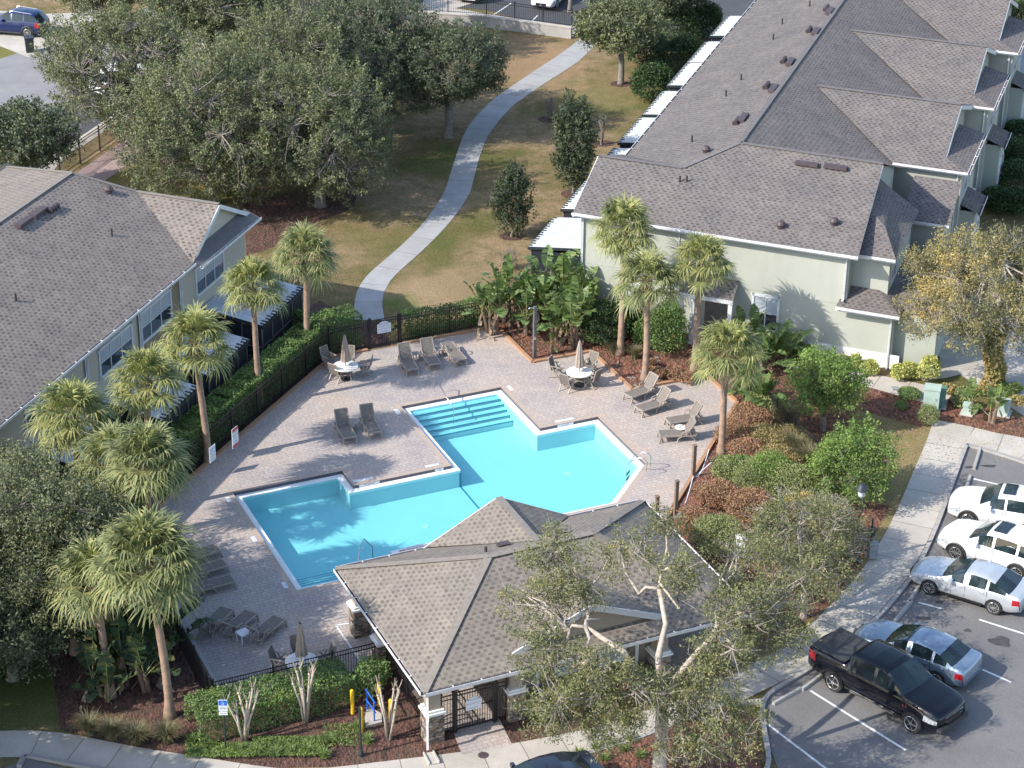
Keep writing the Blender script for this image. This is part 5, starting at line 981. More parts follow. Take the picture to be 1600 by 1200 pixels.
t = thing('meter_lid', 'dark square irrigation cover lying in the red mulch', 'cover', G(1398, 608)); mb = MB(); mb.box((0, 0, .04), (.3, .3, .08), .2); mb.build('lid', M['acg'], t)
t = thing('manhole_cover', 'round rusty manhole cover in the sidewalk by the entry gate', 'manhole cover', G(755, 1180, .02)); mb = MB(); mb.lathe([(.19, 0), (.19, .012), (.17, .014)], n=24); mb.build('lid', M['vent'], t)
for (x0, y0, x1, y1, lb) in ((1531, 706, 1521, 739, 'concrete wheel stop in the empty stall at the sidewalk corner'), (1515, 750, 1508, 772, 'concrete wheel stop in front of the white compact crossover'), (1437, 920, 1430, 931, 'concrete wheel stop half hidden by the silver sedan'), (1423, 946, 1396, 979, 'concrete wheel stop between the silver sedan and the blue-grey sedan'), (1288, 1058, 1268, 1073, 'concrete wheel stop behind the black pickup tailgate'), (1250, 1083, 1222, 1099, 'concrete wheel stop at the end of the empty stall under the oak'),
    (112, 215, 92, 226, 'far concrete wheel stop under the oaks, nearer the street')):
    p, q = G(x0, y0, ZP if x0 > 700 else 0), G(x1, y1, ZP if x0 > 700 else 0); t = thing('wheel_stop', lb, 'wheel stop', (p[0], p[1], .024), 0, 'concrete wheel stops in the parking lot'); d = q-p; L = np.linalg.norm(d); d /= L; n = np.array([-d[1], d[0], 0]); mb = MB()
    L = max(L, 1.5); e = d*L
    vs = [n*-.08, n*.08, n*.055+[0, 0, .12], n*-.055+[0, 0, .12]]; mb.add([v for v in vs]+[v+e for v in vs], [(0, 1, 2, 3), (7, 6, 5, 4), (0, 4, 5, 1), (1, 5, 6, 2), (2, 6, 7, 3), (3, 7, 4, 0)]); mb.build('block', M['kerb'], t)
t = thing('wheelie_bin', 'dark grey wheelie bin at the kerb behind the blue crossover', 'bin', G(47, 81), .3); mb = MB(); mb.box((0, 0, .5), (.52, .55, .95), 0, 1.12); mb.build('body', M['post'], t); mb = MB(); mb.box((0, 0, 1.02), (.64, .7, .08)); mb.build('lid', M['post'], t)
for s in (-.24, .24): mb = MB(); mb.tube([(s, .26, .1), (s+.04, .26, .1)], .1, 10); mb.build('wheel', M['black'], t)
# far retaining wall and fences
def pxs(l): return [G(x, y) for x, y in l]
t = thing('retaining_wall', 'long low concrete retaining wall under the far black fence', 'wall', G(640, 32)); l = np.array(t.location); P = pxs([(640, 34), (760, 42), (893, 60)]); mb = MB()
for i in range(2): mb.obox(P[i], P[i+1], .3, 0, .75)
mb.build('wall', M['kerb'], t, local=l); mb = MB()
for i in range(2): mb.obox(P[i], P[i+1], .36, .75, .82)
mb.build('coping', M['concp'], t, local=l)
fence('metal_fence', [P[0]+[0, .35, .0], P[1]+[0, .35, 0], P[2]+[0, .35, 0]], 'far black picket fence above the concrete retaining wall', h=1.9, z0=.75, gap=.13)
fence('metal_fence', [P[0]+[0, .4, 0], G(646, -30)], 'far black picket fence side return at the corner of the retaining wall', h=1.9, z0=.75, gap=.13)
P = pxs([(62, 300), (215, 196), (345, 80)]); fence('metal_fence', [P[0], P[1], P[2]], 'dark picket fence along the far sidewalk under the spreading oaks', h=1.5, gap=.13)
ribbon('far_verge', [(75, 300), (222, 200), (350, 84)], [(110, 318), (250, 225), (375, 110)], .012, mat('pinkish_verge', (.36, .27, .26), (.28, .2, .19), 2, .9))
# far building glimpsed between the oaks
t = thing('far_house', 'grey shingle roofed house glimpsed between the far oaks', 'house', G(430, 110)); l = np.array(t.location); mb = MB(); c = G(420, 118)
FH = Fr(c, -20, 70); mb = MB()
for poly in ([(-7, -2.5, 3.0), (7, -2.5, 3.0), (5, 0, 4.2), (-5, 0, 4.2)], [(-7, 2.5, 3.0), (7, 2.5, 3.0), (5, 0, 4.2), (-5, 0, 4.2)], [(-7, -2.5, 3.0), (-7, 2.5, 3.0), (-5, 0, 4.2)], [(7, -2.5, 3.0), (7, 2.5, 3.0), (5, 0, 4.2)]): roofpoly(mb, [FH.W(*q) for q in poly])
mb.build('roof', M['roofR'], t, local=l); mb = MB(); P = [FH.W(a, b) for a, b in ((-6.6, -2.1), (6.6, -2.1), (6.6, 2.1), (-6.6, 2.1), (-6.6, -2.1))]
for i in range(4): wallq(mb, P[i], P[i+1], 0, 3)
mb.build('wall', M['stT'], t, local=l)

# ================================================================== VEHICLES
def make_car(name, label, cat, L, Wd, prof, belt, glass_x, roofw, paint, pillars, wheel_r=.33, wb=(.86, 3.55), side_glass=None, bed=None, clad=False, wheel_m=None, rails=False, sun=False, plate=True, extra=None, group=None, lowh=.26):
    """x from the nose (0) to the tail (L); local origin under the centre, nose towards +X"""
    t = thing(name, label, cat, (0, 0, 0), 0, group)
    xs = sorted(set([round(x, 3) for x in np.linspace(0, L, 46)]+[round(p[0], 3) for p in prof]))
    px_, pz_ = zip(*prof); bx_, bz_ = zip(*belt); rows = []
    for x in xs:
        top = np.interp(x, px_, pz_); b = min(np.interp(x, bx_, bz_), top-.03)
        e0 = min(1, x/.55); e1 = min(1, (L-x)/.45); taper = (.80+.20*math.sqrt(max(0, 1-(1-e0)**2)))*(.86+.14*math.sqrt(max(0, 1-(1-e1)**2))); w_ = Wd/2*taper
        gh = top-b; k = min(1, gh/.5); wr = w_*.93*(1-k)+(Wd/2*roofw)*k*(.9+.1*taper)
        sill = lowh+(.12*(1-e0)+.12*(1-e1))
        rows.append([(w_*.90, sill), (w_*.985, sill+.10), (w_, sill+(b-sill)*.55), (w_*.975, b-.03), (w_*.94, b+min(.02, gh*.2)), (wr+(w_*.93-wr)*.10, b+gh*.86), (wr*.93, b+gh*.96), (wr*.6, top), (0, top+.025)])
    n = len(rows[0]); V = []; ref = {}
    for i, x in enumerate(xs):
        pts = rows[i]+[(-y, z) for y, z in rows[i][:-1][::-1]]
        for (y, z) in pts: q_ = 1-min(1, abs(y)/(Wd/2))**2; V.append((L/2-x+(.16*q_*max(0, 1-x/(L*.55)) if x < L/2 else -.11*q_*max(0, 1-(L-x)/(L*.4))), y, z))
    m_ = 2*n-1; body = MB(); gl = {'headlight': MB(), 'headlight ': MB(), 'taillight': MB(), 'taillight ': MB(), 'windshield': MB(), 'rear_window': MB(), 'side_window': MB(), 'side_window ': MB()}; body.v = list(V); 
    gx0, gx1, gx2, gx3 = glass_x; sg = side_glass or (gx0+.45, gx3-.25)
    for i in range(len(xs)-1):
        xm = (xs[i]+xs[i+1])/2
        for j in range(m_-1):
            f = [i*m_+j, i*m_+j+1, (i+1)*m_+j+1, (i+1)*m_+j]; jj = j if j < n-1 else m_-2-j; tgt = None
            if jj >= 5 and gx0 < xm < gx1: tgt = 'windshield'
            elif jj >= 5 and gx2 < xm < gx3: tgt = 'rear_window'
            elif jj == 4 and sg[0] < xm < sg[1] and not any(abs(xm-p_) < .055 for p_ in pillars) : tgt = 'side_window' if j < n-1 else 'side_window '
            if jj == 2 and xm < .50 and xm > .02: tgt = 'headlight' if j < n-1 else 'headlight '
            if jj in ((2,) if not clad else (2, 3)) and xm > L-(.34 if bed is None else .2) and xm < L-.01: tgt = 'taillight' if j < n-1 else 'taillight '
            if tgt: q = gl[tgt]; q.add([V[k] for k in f], [(0, 1, 2, 3)])
            else: body.f.append(f); body.uv.append(None); body.m.append(0)
    body.f.append([j for j in range(m_)][::-1]); body.uv.append(None); body.m.append(0); body.f.append([(len(xs)-1)*m_+j for j in range(m_)]); body.uv.append(None); body.m.append(0)
    o = body.build('body', paint, t, smooth=True)
    for nm, q in gl.items():
        if q.f: q.build(nm.strip(), {'h': M['lamp'], 't': M['tail']}.get(nm[0], M['cglass']), t, smooth=False)
    mb = MB(); mb.box((0, 0, lowh+.02), (L*.9, Wd*.82, .12)); mb.build('underbody', M['black'], t)
    for s in (-1, 1):
        for wx in wb:
            X = L/2-wx; yo = s*(Wd/2-.075); r = wheel_r; wt = MB()
            wt.tube([(X, yo-s*.12, r), (X, yo+s*.07, r), (X, yo+s*.095, r)], [r, r, r*.93], 24); wo = wt.build('wheel', M['tyre'], t)
            rm = MB(); rm.tube([(X, yo+s*.09, r), (X, yo+s*.098, r)], r*.66, 24); rm.build('hub', M['black'], wo)
            rm = MB()
            for k in range(5 if wheel_r > .38 else 10):
                a = 2*math.pi*k/(5 if wheel_r > .38 else 10); rm.bar((X, yo+s*.108, r), (X+r*.66*math.cos(a), yo+s*.105, r+r*.66*math.sin(a)), .06 if wheel_r > .38 else .035, .02)
            rm.tube([(X, yo+s*.092, r), (X, yo+s*.118, r)], r*.18, 12)
            pts = [(X+r*.67*math.cos(a), yo+s*.10, r+r*.67*math.sin(a)) for a in np.linspace(0, 2*math.pi, 25)]; rm.tube(pts, .02, 5); rm.build('rim', M['rim'], wo)
            ar = MB(); ang = np.linspace(-.15, math.pi+.15, 19); R2 = r*1.13
            vs = [(X+R2*math.cos(a), s*(Wd/2+.006), max(.12, r+R2*math.sin(a))) for a in ang]; ar.add(vs, [tuple(range(len(vs)))]); ar.build('wheel_arch', M['black'], t)
            if clad: ar = MB(); ar.tube([(X+R2*1.04*math.cos(a), s*(Wd/2), r+R2*1.04*math.sin(a)) for a in ang], .045, 6); ar.build('arch_trim', M['plast'], t)
        # lamps, mirrors, handles
        zf = np.interp(.25, px_, pz_)-.14; 
        zr = np.interp(L-.12, px_, pz_); zr = min(zr, np.interp(L-.35, px_, pz_))-.16; 
        mx = glass_x[0]+.42; bz = np.interp(mx, bx_, bz_); mb = MB(); mb.box((L/2-mx, s*(Wd/2+.09), bz+.08), (.14, .2, .14)); mb.build('mirror', paint, t, smooth=False)
        for hx in pillars[:2]: 
            bz = np.interp(hx, bx_, bz_); mb = MB(); mb.bar((L/2-hx+.12, s*(Wd/2+.01), bz-.12), (L/2-hx+.3, s*(Wd/2+.01), bz-.12), .03, .035); mb.build('door_handle', paint, t)
        for hx in [glass_x[0]+.42]+list(pillars)[:2]:      # door seams
            bz = np.interp(hx, bx_, bz_); mb = MB(); mb.bar((L/2-hx, s*(Wd/2*.985+.004), lowh+.12), (L/2-hx, s*(Wd/2*.985+.006), bz-.02), .012, .012); mb.build('door_seam', M['black'], t)
        mb = MB(); mb.bar((L/2-wb[0]-.5, s*(Wd/2*.96), lowh+.03), (L/2-wb[1]+.5, s*(Wd/2*.96), lowh+.03), .08, .09); mb.build('sill_trim', M['plast'] if clad else M['black'], t)
        if rails: mb = MB(); x0 = glass_x[1]+.15; x1 = glass_x[2]-.1; zt = np.interp(x0+.4, px_, pz_); mb.tube([(L/2-x0, s*Wd/2*roofw*.86, zt-.02), (L/2-x0-.2, s*Wd/2*roofw*.86, zt+.05), (L/2-x1+.2, s*Wd/2*roofw*.86, np.interp(x1, px_, pz_)+.05), (L/2-x1, s*Wd/2*roofw*.86, np.interp(x1, px_, pz_)-.02)], .022, 6); mb.build('roof_rail', M['steel'], t)
    mb = MB(); mb.box((L/2+.09, 0, lowh+.26), (.12, Wd*.42, .2)); mb.build('grille', M['black'], t)
    mb = MB(); mb.box((-L/2+.02, 0, lowh+.12), (.1, Wd*.7, .16)); mb.build('rear_bumper', M['plast'] if clad else paint, t)
    if plate: mb = MB(); mb.box((-L/2-.035, 0, lowh+.48 if cat != 'sedan' else lowh+.38), (.02, .32, .16)); mb.build('number_plate', M['signw'], t)
    if sun:
        x0, x1 = sun; zt0, zt1 = np.interp(x0, px_, pz_)+.036, np.interp(x1, px_, pz_)+.036; hw = Wd*.25; mb = MB(); mb.bar((L/2-x0, 0, (zt0+zt1)/2), (L/2-x1, 0, (zt0+zt1)/2+(zt1-zt0)/2), hw*2, .03); mb.build('sunroof', M['cglass'], t)
    return t
M['tyre'] = mat('tyre_rubber', (.02, .02, .02), (.03, .03, .03), 5, .85); M['rim'] = mat('alloy_rim', (.5, .5, .5), (.4, .4, .4), 5, .3, metal=.7); M['plast'] = mat('grey_plastic', (.05, .05, .052), (.04, .04, .042), 5, .6)
M['lamp'] = mat('lamp_lens', (.55, .58, .6), (.2, .22, .24), 14, .1, spec=1, coat=1); M['tail'] = mat('tail_lens', (.45, .015, .02), (.25, .01, .015), 12, .15, coat=1)
SUVP = [(0, .55), (.05, .78), (.2, .92), (.6, 1.02), (1.12, 1.10), (1.32, 1.14), (2.02, 1.57), (2.45, 1.66), (3.1, 1.67), (3.9, 1.60), (4.15, 1.52), (4.5, 1.08), (4.6, .95), (4.63, .55)]
SUVB = [(0, .7), (.6, .95), (1.3, 1.03), (3.5, 1.08), (4.6, 1.05)]
SEDP = [(0, .45), (.05, .62), (.25, .75), (.7, .86), (1.2, .94), (1.35, .97), (2.15, 1.37), (2.6, 1.45), (3.1, 1.43), (3.55, 1.32), (4.1, 1.05), (4.45, 1.02), (4.55, .95), (4.6, .5)]
SEDB = [(0, .6), (.7, .80), (1.35, .90), (3.6, .96), (4.6, .92)]
TRKP = [(0, .75), (.04, 1.02), (.25, 1.14), (.8, 1.22), (1.40, 1.27), (1.55, 1.30), (2.2, 1.80), (2.55, 1.90), (3.2, 1.92), (3.85, 1.88), (4.0, 1.80), (4.08, 1.40), (4.15, 1.36), (5.75, 1.36), (5.82, 1.3), (5.85, .72)]
TRKB = [(0, .9), (.8, 1.1), (1.5, 1.18), (4.0, 1.22), (4.2, 1.31), (5.85, 1.31)]
white = carpaint('white_car_paint', (.80, .80, .80)); silver = carpaint('silver_car_paint', (.52, .55, .58), .35, .3); bluegrey = carpaint('blue_grey_car_paint', (.20, .27, .36), .45, .3); blackp = carpaint('black_car_paint', (.006, .007, .012), 0, .12); blackp.node_tree.nodes['Principled BSDF'].inputs['Coat Weight'].default_value = 0; bluep = carpaint('deep_blue_car_paint', (.004, .016, .085)); bluep.node_tree.nodes['Principled BSDF'].inputs['Coat Weight'].default_value = .2; darkp = carpaint('dark_navy_paint', (.012, .016, .03)); redp = carpaint('dark_red_paint', (.16, .008, .012))
def place(t, fx, fy, rx, ry, z=None, L=4.6, rear=False):
    """fx,fy / rx,ry: ground pixels of the front and rear wheel (near side); offset to the centre line"""
    pass
def setcar(t, f, r, side, wbx, L, Wd, z):
    """f, r: near-side ground contact points of the front and rear wheel; side=+1 when they are the car's left wheels"""
    d = f-r; d[2] = 0; d /= np.linalg.norm(d); n = np.array([-d[1], d[0], 0])   # n = car's left
    mid = (f+r)/2; cx = L/2-(wbx[0]+wbx[1])/2      # local x of the wheelbase centre
    c = mid-n*side*(Wd/2-.05)-d*cx; t.location = (c[0], c[1], z); t.rotation_euler = (0, 0, math.atan2(d[1], d[0])); return t
ZL = .024
zc = .024
# white compact crossover (upper), partly outside the frame; noses point to the sidewalk
c1 = make_car('parked_car', 'white compact crossover with sunroof and yellow window sticker, nearest the empty stall', 'car', 4.45, 1.83, [(x*4.45/4.63, z*.97) for x, z in SUVP], [(x*4.45/4.63, z*.97) for x, z in SUVB], (1.27, 1.98, 4.0, 4.34), .76, white, (2.35, 3.25), .34, (.84, 3.48), clad=True, sun=(2.1, 2.62), group='cars parked in the lot')
f = G(1511, 821, zc+.0); dcar = np.array([math.cos(R_(-21)), math.sin(R_(-21)), 0]); setcar(c1, f, f+dcar*2.64, -1, (.84, 3.48), 4.45, 1.83, zc) if False else setcar(c1, f.copy(), f+dcar*2.64, 1, (.84, 3.48), 4.45, 1.83, zc)
mb = MB(); mb.add([(4.45/2-2.62, 1.83*.447, 1.13), (4.45/2-2.82, 1.83*.447, 1.13), (4.45/2-2.82, 1.83*.432, 1.28), (4.45/2-2.62, 1.83*.432, 1.28)], [(0, 1, 2, 3)]); o = mb.build('window_sticker', M['croton'], c1)
c2 = make_car('parked_car', 'white larger crossover with sunroof and roof rails beside the silver sedan', 'car', 4.63, 1.86, SUVP, SUVB, (1.32, 2.05, 4.15, 4.5), .77, white, (2.45, 3.4, 3.95), .36, (.88, 3.57), clad=True, sun=(2.2, 2.75), rails=True, group='cars parked in the lot')
setcar(c2, G(1489, 873, zc), G(1591, 908, zc), 1, (.88, 3.57), 4.63, 1.86, zc)
c3 = make_car('parked_car', 'silver sedan parked nose to the sidewalk between white crossover and wheel stop', 'sedan', 4.6, 1.8, SEDP, SEDB, (1.35, 2.2, 3.45, 4.1), .72, silver, (2.35, 3.25), .33, (.9, 3.6), side_glass=(1.75, 3.95), group='cars parked in the lot')
setcar(c3, G(1453, 929, zc), G(1550, 959, zc), 1, (.9, 3.6), 4.6, 1.8, zc)
c4 = make_car('parked_car', 'blue-grey sedan squeezed beside the black pickup, nose to the sidewalk', 'sedan', 4.7, 1.82, [(x*4.7/4.6, z*1.01) for x, z in SEDP], [(x*4.7/4.6, z) for x, z in SEDB], (1.38, 2.25, 3.6, 4.2), .72, bluegrey, (2.4, 3.35), .33, (.95, 3.68), side_glass=(1.8, 4.0), group='cars parked in the lot')
fr_ = G(1462, 1072, zc); d4 = np.array([math.cos(R_(-37)), math.sin(R_(-37)), 0]); setcar(c4, fr_-d4*2.73, fr_, 1, (.95, 3.68), 4.7, 1.82, zc)
c5 = make_car('pickup_truck', 'black four door pickup with covered bed backed into its stall', 'pickup truck', 5.85, 2.03, TRKP, TRKB, (1.5, 2.3, 4.0, 4.06), .80, blackp, (2.75, 3.75), .41, (.98, 4.55), side_glass=(1.95, 3.92), group='cars parked in the lot', lowh=.42)
setcar(c5, G(1424, 1144, zc), G(1301, 1079, zc), -1, (.98, 4.55), 5.85, 2.03, zc)
mb = MB(); mb.box((5.85/2-4.98, 0, 1.40), (1.55, 1.74, .04)); mb.build('bed_cover', M['plast'], c5); mb = MB(); mb.box((5.85/2+.10, 0, .52), (.2, 1.66, .18)); mb.build('front_bumper', M['plast'], c5); mb = MB(); mb.bar((5.85/2+.13, -.52, .78), (5.85/2+.13, .52, .78), .03, .02); mb.bar((5.85/2+.13, -.52, .95), (5.85/2+.13, .52, .95), .03, .02); mb.bar((5.85/2+.13, 0, .66), (5.85/2+.13, 0, 1.0), .03, .02); mb.build('grille_bars', M['steel'], c5)
for s in (-1, 1): mb = MB(); mb.box((5.85/2-2.75, s*1.02, .44), (2.0, .12, .05)); mb.build('running_board', M['steel'], c5)
textmesh('5.7', .16, (5.85/2-1.35, -1.02, .98), 0, M['signr'], c5, rx=R_(90), name='badge')
c6 = make_car('parked_car', 'deep blue crossover with silver roof rails on the far driveway', 'car', 4.35, 1.8, [(x*4.35/4.63, z) for x, z in SUVP], [(x*4.35/4.63, z) for x, z in SUVB], (1.24, 1.93, 3.9, 4.23), .76, bluep, (2.3, 3.15), .36, (.82, 3.4), clad=True, rails=True)
fr_ = G(44, 59, 0); d6 = np.array([math.cos(R_(-12)), math.sin(R_(-12)), 0]); setcar(c6, fr_-d6*2.58, fr_, 1, (.82, 3.4), 4.35, 1.8, .02)
c7 = make_car('parked_car', 'dark navy car poking in at the road edge below the sidewalk', 'car', 4.7, 1.85, SEDP, SEDB, (1.35, 2.2, 3.45, 4.1), .74, darkp, (2.35, 3.25), .34, (.9, 3.6), side_glass=(1.75, 3.95)); c7.location = G(843, 1252, zc); c7.location.z = zc; c7.rotation_euler = (0, 0, R_(204))
c8 = make_car('parked_car', 'white pickup-sized van seen from behind over the far fence', 'van', 4.8, 1.95, [(x*4.8/4.63, z*1.1) for x, z in SUVP], [(x*4.8/4.63, z*1.08) for x, z in SUVB], (1.35, 2.1, 4.35, 4.66), .8, white, (2.5, 3.5), .37, (.95, 3.75)); c8.location = G(745, -8); c8.rotation_euler = (0, 0, R_(72)); c8.location.z = .02
c9 = make_car('parked_car', 'white sedan beyond the far fence beside the tree crown', 'sedan', 4.6, 1.8, SEDP, SEDB, (1.35, 2.2, 3.45, 4.1), .72, white, (2.35, 3.25), .33, (.9, 3.6), side_glass=(1.75, 3.95)); c9.location = G(862, 4); c9.rotation_euler = (0, 0, R_(70+180)); c9.location.z = .02
c10 = make_car('parked_car', 'dark red car in the garage court at the edge of the picture', 'car', 4.5, 1.8, SUVP, SUVB, (1.32, 2.05, 4.15, 4.5), .77, redp, (2.4, 3.3), .35, (.9, 3.6)); c10.location = G(1615, 186); c10.rotation_euler = (0, 0, R_(160+180)); c10.location.z = .02
c11 = make_car('parked_car', 'white car hidden among the far oak branches beside the street', 'car', 4.6, 1.8, SUVP, SUVB, (1.32, 2.05, 4.15, 4.5), .77, white, (2.4, 3.3), .35, (.9, 3.6)); c11.location = G(196, 138); c11.rotation_euler = (0, 0, R_(50)); c11.location.z = .02

# ================================================================== VEGETATION
def unit(v): return v/(np.linalg.norm(v, axis=-1, keepdims=True)+1e-9)
def leaf_quads(C, size, rs, up=.6, asp=.5, var=.35):
    N_ = len(C); nrm = unit(rs.normal(size=(N_, 3))+[0, 0, up]); a = unit(np.cross(nrm, rs.normal(size=(N_, 3)))); b = np.cross(nrm, a)
    s = size*(1+var*rs.uniform(-1, 1, (N_, 1))); return np.stack([C-a*s, C-b*s*asp, C+a*s, C+b*s*asp], 1)
def leaf_cloud(n, R, H, rs, lumps=9, shell=.62, zmin=.0, flat=1.0, lobes=.28):
    """points spread through an uneven crown of radius R, height H (0..H)"""
    D = unit(rs.normal(size=(n, 3))); D[:, 2] = np.where(D[:, 2] < -.55, -D[:, 2], D[:, 2]); r = rs.uniform(shell**3, 1, n)**(1/3)
    L = unit(rs.normal(size=(lumps, 3))+[0, 0, .3]); d = D@L.T; k = 1-lobes+lobes*1.25*np.max(np.clip((d-.55)/.45, 0, 1), axis=1)
    r = r*k*(1+.05*rs.normal(size=n)); P = D*r[:, None]; return np.stack([P[:, 0]*R, P[:, 1]*R, (P[:, 2]*.62+.5)*H], 1)
def stem_mb(R, H, rs, n=5, r0=.04, top=.6):
    mb = MB()
    for k in range(n):
        a = rs.uniform(0, 2*math.pi); e = R*top*rs.uniform(.4, 1); mb.tube([(.05*math.cos(a), .05*math.sin(a), 0), (e*.35*math.cos(a), e*.35*math.sin(a), H*.3), (e*math.cos(a+.3), e*math.sin(a+.3), H*.7)], [r0, r0*.75, r0*.3], 5)
    return mb
SEED = [100]
def shrub(name, px, py, R, H, label, m, n=2600, leaf=.06, cat='shrub', group=None, z0=0, loc=None, asp=.5, stems=5, lobes=.28, sx=1, twigs=0, rz=0, up=.6, stemm=None, lumps=9):
    SEED[0] += 1; rs = np.random.RandomState(SEED[0]); c = G(px, py, 0) if loc is None else np.array(loc, float); t = thing(name, label, cat, (c[0], c[1], z0), rz, group)
    P = leaf_cloud(n, R, H, rs, lobes=lobes, lumps=lumps); P[:, 0] *= sx; quads('foliage', leaf_quads(P, leaf, rs, asp=asp, up=up), m, t)
    if stems: stem_mb(R, H, rs, stems, .03+.012*H).build('stem', stemm or M['twig'], t)
    if twigs:
        mb = MB()
        for k in range(twigs):
            d = unit(rs.normal(size=3)+[0, 0, .6]); p = d*[R*.3, R*.3, H*.25]+[0, 0, H*.45]; q = d*[R*1.02, R*1.02, H*.55]+[0, 0, H*.45]; m1 = (p+q)/2+rs.normal(size=3)*.1; mb.tube([p, m1, q+rs.normal(size=3)*.12], [.02, .013, .006], 4, cap=False)
        mb.build('twigs', M['twig'], t)
    return t
def hedge(name, pts, wd, h, label, m, dens=420, leaf=.05):
    SEED[0] += 1; rs = np.random.RandomState(SEED[0]); P = [np.array(p, float) for p in pts]; t = thing(name, label, 'hedge', (P[0][0], P[0][1], 0)); l = np.array(t.location); C = []
    for i in range(len(P)-1):
        d = P[i+1]-P[i]; L = np.linalg.norm(d); d /= L; nn = np.array([-d[1], d[0], 0]); ntop = int(L*wd*dens*1.3); ns = int(L*h*dens)
        a = rs.uniform(0, L, ntop); b = rs.uniform(-wd/2, wd/2, ntop); hh = h*(1+.06*np.sin(a*2.1)+.05*np.sin(a*5.3+1))-.9*(np.abs(b)/(wd/2))**4*.16; C.append(P[i]+d*a[:, None]+nn*b[:, None]+np.array([0, 0, 1.])*(hh-rs.uniform(0, .16, ntop))[:, None])
        for s in (-1, 1):
            a = rs.uniform(0, L, ns); z = rs.uniform(.03, h, ns); off = wd/2*(1+.07*np.sin(a*3+z*4))-rs.uniform(0, .14, ns); C.append(P[i]+d*a[:, None]+nn*(s*off)[:, None]+np.array([0, 0, 1.])*z[:, None])
    C = np.concatenate(C); quads('foliage', leaf_quads(C-l, leaf, rs, up=.8, asp=.55), m, t)
    mb = MB()
    for i in range(len(P)-1): 
        L = np.linalg.norm(P[i+1]-P[i]); 
        for k in range(int(L/.5)): q = P[i]+(P[i+1]-P[i])*(k+.5)/int(L/.5)-l; mb.tube([q, q+[.05, 0, h*.8]], [.03, .015], 5)
    mb.build('stem', M['bark'], t); return t
def grass_clump(px, py, R, H, label, m, n=260, cat='ornamental grass', group=None, wd=.012, name='ornamental_grass'):
    SEED[0] += 1; rs = np.random.RandomState(SEED[0]); c = G(px, py); t = thing(name, label, cat, c, 0, group); K = 5; a = rs.uniform(0, 2*math.pi, n); e = R*rs.uniform(.25, 1.1, n); h = H*rs.uniform(.6, 1.1, n)
    s = np.linspace(0, 1, K); P = np.zeros((n, K, 3)); P[:, :, 0] = (e*np.cos(a))[:, None]*s**1.6+rs.normal(size=(n, 1))*.06; P[:, :, 1] = (e*np.sin(a))[:, None]*s**1.6+rs.normal(size=(n, 1))*.06; P[:, :, 2] = h[:, None]*(s*1.5-.62*s**2.4)
    w_ = np.stack([-np.sin(a), np.cos(a), 0*a], 1)[:, None, :]*(wd*(1-s**2*.9))[None, :, None]; quads('blades', blades(P, w_), m, t); return t
# ---- sabal palms
def palm_crown(rs, nf, R, m, lo=-.75, hi=1.45, nl=26):
    B = []; az0 = rs.uniform(0, 6.28)
    petP = []
    for k in range(nf):
        u = (k+.5)/nf; el = hi+(lo-hi)*u**.85+rs.normal()*.10; az_ = az0+k*2.39996+rs.normal()*.15; pl = R*.56*rs.uniform(.8, 1.12)*(.75+.35*u); fl = R*.52*rs.uniform(.85, 1.15)
        d = np.array([math.cos(az_)*math.cos(el), math.sin(az_)*math.cos(el), math.sin(el)]); side = np.array([-math.sin(az_), math.cos(az_), 0]); nrm = np.cross(side, d); nrm = -nrm if nrm[2] < 0 else nrm
        base = d*.08; tip = d*pl+np.array([0, 0, -.06*R*(1-abs(d[2]))]); petP.append((base, (base+tip)/2+[0, 0, .04], tip))
        th = np.linspace(-2.0, 2.0, nl)+rs.normal(size=nl)*.05; dirs = np.cos(th)[:, None]*d+np.sin(th)[:, None]*side; L = fl*(.72+.28*np.cos(th*.8))*rs.uniform(.9, 1.08, nl)
        s = np.array([0, .42, .75, 1.0]); P = tip+dirs[:, None, :]*(L[:, None]*s)[:, :, None]+nrm*(.10*fl*np.sin(s*3.1))[None, :, None]
        droop = (s**2.6)*.22*fl*rs.uniform(0, 1.9, (nl, 1))+s**2*.10*fl*u; P[:, :, 2] -= droop; P -= d*(s**3*.14*fl)[None, :, None]
        wv = unit(np.cross(dirs, nrm))[:, None, :]*(np.array([.014, .030, .019, .003])*R/1.8)[None, :, None]; B.append(blades(P, wv))
    return np.concatenate(B), petP
PALMV = []
def make_palm_mesh(seed, R, nf, m, name='fronds', lo=-.75):
    rs = np.random.RandomState(seed); Q, pet = palm_crown(rs, nf, R, m, lo=lo); mb = MB()
    for p in pet: mb.tube(p, [.022, .018, .012], 4, cap=False)
    return Q, mb
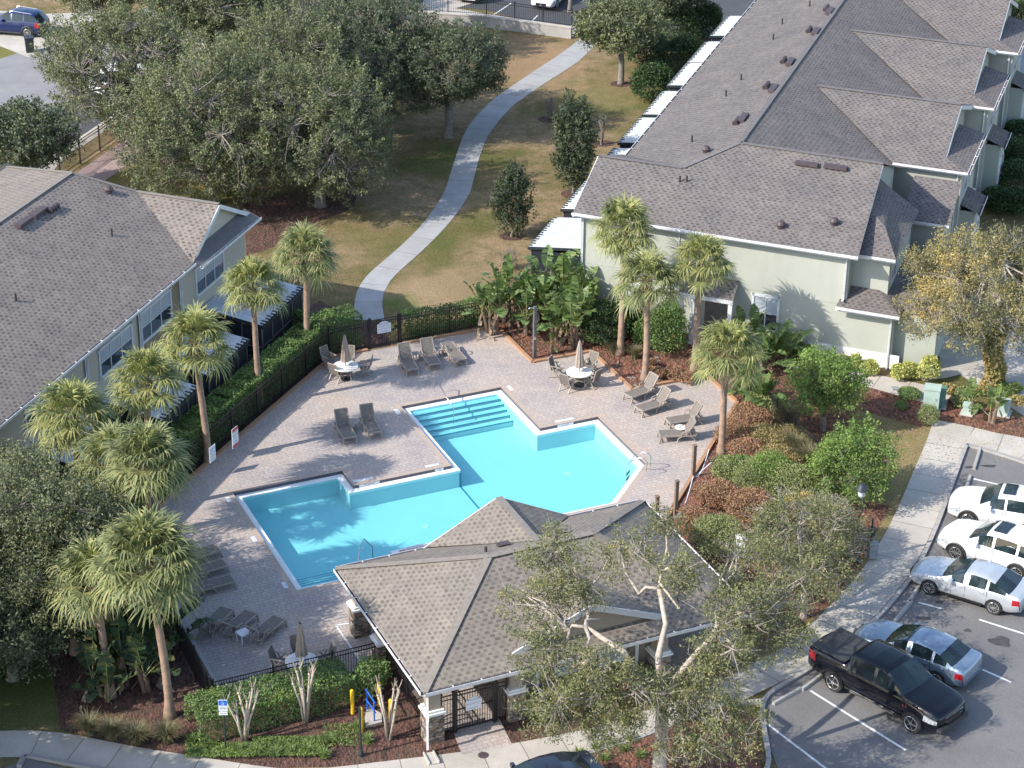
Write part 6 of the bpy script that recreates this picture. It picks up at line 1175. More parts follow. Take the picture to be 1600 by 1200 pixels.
def palm(px, py, H, R, label, m='palmA', lean=(0, 0), seed=0, r0=.145, boots=.7, dead=11, nf=42, group='sabal palms around the pool', loc=None, lo=-.62):
    rs = np.random.RandomState(500+seed); c = G(px, py) if loc is None else np.array(loc, float); t = thing('sabal_palm', label, 'palm tree', (c[0], c[1], 0), 0, group); K = 9; mb = MB(); pts = []; rr = []
    for i in range(K*3+1):
        s = i/(K*3); pts.append((lean[0]*s**1.5+.03*math.sin(s*5+seed), lean[1]*s**1.5, H*s)); rr.append(r0*(1.12-.18*s+.03*math.sin(i*2.4))+(.10*max(0, 1-s*9)))
    mb.tube(pts, rr, 12); mb.build('trunk', M['pbark'], t, smooth=True); top = np.array(pts[-1]); mb = MB()
    for k in range(46):
        a = k*2.4; z = H-boots*(1-k/46.)*1.25; r = r0*.8; o = np.array([math.cos(a), math.sin(a), 0]); q = np.array([np.interp(z, [0, H], [0, lean[0]]), np.interp(z, [0, H], [0, lean[1]]), z]); mb.bar(q+o*r, q+o*(r+.13)+[0, 0, .2], .06, .035)
    mb.build('boots', M['boots'], t)
    Q, pm = make_palm_mesh(900+seed, R, nf, m, lo=lo); Q = Q+top+[0, 0, .05]
    o = quads('crown', Q, M[m], t); pm.v = [tuple(np.array(v)+top+[0, 0, .05]) for v in pm.v]; pm.build('petioles', M['olive'] if False else M['pet'], t)
    Bq = []
    for k in range(dead):       # dead hanging leaves under the crown
        a = rs.uniform(0, 6.28); el = rs.uniform(-1.35, -.85); d = np.array([math.cos(a)*math.cos(el), math.sin(a)*math.cos(el), math.sin(el)]); side = np.array([-math.sin(a), math.cos(a), 0]); nl = 26; L = R*rs.uniform(.35, .65); th = np.linspace(-1.1, 1.1, nl)+rs.normal(size=nl)*.1; dirs = np.cos(th)[:, None]*d+np.sin(th)[:, None]*side*.6
        s = np.array([0, .35, .7, 1.]); b = top+d*R*.22-[0, 0, .05]; P = b+dirs[:, None, :]*(L*rs.uniform(.7, 1.1, (nl, 1))*s)[:, :, None]; P += rs.normal(size=P.shape)*.02; P[:, :, 2] -= s**2*.12
        Bq.append(blades(P, unit(np.cross(dirs, rs.normal(size=3)))[:, None, :]*np.array([.012, .017, .012, .004])[None, :, None]))
    if Bq: quads('dead_fronds', np.concatenate(Bq), M['fiber'], t)
    return t
M['pet'] = mat('palm_petiole', (.20, .24, .08), (.28, .26, .12), 4, .6)
palm(325, 722, 6.0, 1.95, 'tall sabal palm whose trunk rises through the hedge beside the plain notice', seed=1, lean=(-.25, 0))
palm(240, 797, 6.15, 1.9, 'sabal palm standing between the notice-board palm and the broad palm by the gutter', seed=2, lean=(.1, 0))
palm(407, 634, 6.2, 1.8, 'slender orange-trunked sabal palm next to the grey air conditioner', seed=3, lean=(-.15, 0), r0=.13)
palm(482, 560, 5.6, 1.85, 'sabal palm nearest the lawn at the hedge corner by the gate', 'palmB', seed=4)
palm(133, 858, 6.2, 2.05, 'broad sabal palm in front of the sand townhouse gutter, above the olive thicket', seed=5)
palm(266, 1120, 6.7, 2.35, 'big foreground sabal palm with bushy crown over the three sunlit lounger ends', 'palmB', seed=6, lean=(-.45, .1), nf=62)
palm(172, 1088, 5.2, 1.9, 'shaded sabal palm inside the banana thicket, behind the big foreground one', 'palmB', seed=7, lean=(-.2, 0), nf=48)
palm(245, 958, 6.9, 1.95, 'sabal palm rising just behind the big foreground palm crown', 'palmB', seed=8, lean=(0, 0), nf=56)
palm(118, 1020, 5.0, 1.9, 'low dark sabal palm tucked under the olive oak canopy', 'palmB', seed=9, nf=44)
palm(196, 925, 6.0, 1.9, 'sabal palm with upright blue-green leaves above the deck corner', 'palmB', seed=10, lean=(.0, 0), nf=54)
palm(970, 554, 6.75, 1.9, 'tallest sabal palm against the sage wall, nearest the white patio cover', seed=11, dead=16, lean=(-.05, 0))
palm(1008, 594, 5.3, 1.9, 'sabal palm with a thick shaggy collar, base in the bed behind the raised loungers', 'palmB', seed=12, dead=14, lean=(-.1, 0))
palm(1083, 588, 6.0, 1.8, 'sabal palm shading the sage wall over the small entry roof', seed=13, lean=(.15, 0))
palm(1126, 708, 5.1, 1.9, 'sabal palm with yellow-green crown at the right deck edge by the rust shrubs', seed=14, dead=14, lean=(.05, 0))
# ---- bird of paradise / banana plants
def paddle(rs, base, az_, el, pl, L, Wd, split=.5):
    d = np.array([math.cos(az_)*math.cos(el), math.sin(az_)*math.cos(el), math.sin(el)]); side = np.array([-math.sin(az_), math.cos(az_), 0]); K = 12; s = np.linspace(0, 1, K+1)
    mid = base+d*pl+d*(L*s)[:, None]; mid[:, 2] -= (s**2)*L*.55*math.cos(el); nrm = np.cross(side, d); nrm = -nrm if nrm[2] < 0 else nrm; w_ = Wd*np.sin(np.clip(s*.93+.05, 0, 1)*math.pi)**.6; Q = []
    for sd in (-1, 1):
        for i in range(K):
            if rs.uniform() < split*.25: continue
            g = .06*rs.uniform()*split; a, b = mid[i]*(1-g)+mid[i+1]*g, mid[i+1]; dr = -.12*w_[i]*rs.uniform(.3, 1.8)
            A = mid[i]+sd*side*w_[i]+nrm*.3*w_[i]+[0, 0, dr]; B = mid[i+1]*.96+mid[i]*.04+sd*side*w_[i+1]+nrm*.3*w_[i+1]+[0, 0, dr]
            Q.append([a, A, B, b])
    return np.array(Q), [tuple(base), tuple(base+d*pl*.6), tuple(mid[0]), tuple(mid[4]), tuple(mid[8])]
def banana(px, py, H, n, label, m='banana', seed=0, spread=1.0, stalks=4, dead=3, L=1.35, Wd=.29, group=None, loc=None):
    rs = np.random.RandomState(3000+seed); c = G(px, py) if loc is None else np.array(loc, float); t = thing('bird_of_paradise_plant', label, 'tropical plant', (c[0], c[1], 0), 0, group); Q = []; mb = MB(); ms = MB(); Dq = []
    for k in range(stalks):
        a0 = rs.uniform(0, 6.28); r = .35*spread*math.sqrt(rs.uniform()); b = np.array([r*math.cos(a0), r*math.sin(a0), 0]); hh = H*rs.uniform(.12, .52) if stalks > 1 else H*.4; lean = np.array([math.cos(a0), math.sin(a0), 0])*.25*spread; top = b+lean+[0, 0, hh]; mb.tube([b, b+lean*.4+[0, 0, hh*.5], top], [.11, .09, .06], 7)
        nn = max(3, n//stalks)
        for j in range(nn):
            az_ = a0+j*2.4+rs.normal()*.3; el = 1.35-.95*(j/nn)+rs.normal()*.12; q, pt = paddle(rs, top+[0, 0, -.3*j/nn], az_, el, H*.22*rs.uniform(.7, 1.2), L*rs.uniform(.75, 1.1), Wd*rs.uniform(.8, 1.15), .8); Q.append(q); ms.tube(pt, [.02, .018, .013, .009, .005], 4, cap=False)
        for j in range(dead):
            az_ = rs.uniform(0, 6.28); q, pt = paddle(rs, top-[0, 0, .1+.15*j], az_, -.9+rs.normal()*.2, .1, L*.85, Wd*.32, 1.2); Dq.append(q)
    quads('leaves', np.concatenate(Q), M[m], t); mb.build('stalk', M['boots'], t); ms.build('petioles', M['pet'], t)
    if Dq: quads('dead_leaves', np.concatenate(Dq), M['bdead'], t)
    return t
bl = [(770, 520, 3.2, 'banana-leaved plant at the fence end nearest the garden gate'), (795, 505, 3.6, 'tall banana-leaved plant second from the fence end'), (822, 520, 3.4, 'banana-leaved plant beside the slim shower post'), (845, 500, 3.9, 'banana-leaved plant below the corner patio cover'), (870, 530, 3.0, 'banana-leaved plant between shower post and closed umbrella'), (900, 540, 3.6, 'big banana-leaved plant directly behind the closed umbrella'), (915, 512, 3.7, 'fan-shaped banana-leaved plant against the corner downspout'), (880, 495, 4.0, 'tallest banana-leaved plant behind the fan-shaped ones')]
for k, (x, y, h, lb) in enumerate(bl): banana(x, y, h, 34, lb, seed=k, stalks=5, dead=2, Wd=.31, group='banana-leaved plants beside the pool deck')
for k, (x, y, h, n, lb) in enumerate([(1187, 590, 2.6, 22, 'banana-leaved plant with yellow leaf beside the right palm trunk'), (1215, 570, 3.4, 22, 'tall ragged banana-leaved plant with dry stalk in front of the sage window'), (1165, 555, 2.6, 10, 'banana-leaved plant with one upright leaf before the entry door'), (1200, 640, 2.0, 22, 'low banana-leaved plant by the black fence under the round tree'), (1162, 625, 1.6, 8, 'small banana-leaved plant beside the terracotta kerb end')]): banana(x, y, h, n, lb, seed=20+k, stalks=2 if h > 2 else 1, dead=5 if k == 1 else 2)
for k, (x, y, h, lb) in enumerate([(165, 1085, 3.2, 'shaded banana-leaved plant with big drooping leaves over the mulch'), (205, 1060, 3.6, 'shaded banana-leaved plant with dry hanging leaves beside the palm trunk'), (235, 1075, 3.2, 'shaded banana-leaved plant just left of the foreground palm trunk'), (180, 1030, 3.6, 'shaded banana-leaved plant deep in the thicket'), (250, 1010, 3.0, 'shaded banana-leaved plant reaching over the low kerb wall'), (215, 1000, 4.0, 'shaded banana-leaved plant rising to the palm crowns')]): banana(x, y, h*.86, 20, lb, 'bananad', seed=40+k, stalks=4, dead=2, L=1.6, Wd=.33, spread=1.3, group='shaded banana-leaved plants in the thicket')
banana(1520, 648, 1.9, 7, 'young banana plant with upright yellow stem in the red mulch', seed=60, stalks=1, dead=1, spread=.3, L=.9, Wd=.22); banana(1547, 662, 2.0, 9, 'young banana plant with broad leaf before the green utility box', seed=61, stalks=2, dead=2, spread=.4, L=.95, Wd=.24)
banana(865, 552, 1.2, 7, 'small sprouting banana-leaved plant in the mulch beside the shower post', seed=62, stalks=1, dead=0, spread=.2, L=.6, Wd=.1)

# ---- oaks
def tree(name, px, py, H, R, label, leafm, n=36000, leaf=.10, seed=0, trunk=.3, fork=.33, crown0=.35, cat='tree', loc=None, dense=1.0, limbs=6, bark='bark', sub=46, tw=520, clump=.42, off=(0, 0), sx=1.0, group=None, z0=0, asp=.45, bare=0, lobes=None, prim=None, tuft=.62):
    rs = np.random.RandomState(7000+seed); c = G(px, py) if loc is None else np.array(loc, float); t = thing(name, label, cat, (c[0], c[1], z0), 0, group)
    cz = H*(crown0+1)/2; rz = H*(1-crown0)/2; ctr = np.array([off[0], off[1], cz]); ft = np.array([off[0]*.3, off[1]*.3, H*fork])
    def samp(n_, r0, r1, zb=0):
        D = unit(rs.normal(size=(n_, 3))+[0, 0, zb]); r = rs.uniform(r0, r1, n_); return D*r[:, None]*[R*sx, R, rz]+ctr
    lob = unit(rs.normal(size=(9, 3))+[0, 0, .3])
    def lobe(P):
        D = unit((P-ctr)/[R*sx, R, rz]); k = .62+.46*np.max(np.clip(((D@lob.T)-.45)/.55, 0, 1), axis=1); return ctr+(P-ctr)*k[:, None]
    L1_ = samp(limbs, .35, .55, -.1); L2_ = lobe(samp(sub, .5, .82, .1)); L3 = lobe(samp(tw, .55, 1.02, .15)); mb = MB(); tb = MB()
    if lobes:
        LC = np.array([G(x, y, z)-c for x, y, z, r in lobes]); LR_ = np.array([r for *_, r in lobes]); L1_ = LC*.72+ft*.28; pr = LR_**2/np.sum(LR_**2)
        PR_ = np.array([G(x, y, z)-c for x, y, z in prim]); L0 = LC.copy(); k2 = rs.choice(len(LC), sub, p=pr); L2_ = LC[k2]+unit(rs.normal(size=(sub, 3)))*(LR_[k2]*rs.uniform(.1, .6, sub))[:, None]; k3 = rs.choice(len(LC), tw, p=pr); L3 = LC[k3]+unit(rs.normal(size=(tw, 3)))*[1, 1, .7]*(LR_[k3]*rs.uniform(.15, 1.0, tw)**.7)[:, None]; ctr = LC.mean(0)
    mb.tube([(0, 0, -.05), (0, 0, .15), tuple(ft*.5+[.04, 0, 0]), tuple(ft)], [trunk*1.5, trunk*1.08, trunk, trunk*.92], 10)
    if lobes:
        for p in PR_: 
            a_ = ft-[0, 0, .3]; m1 = a_*.66+p*.34+rs.normal(size=3)*.16; m2 = a_*.3+p*.7+rs.normal(size=3)*.2; mb.tube([a_, m1, m2, p], [trunk*.62, trunk*.5, trunk*.42, trunk*.34], 8)
        for p in L1_: q = PR_[np.argmin(((PR_-p)**2).sum(1))]; m1 = q*.6+p*.4+rs.normal(size=3)*.2; mb.tube([q, m1, p], [trunk*.33, trunk*.24, trunk*.17], 6)
    for p in (L1_ if not lobes else []): m_ = ft*.55+p*.45+np.array([0, 0, .1*H*rs.uniform(-.2, .6)]); mb.tube([ft-[0, 0, .05], m_, p], [trunk*.62, trunk*.45, trunk*.3], 7)
    def near(P, Q): return np.argmin(((P[:, None]-Q[None])**2).sum(-1), 1)
    for p, j in zip(L2_, near(L2_, L1_)): q = L1_[j]; m_ = (p+q)/2+rs.normal(size=3)*.18; mb.tube([q, m_, p], [trunk*.28, trunk*.18, trunk*.09], 5, cap=False)
    for p, j in zip(L3, near(L3, L2_)): q = L2_[j]; m_ = (p+q)/2+rs.normal(size=3)*.12; tb.tube([q, m_, p], [trunk*.09, trunk*.055, .008], 4, cap=False)
    for k in range(bare):   # leafless outer twigs
        p = L3[rs.randint(tw)]; d = unit(p-ctr+rs.normal(size=3)*1.2); 
        for s_ in range(3): e = unit(d+rs.normal(size=3)*.5); tb.tube([p, p+e*.35, p+e*.7+rs.normal(size=3)*.08], [.022, .012, .005], 4, cap=False)
    mb.build('trunk', M[bark], t, smooth=True); tb.build('branches', M['twig'], t)
    per = int(n/tw); live = rs.uniform(size=tw) < dense; T3 = L3[live]; C = np.repeat(T3, per, axis=0); w_ = rs.normal(size=C.shape)*clump*[1, 1, .75]; dr_ = unit(unit(T3-ctr)*.55+[0, 0, .75]+rs.normal(size=T3.shape)*.35); dr_ = np.repeat(dr_, per, axis=0); al = rs.uniform(-.25, 1, (len(C), 1))*tuft
    outd = unit(C-ctr); C = C+w_*(.50*(1.05-.6*np.clip(al/tuft, 0, 1)))+dr_*al+outd*rs.uniform(-.15, .15, (len(C), 1)); quads('crown', leaf_quads(C, leaf, rs, up=.5, asp=asp), M[leafm], t); return t
tree('oak_tree', 455, 240, 8.8, 4.8, 'grey-green oak wedged in the middle of the spreading oaks', 'oakL', 80000, .075, 25, .33, group='spreading oaks beyond the sand townhouse', bare=130, dense=.7, crown0=.1, fork=.25, tw=1000, sub=60, clump=.33, tuft=.9)
gT = 'spreading oaks beyond the sand townhouse'
tree('oak_tree', 330, 318, 9.0, 5.6, 'spreading oak with olive crown just beyond the sand townhouse gable', 'oakL', 100000, .075, 1, .34, group=gT, bare=130, dense=.72, crown0=.04, fork=.2, tw=1200, sub=70, clump=.34, tuft=.9)
tree('oak_tree', 500, 322, 8.0, 4.6, 'grey-green oak over the dark mulch bed beside the lawn, with bare pale limbs', 'oakL', 85000, .075, 2, .3, group=gT, bare=170, dense=.66, crown0=.05, fork=.2, tw=1000, sub=60, clump=.33, tuft=.9)
tree('oak_tree', 205, 230, 9.0, 5.0, 'oak crown hiding the far sidewalk and white car', 'oakL', 85000, .075, 3, .33, group=gT, bare=100, dense=.64, crown0=.12, fork=.25, tw=1000, sub=60, clump=.32, tuft=.9)
tree('oak_tree', 580, 205, 8.6, 4.9, 'dark green oak crown reaching toward the curved path', 'oakD', 85000, .075, 4, .33, group=gT, bare=100, dense=.72, crown0=.10, fork=.25, tw=1000, sub=60, clump=.33, tuft=.9)
tree('oak_tree', 690, 250, 6.3, 2.9, 'outermost dark oak bough standing next to the path bend', 'oakD', 20000, .10, 5, .25, group=gT, off=(-.3, 0), sx=1.1) if False else None
tree('oak_tree', 700, 215, 7.0, 3.5, 'outermost dark oak next to the path bend', 'oakD', 46000, .075, 5, .26, group=gT, off=(.2, 0), bare=20, crown0=.22)
tree('oak_tree', 340, 150, 9.0, 4.8, 'oak standing behind the others near the far sidewalk', 'oakL', 60000, .08, 6, .36, group=gT, bare=40)
tree('oak_tree', 190, 100, 8.5, 4.5, 'oak crown beside the blue crossover and wheelie bin', 'oakL', 60000, .08, 7, .34, group=gT, bare=30)
tree('oak_tree', 560, 90, 8.5, 4.3, 'dark oak behind the corner of the retaining wall', 'oakD', 50000, .08, 8, .34, group=gT, bare=20)
tree('oak_tree', 400, 30, 8.5, 4.4, 'far oak at the top behind the shingled house', 'oakL', 30000, .11, 9, .34, group=gT)
tree('oak_tree', 250, 20, 8.0, 4.0, 'farthest oak beside the street crossing', 'oakL', 28000, .11, 10, .3, group=gT)
tree('oak_tree', 40, 318, 5.5, 3.0, 'small dark oak behind the ridge of the sand townhouse by the far parking lines', 'oakD', 22000, .10, 11, .22, bare=20)
tree('oak_tree', 970, 131, 5.6, 2.7, 'pale-trunked round oak standing in a mulch ring by the path end', 'oakL', 26000, .10, 12, .2, fork=.42, crown0=.4, off=(-.2, 0), dense=.95)
tree('oak_tree', 890, 20, 5.6, 2.1, 'slim oak whose leaves hang over the far fence and path end', 'oakL', 15000, .10, 13, .16)
tree('oak_tree', 1065, 70, 6.2, 3.2, 'broad dark oak between the path end and the far patio covers', 'oakD', 28000, .10, 14, .24)
FL_ = [(868, 868, 6.6, 1.35), (905, 925, 6.2, 1.2), (835, 950, 5.8, 1.45), (860, 1020, 5.3, 1.3), (985, 870, 7.2, 1.3), (935, 1060, 5.0, 1.5), (870, 1095, 4.2, 1.55), (1000, 1085, 4.6, 1.3), (1080, 1085, 4.6, 1.5), (1140, 1130, 3.8, 1.5), (1075, 1150, 3.4, 1.3), (960, 1130, 3.6, 1.2), (1070, 900, 7.4, 1.2), (1150, 950, 6.6, 1.5), (1130, 1030, 5.6, 1.4), (1215, 990, 5.6, 1.4), (1160, 870, 6.6, 1.2), (1230, 920, 5.8, 1.4), (1035, 820, 8.0, .7)]
tree('oak_tree', 1028, 1228, 9.2, 5.1, 'sparse foreground oak with pale trunk and bare limbs over the clubhouse roof', 'oakS', 92000, .052, 15, .24, fork=.44, bark='pale', sub=90, tw=1300, clump=.34, bare=120, dense=.6, lobes=FL_, prim=[(915, 980, 5.6), (1030, 920, 6.6), (1125, 985, 5.6), (1000, 1075, 4.5), (1100, 1085, 4.4)], tuft=.45)
tree('small_oak_tree', 1255, 965, 5.2, 3.0, 'small twiggy oak between the clubhouse end and the sidewalk curve', 'oakS', 30000, .055, 16, .12, fork=.25, crown0=.2, dense=.58, bark='pale', tw=480, bare=110, off=(-.3, .2), clump=.30)
tree('oak_tree', 1548, 604, 7.4, 4.3, 'yellowing oak with vine-covered trunk in front of the sage townhouse corner', 'oakY', 60000, .058, 19, .24, fork=.4, crown0=.30, dense=.78, bark='pale', bare=120, off=(-.5, .2), tw=620)
tree('olive_tree', 50, 1010, 7.4, 4.2, 'dense olive-green tree filling the corner below the sand townhouse', 'oakL', 76000, .062, 20, .26, crown0=.1, bare=80, tw=1100, sub=60)
tree('olive_tree', 125, 1015, 6.6, 2.8, 'shorter olive-green tree between the palms and the corner tree', 'oakL', 44000, .065, 21, .2, crown0=.12, bare=40)
tree('olive_tree', 20, 1060, 4.6, 3.0, 'low dark olive tree shading the front lawn patch', 'oakD', 28000, .075, 22, .2, crown0=.1)
tree('olive_tree', -30, 940, 6.5, 3.6, 'olive-green tree at the frame edge under the sand townhouse eave', 'oakL', 30000, .072, 23, .24, crown0=.1, bare=20)
tree('oak_tree', -310, 1150, 9.0, 4.6, 'unseen oak added outside the lower corner to shade the front lawn patch', 'oakD', 40000, .12, 61, .4, crown0=.2)  # out of frame, added to cast shade over the lower left lawn
tree('oak_tree', -330, 1340, 9.0, 4.8, 'unseen oak added beyond the entry road to shade the sidewalk curve', 'oakD', 40000, .12, 62, .4, crown0=.25)  # second off-frame oak, added so its shadow falls on the sidewalk
# vine on the trunk
rs = np.random.RandomState(5); c = G(1548, 604); t = thing('climbing_vine', 'rust and yellow vine wrapped round the yellowing oak trunk', 'vine', (c[0], c[1], 0)); a = rs.uniform(0, 6.28, 5200); z = rs.uniform(0, 3.1, 5200); r = .36+.16*np.sin(z*2.2+a)+rs.uniform(-.1, .14, 5200); quads('foliage', leaf_quads(np.stack([r*np.cos(a), r*np.sin(a), z], 1), .07, rs, asp=.7), M['vine'], t)
mb = MB(); mb.tube([(.3*math.cos(k*.5), .3*math.sin(k*.5), k*.12) for k in range(26)], .03, 5); mb.build('stem', M['twig'], t)
# ---- holly-like upright trees and lawn shrubs
tree('upright_holly', 896, 302, 5.6, 1.25, 'tall dark upright holly in the lawn beside the patio covers', 'holly', 15000, .08, 30, .1, crown0=.03, limbs=7, sub=30, tw=260, clump=.3, fork=.15)
tree('upright_holly', 800, 370, 3.9, 1.05, 'smaller grey-green holly nearer the curved path', 'holly', 9000, .075, 31, .08, crown0=.03, limbs=6, sub=24, tw=180, clump=.25, fork=.15, bare=20)
for x, y, R, H, lb in ((1020, 155, 1.5, 2.1, 'dark rounded bush nearest the pale-trunked oak'), (1060, 120, 1.9, 2.6, 'widest dark bush beside the middle patio covers'), (1050, 75, 2.0, 2.6, 'dark bush behind the widest one, below the broad oak'), (1100, 60, 1.7, 2.2, 'dark bush squeezed against the far patio covers'), (1010, 100, 1.4, 2.2, 'dark upright bush between the oak trunk and widest bush')): shrub('dark_bush', x, y, R, H, lb, M['shrubd'], 6500, .08, group='dark bushes along the sage patios')
def bare_shrub(px, py, R, H, lb, n=26, m='twig', leaves=0):
    SEED[0] += 1; rs = np.random.RandomState(SEED[0]); c = G(px, py); t = thing('bare_shrub', lb, 'shrub', c); mb = MB()
    for k in range(n):
        a = rs.uniform(0, 6.28); e = R*rs.uniform(.2, 1); mb.tube([(.06*math.cos(a), .06*math.sin(a), 0), (e*.5*math.cos(a), e*.5*math.sin(a), H*.5), (e*math.cos(a+.2), e*math.sin(a+.2), H*rs.uniform(.8, 1.1))], [.02, .013, .005], 4, cap=False)
        for j in range(2): b = rs.uniform(0, 6.28); p = np.array([e*.6*math.cos(a), e*.6*math.sin(a), H*.6]); mb.tube([p, p+[.15*math.cos(b), .15*math.sin(b), H*.3]], [.01, .004], 3, cap=False)
    mb.build('stem', M[m], t)
    if leaves: quads('foliage', leaf_quads(leaf_cloud(leaves, R*.8, H*.5, rs), .05, rs), M['grey'], t)
bare_shrub(859, 186, .55, 1.5, 'leafless shrub in a dark mulch ring on the lawn by the path', leaves=400); bare_shrub(940, 226, .3, 1.9, 'slim leafless sapling beside the upright holly'); bare_shrub(795, 420, .7, 1.2, 'pale dry shrub behind the banana plants on the lawn', leaves=300)
for x, y, rx, ry in ((859, 186, 17, 6), (942, 224, 17, 5), (970, 131, 15, 5), (898, 303, 20, 8), (800, 369, 18, 7)):
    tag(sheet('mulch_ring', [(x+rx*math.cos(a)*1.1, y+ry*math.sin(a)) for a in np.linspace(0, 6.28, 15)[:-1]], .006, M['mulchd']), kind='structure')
# ---- hedges
hedge('clipped_hedge', [W2(-15.0, -5.3), W2(-12.1, -2.35), W2(-8.2, 1.2), W2(-4.6, 4.45), W2(-2.1, 6.75)], 1.25, 1.72, 'long clipped green hedge running between the screened patios and the pool fence', M['hedge'], 430, .05)
hedge('clipped_hedge', [W2(-2.1, 7.05), W2(.5, 7.2)], 1.5, 1.85, 'clipped hedge block at the gate end of the curved path', M['hedge'], 430, .05)
hedge('clipped_hedge', [W2(2.8, 6.95), W2(7.9, 7.0)], .75, 1.3, 'low hedge behind the fence between the gate and the banana plants', M['hedge'], 420, .05)
hedge('clipped_hedge', [G(300, 1148)[:3], G(380, 1128), G(470, 1105), G(545, 1083)], 1.7, 1.25, 'rounded dark green hedge in front of the lower pool fence', M['hedge'], 620, .045)
hedge('clipped_hedge', [G(470, 580), G(478, 520), G(485, 470)], 1.0, 1.2, 'loose green hedge beside the corner patio and palm trunk', M['hedge'], 380, .055) if False else None
shrub('green_shrub', 470, 530, .7, 1.5, 'leafy green shrub beside the screened patio corner', M['hedge'], 2400, .05); shrub('green_shrub', 565, 1098, .75, 1.3, 'dark green shrub at the end of the rounded hedge by the stone column', M['hedge'], 2600, .05) if False else None
shrub('green_shrub', 582, 1082, .8, 1.3, 'dark green shrub behind the yellow bollards', M['hedge'], 2800, .05)
# ---- right hand garden
S = lambda *a, **k: shrub(*a, **k)
tree('rounded_tree', 1285, 672, 3.6, 1.75, 'round bright green tree casting shade on the grass by the utility cabinet', 'shrub', 16000, .062, 40, .12, crown0=.22, fork=.2, tw=300, clump=.3)
tree('rounded_tree', 1325, 785, 3.4, 1.85, 'round bright green tree next to the street lamp', 'shrub', 18000, .062, 41, .12, crown0=.1, fork=.2, tw=320, clump=.32, bare=15)
S('green_shrub', 1036, 548, 1.25, 2.2, 'leafy green shrub at the foot of the sage wall, behind the shaggy palm', M['hedge'], 8000, .055, cat='shrub'); S('green_shrub', 1015, 545, .9, 1.6, 'green shrub right behind the shaggy palm trunk', M['hedge'], 4200, .055)
S('dark_shrub', 945, 535, 1.3, 2.0, 'dark shrub between the banana plants and the tallest palm', M['shrubd'], 6500, .06); S('dark_shrub', 990, 520, 1.0, 1.5, 'dark shrub behind the tallest palm trunk', M['shrubd'], 4000, .06); S('green_shrub', 1050, 515, .9, 1.8, 'green shrub under the small entry roof', M['hedge'], 4200, .055)
for x, y, lb in ((958, 553, 'spiky grass clump at the kerb corner by the tallest palm'), (992, 560, 'spiky grass clump between the two palm trunks')): grass_clump(x, y, .6, .7, lb, M['grass'], 300)
for k, (x, y, R, H) in enumerate([(1030, 590, .45, .5), (1055, 592, .5, .55), (1075, 598, .45, .5), (1098, 590, .4, .45), (1015, 575, .4, .45)]): S('russet_plant', x, y, R, H, ['low russet plant nearest the shaggy palm trunk', 'low russet plant in the middle of the bed behind the loungers', 'low russet plant left of the entry palm base', 'low russet plant at the corner of the bed by the kerb', 'low russet plant at the back of the bed'][k], M['rust'], 800, .05, stems=3, lobes=.35)
rr = [(1195, 650, 1.0, 1.0, 'olive', 'yellow-green shrub beside the low banana-leaved plant'), (1150, 690, 1.1, .95, 'rust', 'smooth rust shrub touching the terracotta kerb'), (1205, 765, 1.25, 1.5, 'shrub', 'bright green twiggy shrub in the heart of the right bed'), (1150, 742, .9, .8, 'shrub', 'fresh green low shrub above the rope post'), (1250, 775, 1.0, 1.35, 'hedge', 'dark green rounded shrub left of the lower round tree'), (1170, 668, 1.15, .95, 'rust', 'rust-red shrub next to the right palm trunk'), (1200, 700, 1.1, .9, 'russet', 'rust and olive shrub behind the right palm'), (1165, 720, 1.0, .85, 'rust', 'rust shrub right of the wooden post with rope'), (1215, 735, 1.1, 1.0, 'russet', 'orange-brown shrub in the centre of the bed'), (1135, 745, .9, .8, 'olive', 'olive-green low shrub near the wooden post'), (1178, 765, 1.1, 1.3, 'olive', 'twiggy green shrub in the middle of the right bed'), (1120, 790, 1.1, 1.0, 'rust', 'brown-red shrub beside the tall wooden post'), (1085, 822, .9, .7, 'rust', 'orange-red low shrub at the clubhouse roof edge'), (1170, 810, 1.2, 1.1, 'rust', 'deep rust shrub above the white covered bin'), (1235, 780, 1.2, 1.5, 'olive', 'olive shrub between the rust bed and round tree'), (1250, 820, 1.0, 1.3, 'gold', 'golden yellow leaved shrub beside the white rocks'), (1120, 855, 1.2, 1.2, 'olive', 'pale green shrub along the clubhouse roof edge'), (1290, 865, 1.55, 2.3, 'grey', 'large grey twiggy shrub to the left of the street lamp'), (1220, 880, 1.3, 1.8, 'grey', 'grey twiggy shrub beyond the clubhouse corner'), (1240, 700, .9, 1.0, 'russet', 'russet shrub beside the pale grass tufts')]
for x, y, R, H, m_, lb in rr: S('garden_shrub', x, y, R, H, lb, M[m_], int(5200*R*R), .042, twigs=60 if m_ in ('grey', 'olive') else 25)
for x, y, lb in ((1228, 672, 'pale muhly grass tuft beside the black fence top'), (1242, 715, 'pale muhly grass tuft below the round tree'), (1262, 735, 'pale muhly grass tuft against the lower round tree')): grass_clump(x, y, .95, 1.25, lb, M['grass'], 700)
for k, (x, y, R, H, m_) in enumerate([(1212, 556, .55, .9, 'shrub'), (1245, 562, .5, .85, 'shrub'), (1262, 566, .5, .8, 'shrub'), (1310, 578, .55, .8, 'olive'), (1335, 577, .4, .7, 'croton'), (1358, 585, .45, .7, 'croton'), (1405, 592, .55, .7, 'croton'), (1420, 590, .45, .75, 'croton'), (1448, 594, .62, 1.15, 'croton')]): S('border_shrub', x, y, R, H, ['green border shrub under the sage window', 'green border shrub left of the palm shadow', 'green border shrub at the palm shadow base', 'olive border shrub below the meter boxes', 'small yellow croton by the white plinth', 'yellow croton under the meter box', 'yellow croton beside the white downspout', 'yellow croton between downspout and big round croton', 'big round yellow croton at the driveway corner'][k], M[m_], int(4200*R*R)+500, .06)
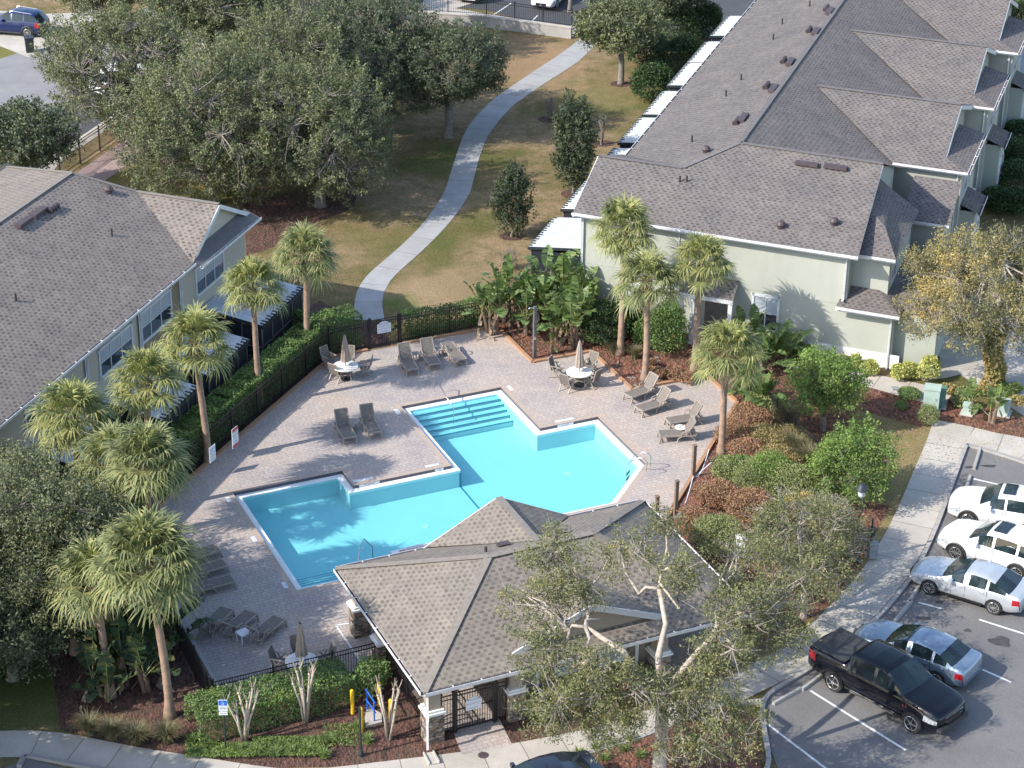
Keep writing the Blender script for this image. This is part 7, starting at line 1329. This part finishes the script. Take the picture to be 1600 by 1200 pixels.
S('clipped_bush', 1449, 662, .52, .85, 'clipped round bush in front of the large green utility cabinet', M['olive'], 2600, .035, lobes=.08); S('clipped_bush', 1420, 620, .62, .42, 'low spreading bush behind the utility cabinet', M['hedge'], 2000, .04, lobes=.15); S('clipped_bush', 1408, 637, .35, .3, 'tiny dark bush in the red mulch', M['hedge'], 700, .04)
for k, (x, y) in enumerate([(1480, 612), (1505, 618), (1530, 615), (1560, 605), (1585, 612), (1500, 632), (1590, 630), (1570, 620)]): S('groundcover_plant', x, y, .5, .35, 'leafy ground plant ' + ['beside the walk end', 'by the vine foot', 'under the vine', 'at the driveway edge', 'near the frame edge by the drive', 'beside the small utility box', 'yellowish one behind the green box', 'between vine and green box'][k], M[['vine', 'olive', 'vine', 'bright', 'bright', 'olive', 'vine', 'bright'][k]], 600, .06, stems=2)
for k, (x, y, R, H) in enumerate([(1578, 262, 1.6, 1.5), (1592, 300, 1.7, 1.6), (1570, 238, 1.2, 1.0), (1600, 225, 1.4, 1.3), (1560, 330, 1.3, 1.2), (1598, 45, 1.8, 1.8), (1600, 270, 1.6, 1.7), (1585, 335, 1.2, 1.4)]): S('dark_bush', x, y, R, H, 'dark garage-side bush of the sage townhouse, ' + ['in the middle of the group', 'below the middle one', 'at the upper front of the group', 'at the back of the group', 'nearest the yellowing oak crown', 'far one by the lawn', 'largest at the picture edge', 'half behind the yellowing oak'][k], M['shrubd'], 4200, .075, group='dark bushes in the garage court')
sheet('garage_court', [(1540, 200), (1552, 120), (1580, 70), (1700, 60), (1700, 215), (1590, 210), (1560, 300), (1530, 290)], .008, M['concd'])
# white rocks / covered equipment seen through the twigs
for x, y, s_, lb in ((1152, 862, 1.1, 'white covered equipment seen through the twigs'), (1197, 838, .55, 'small white boulder beside the golden shrub'), (1218, 850, .6, 'pale grey boulder next to the golden shrub')):
    c = G(x, y); t = thing('pale_boulder' if s_ < 1 else 'covered_equipment', lb, 'boulder' if s_ < 1 else 'cover', c); rs = np.random.RandomState(int(x)); mb = MB(); vs = []; n1, n2 = 8, 12
    for i in range(n1+1):
        for k in range(n2): a = 2*math.pi*k/n2; th = math.pi/2*i/n1; r = s_*.6*math.cos(th)*(1+.13*math.sin(3*a+i)); vs.append((r*math.cos(a), r*math.sin(a)*.8, s_*.75*math.sin(th)+.0))
    mb.add(vs, [(i*n2+k, i*n2+(k+1) % n2, (i+1)*n2+(k+1) % n2, (i+1)*n2+k) for i in range(n1) for k in range(n2)]); mb.build('surface', M['white'] if s_ > .56 else M['concp'], t, smooth=False)
# shrubs along the clubhouse front and island
for k, (x, y, R, H, m_) in enumerate([(845, 1122, .7, .9, 'olive'), (880, 1112, .8, 1.0, 'russet'), (930, 1100, .8, 1.1, 'olive'), (975, 1090, .8, .9, 'rust'), (1010, 1078, .7, .8, 'olive')]): S('foundation_shrub', x, y, R, H, 'foundation shrub below the clubhouse wall ' + ['nearest the entry gate', 'second from the gate, russet', 'third from the gate, olive', 'rusty one below the shuttered windows', 'farthest from the gate'][k], M[m_], int(2800*R), .05)
for k, (x, y) in enumerate([(905, 1182), (930, 1172), (955, 1165), (975, 1175), (945, 1190), (985, 1160), (1000, 1185), (1060, 1180), (1080, 1160)]): grass_clump(x, y, .32, .35, ['strappy plant at the island tip', 'strappy plant second from the island tip', 'strappy plant by the kerb, mid island', 'strappy plant mid island', 'strappy plant near the road side of the island', 'strappy plant on the sidewalk side of the island', 'strappy plant close to the oak trunk', 'strappy plant right of the oak trunk', 'strappy plant near the island end'][k], M['grassg'], 70, group='strappy plants on the oak island', wd=.022, name='strappy_plant', cat='plant')
# ---- lower left
for k, (x, y, m_) in enumerate([(140, 1148, 'grass'), (175, 1155, 'grass'), (215, 1162, 'grass'), (262, 1160, 'grass')]): grass_clump(x, y, .75, .85, ['muhly grass nearest the front lawn patch', 'muhly grass second along the sidewalk', 'muhly grass tallest, in the middle of the sidewalk row', 'dark muhly grass at the foreground palm foot'][k], M['grass'], 420, group='muhly grass clumps by the sidewalk')
for k, (x, y) in enumerate([(300, 1160), (325, 1168), (375, 1175), (400, 1178), (430, 1180), (455, 1178), (480, 1176), (505, 1184), (515, 1160), (560, 1140), (575, 1160)]): grass_clump(x, y, .34, .36, 'liriope tuft ' + ['below the hedge end', 'left of the wheelchair sign', 'right of the wheelchair sign', 'under the first crape myrtle', 'second from the first crape myrtle', 'third from the first crape myrtle', 'brightest one beneath the hedge', 'at the mulch edge by the sidewalk', 'in the middle of the bollard mulch', 'beside the concrete pad', 'at the foot of the black post'][k], M['grassg'], 110, group='liriope tufts by the lower hedge', wd=.018, name='liriope', cat='plant')
rs = np.random.RandomState(77); C = []
for poly, n in (((395, 1150, 505, 1180), 5200), ((290, 1160, 400, 1182), 3200), ((505, 1130, 560, 1165), 700)):
    C += [G(rs.uniform(poly[0], poly[2]), rs.uniform(poly[1], poly[3]), rs.uniform(.03, .22)) for k in range(n)]
tag(quads('ground_cover', leaf_quads(np.array(C), .07, rs, up=.1, asp=.22), M['grassg']), 'low strappy green ground cover spreading below the lower hedge', 'ground cover', kind='stuff')
def crape(px, py, H, lb, seed, n=6):
    rs = np.random.RandomState(seed); c = G(px, py); t = thing('crape_myrtle', lb, 'bare tree', c, 0, 'pruned crape myrtles')
    for k in range(n):
        mb = MB(); a = 2*math.pi*k/n+rs.normal()*.3; e = .55*rs.uniform(.6, 1.1); h = H*rs.uniform(.75, 1.0); top = np.array([e*math.cos(a), e*math.sin(a), h]); mid = np.array([e*.4*math.cos(a)+rs.normal()*.05, e*.4*math.sin(a)+rs.normal()*.05, h*.5])
        mb.tube([(.06*math.cos(a), .06*math.sin(a), 0), mid, top], [.055, .042, .032], 7); mb.lathe([(.02, -.05), (.055, -.02), (.06, .03), (.02, .06)], top, 8)
        for j in range(5): b = rs.uniform(0, 6.28); mb.tube([top, top+[.10*math.cos(b), .10*math.sin(b), .2+.1*rs.uniform()], top+[.15*math.cos(b), .15*math.sin(b), .42]], [.018, .012, .005], 4, cap=False)
        q = mid+(top-mid)*.4; b = rs.uniform(0, 6.28); mb.tube([q, q+[.12*math.cos(b), .12*math.sin(b), .25]], [.02, .012], 5)
        mb.build('stem', M['pale'], t, smooth=True)
crape(478, 1128, 2.3, 'largest bare pruned crape myrtle, in front of the shaded white table', 1, 7); crape(383, 1158, 2.1, 'bare pruned crape myrtle beside the wheelchair sign', 2, 6); crape(608, 1155, 2.3, 'bare pruned crape myrtle between yellow bollards and corner column', 3, 5)
# loose palm boots and bark lying in the mulch
rs = np.random.RandomState(9); mb = MB()
for k in range(16):
    c = G(rs.uniform(955, 1030), rs.uniform(556, 605), .03); a = rs.uniform(0, 3.14); mb.box(c, (.35*rs.uniform(.5, 1), .07, .04), a)
tag(mb.build('fallen_palm_boots', M['twig']), 'pale fallen palm boots scattered on the mulch by the shaggy palm', 'debris', kind='stuff')
mb = MB()
for k in range(520):
    x, y = rs.uniform(1380, 1600), rs.uniform(655, 720); c = G(x, y, .024); mb.box(c, (.05, .03, .006), rs.uniform(0, 3))
tag(mb.build('leaf_litter', M['vine']), 'brown leaf litter strewn over the sidewalk corner', 'leaf litter', kind='stuff')
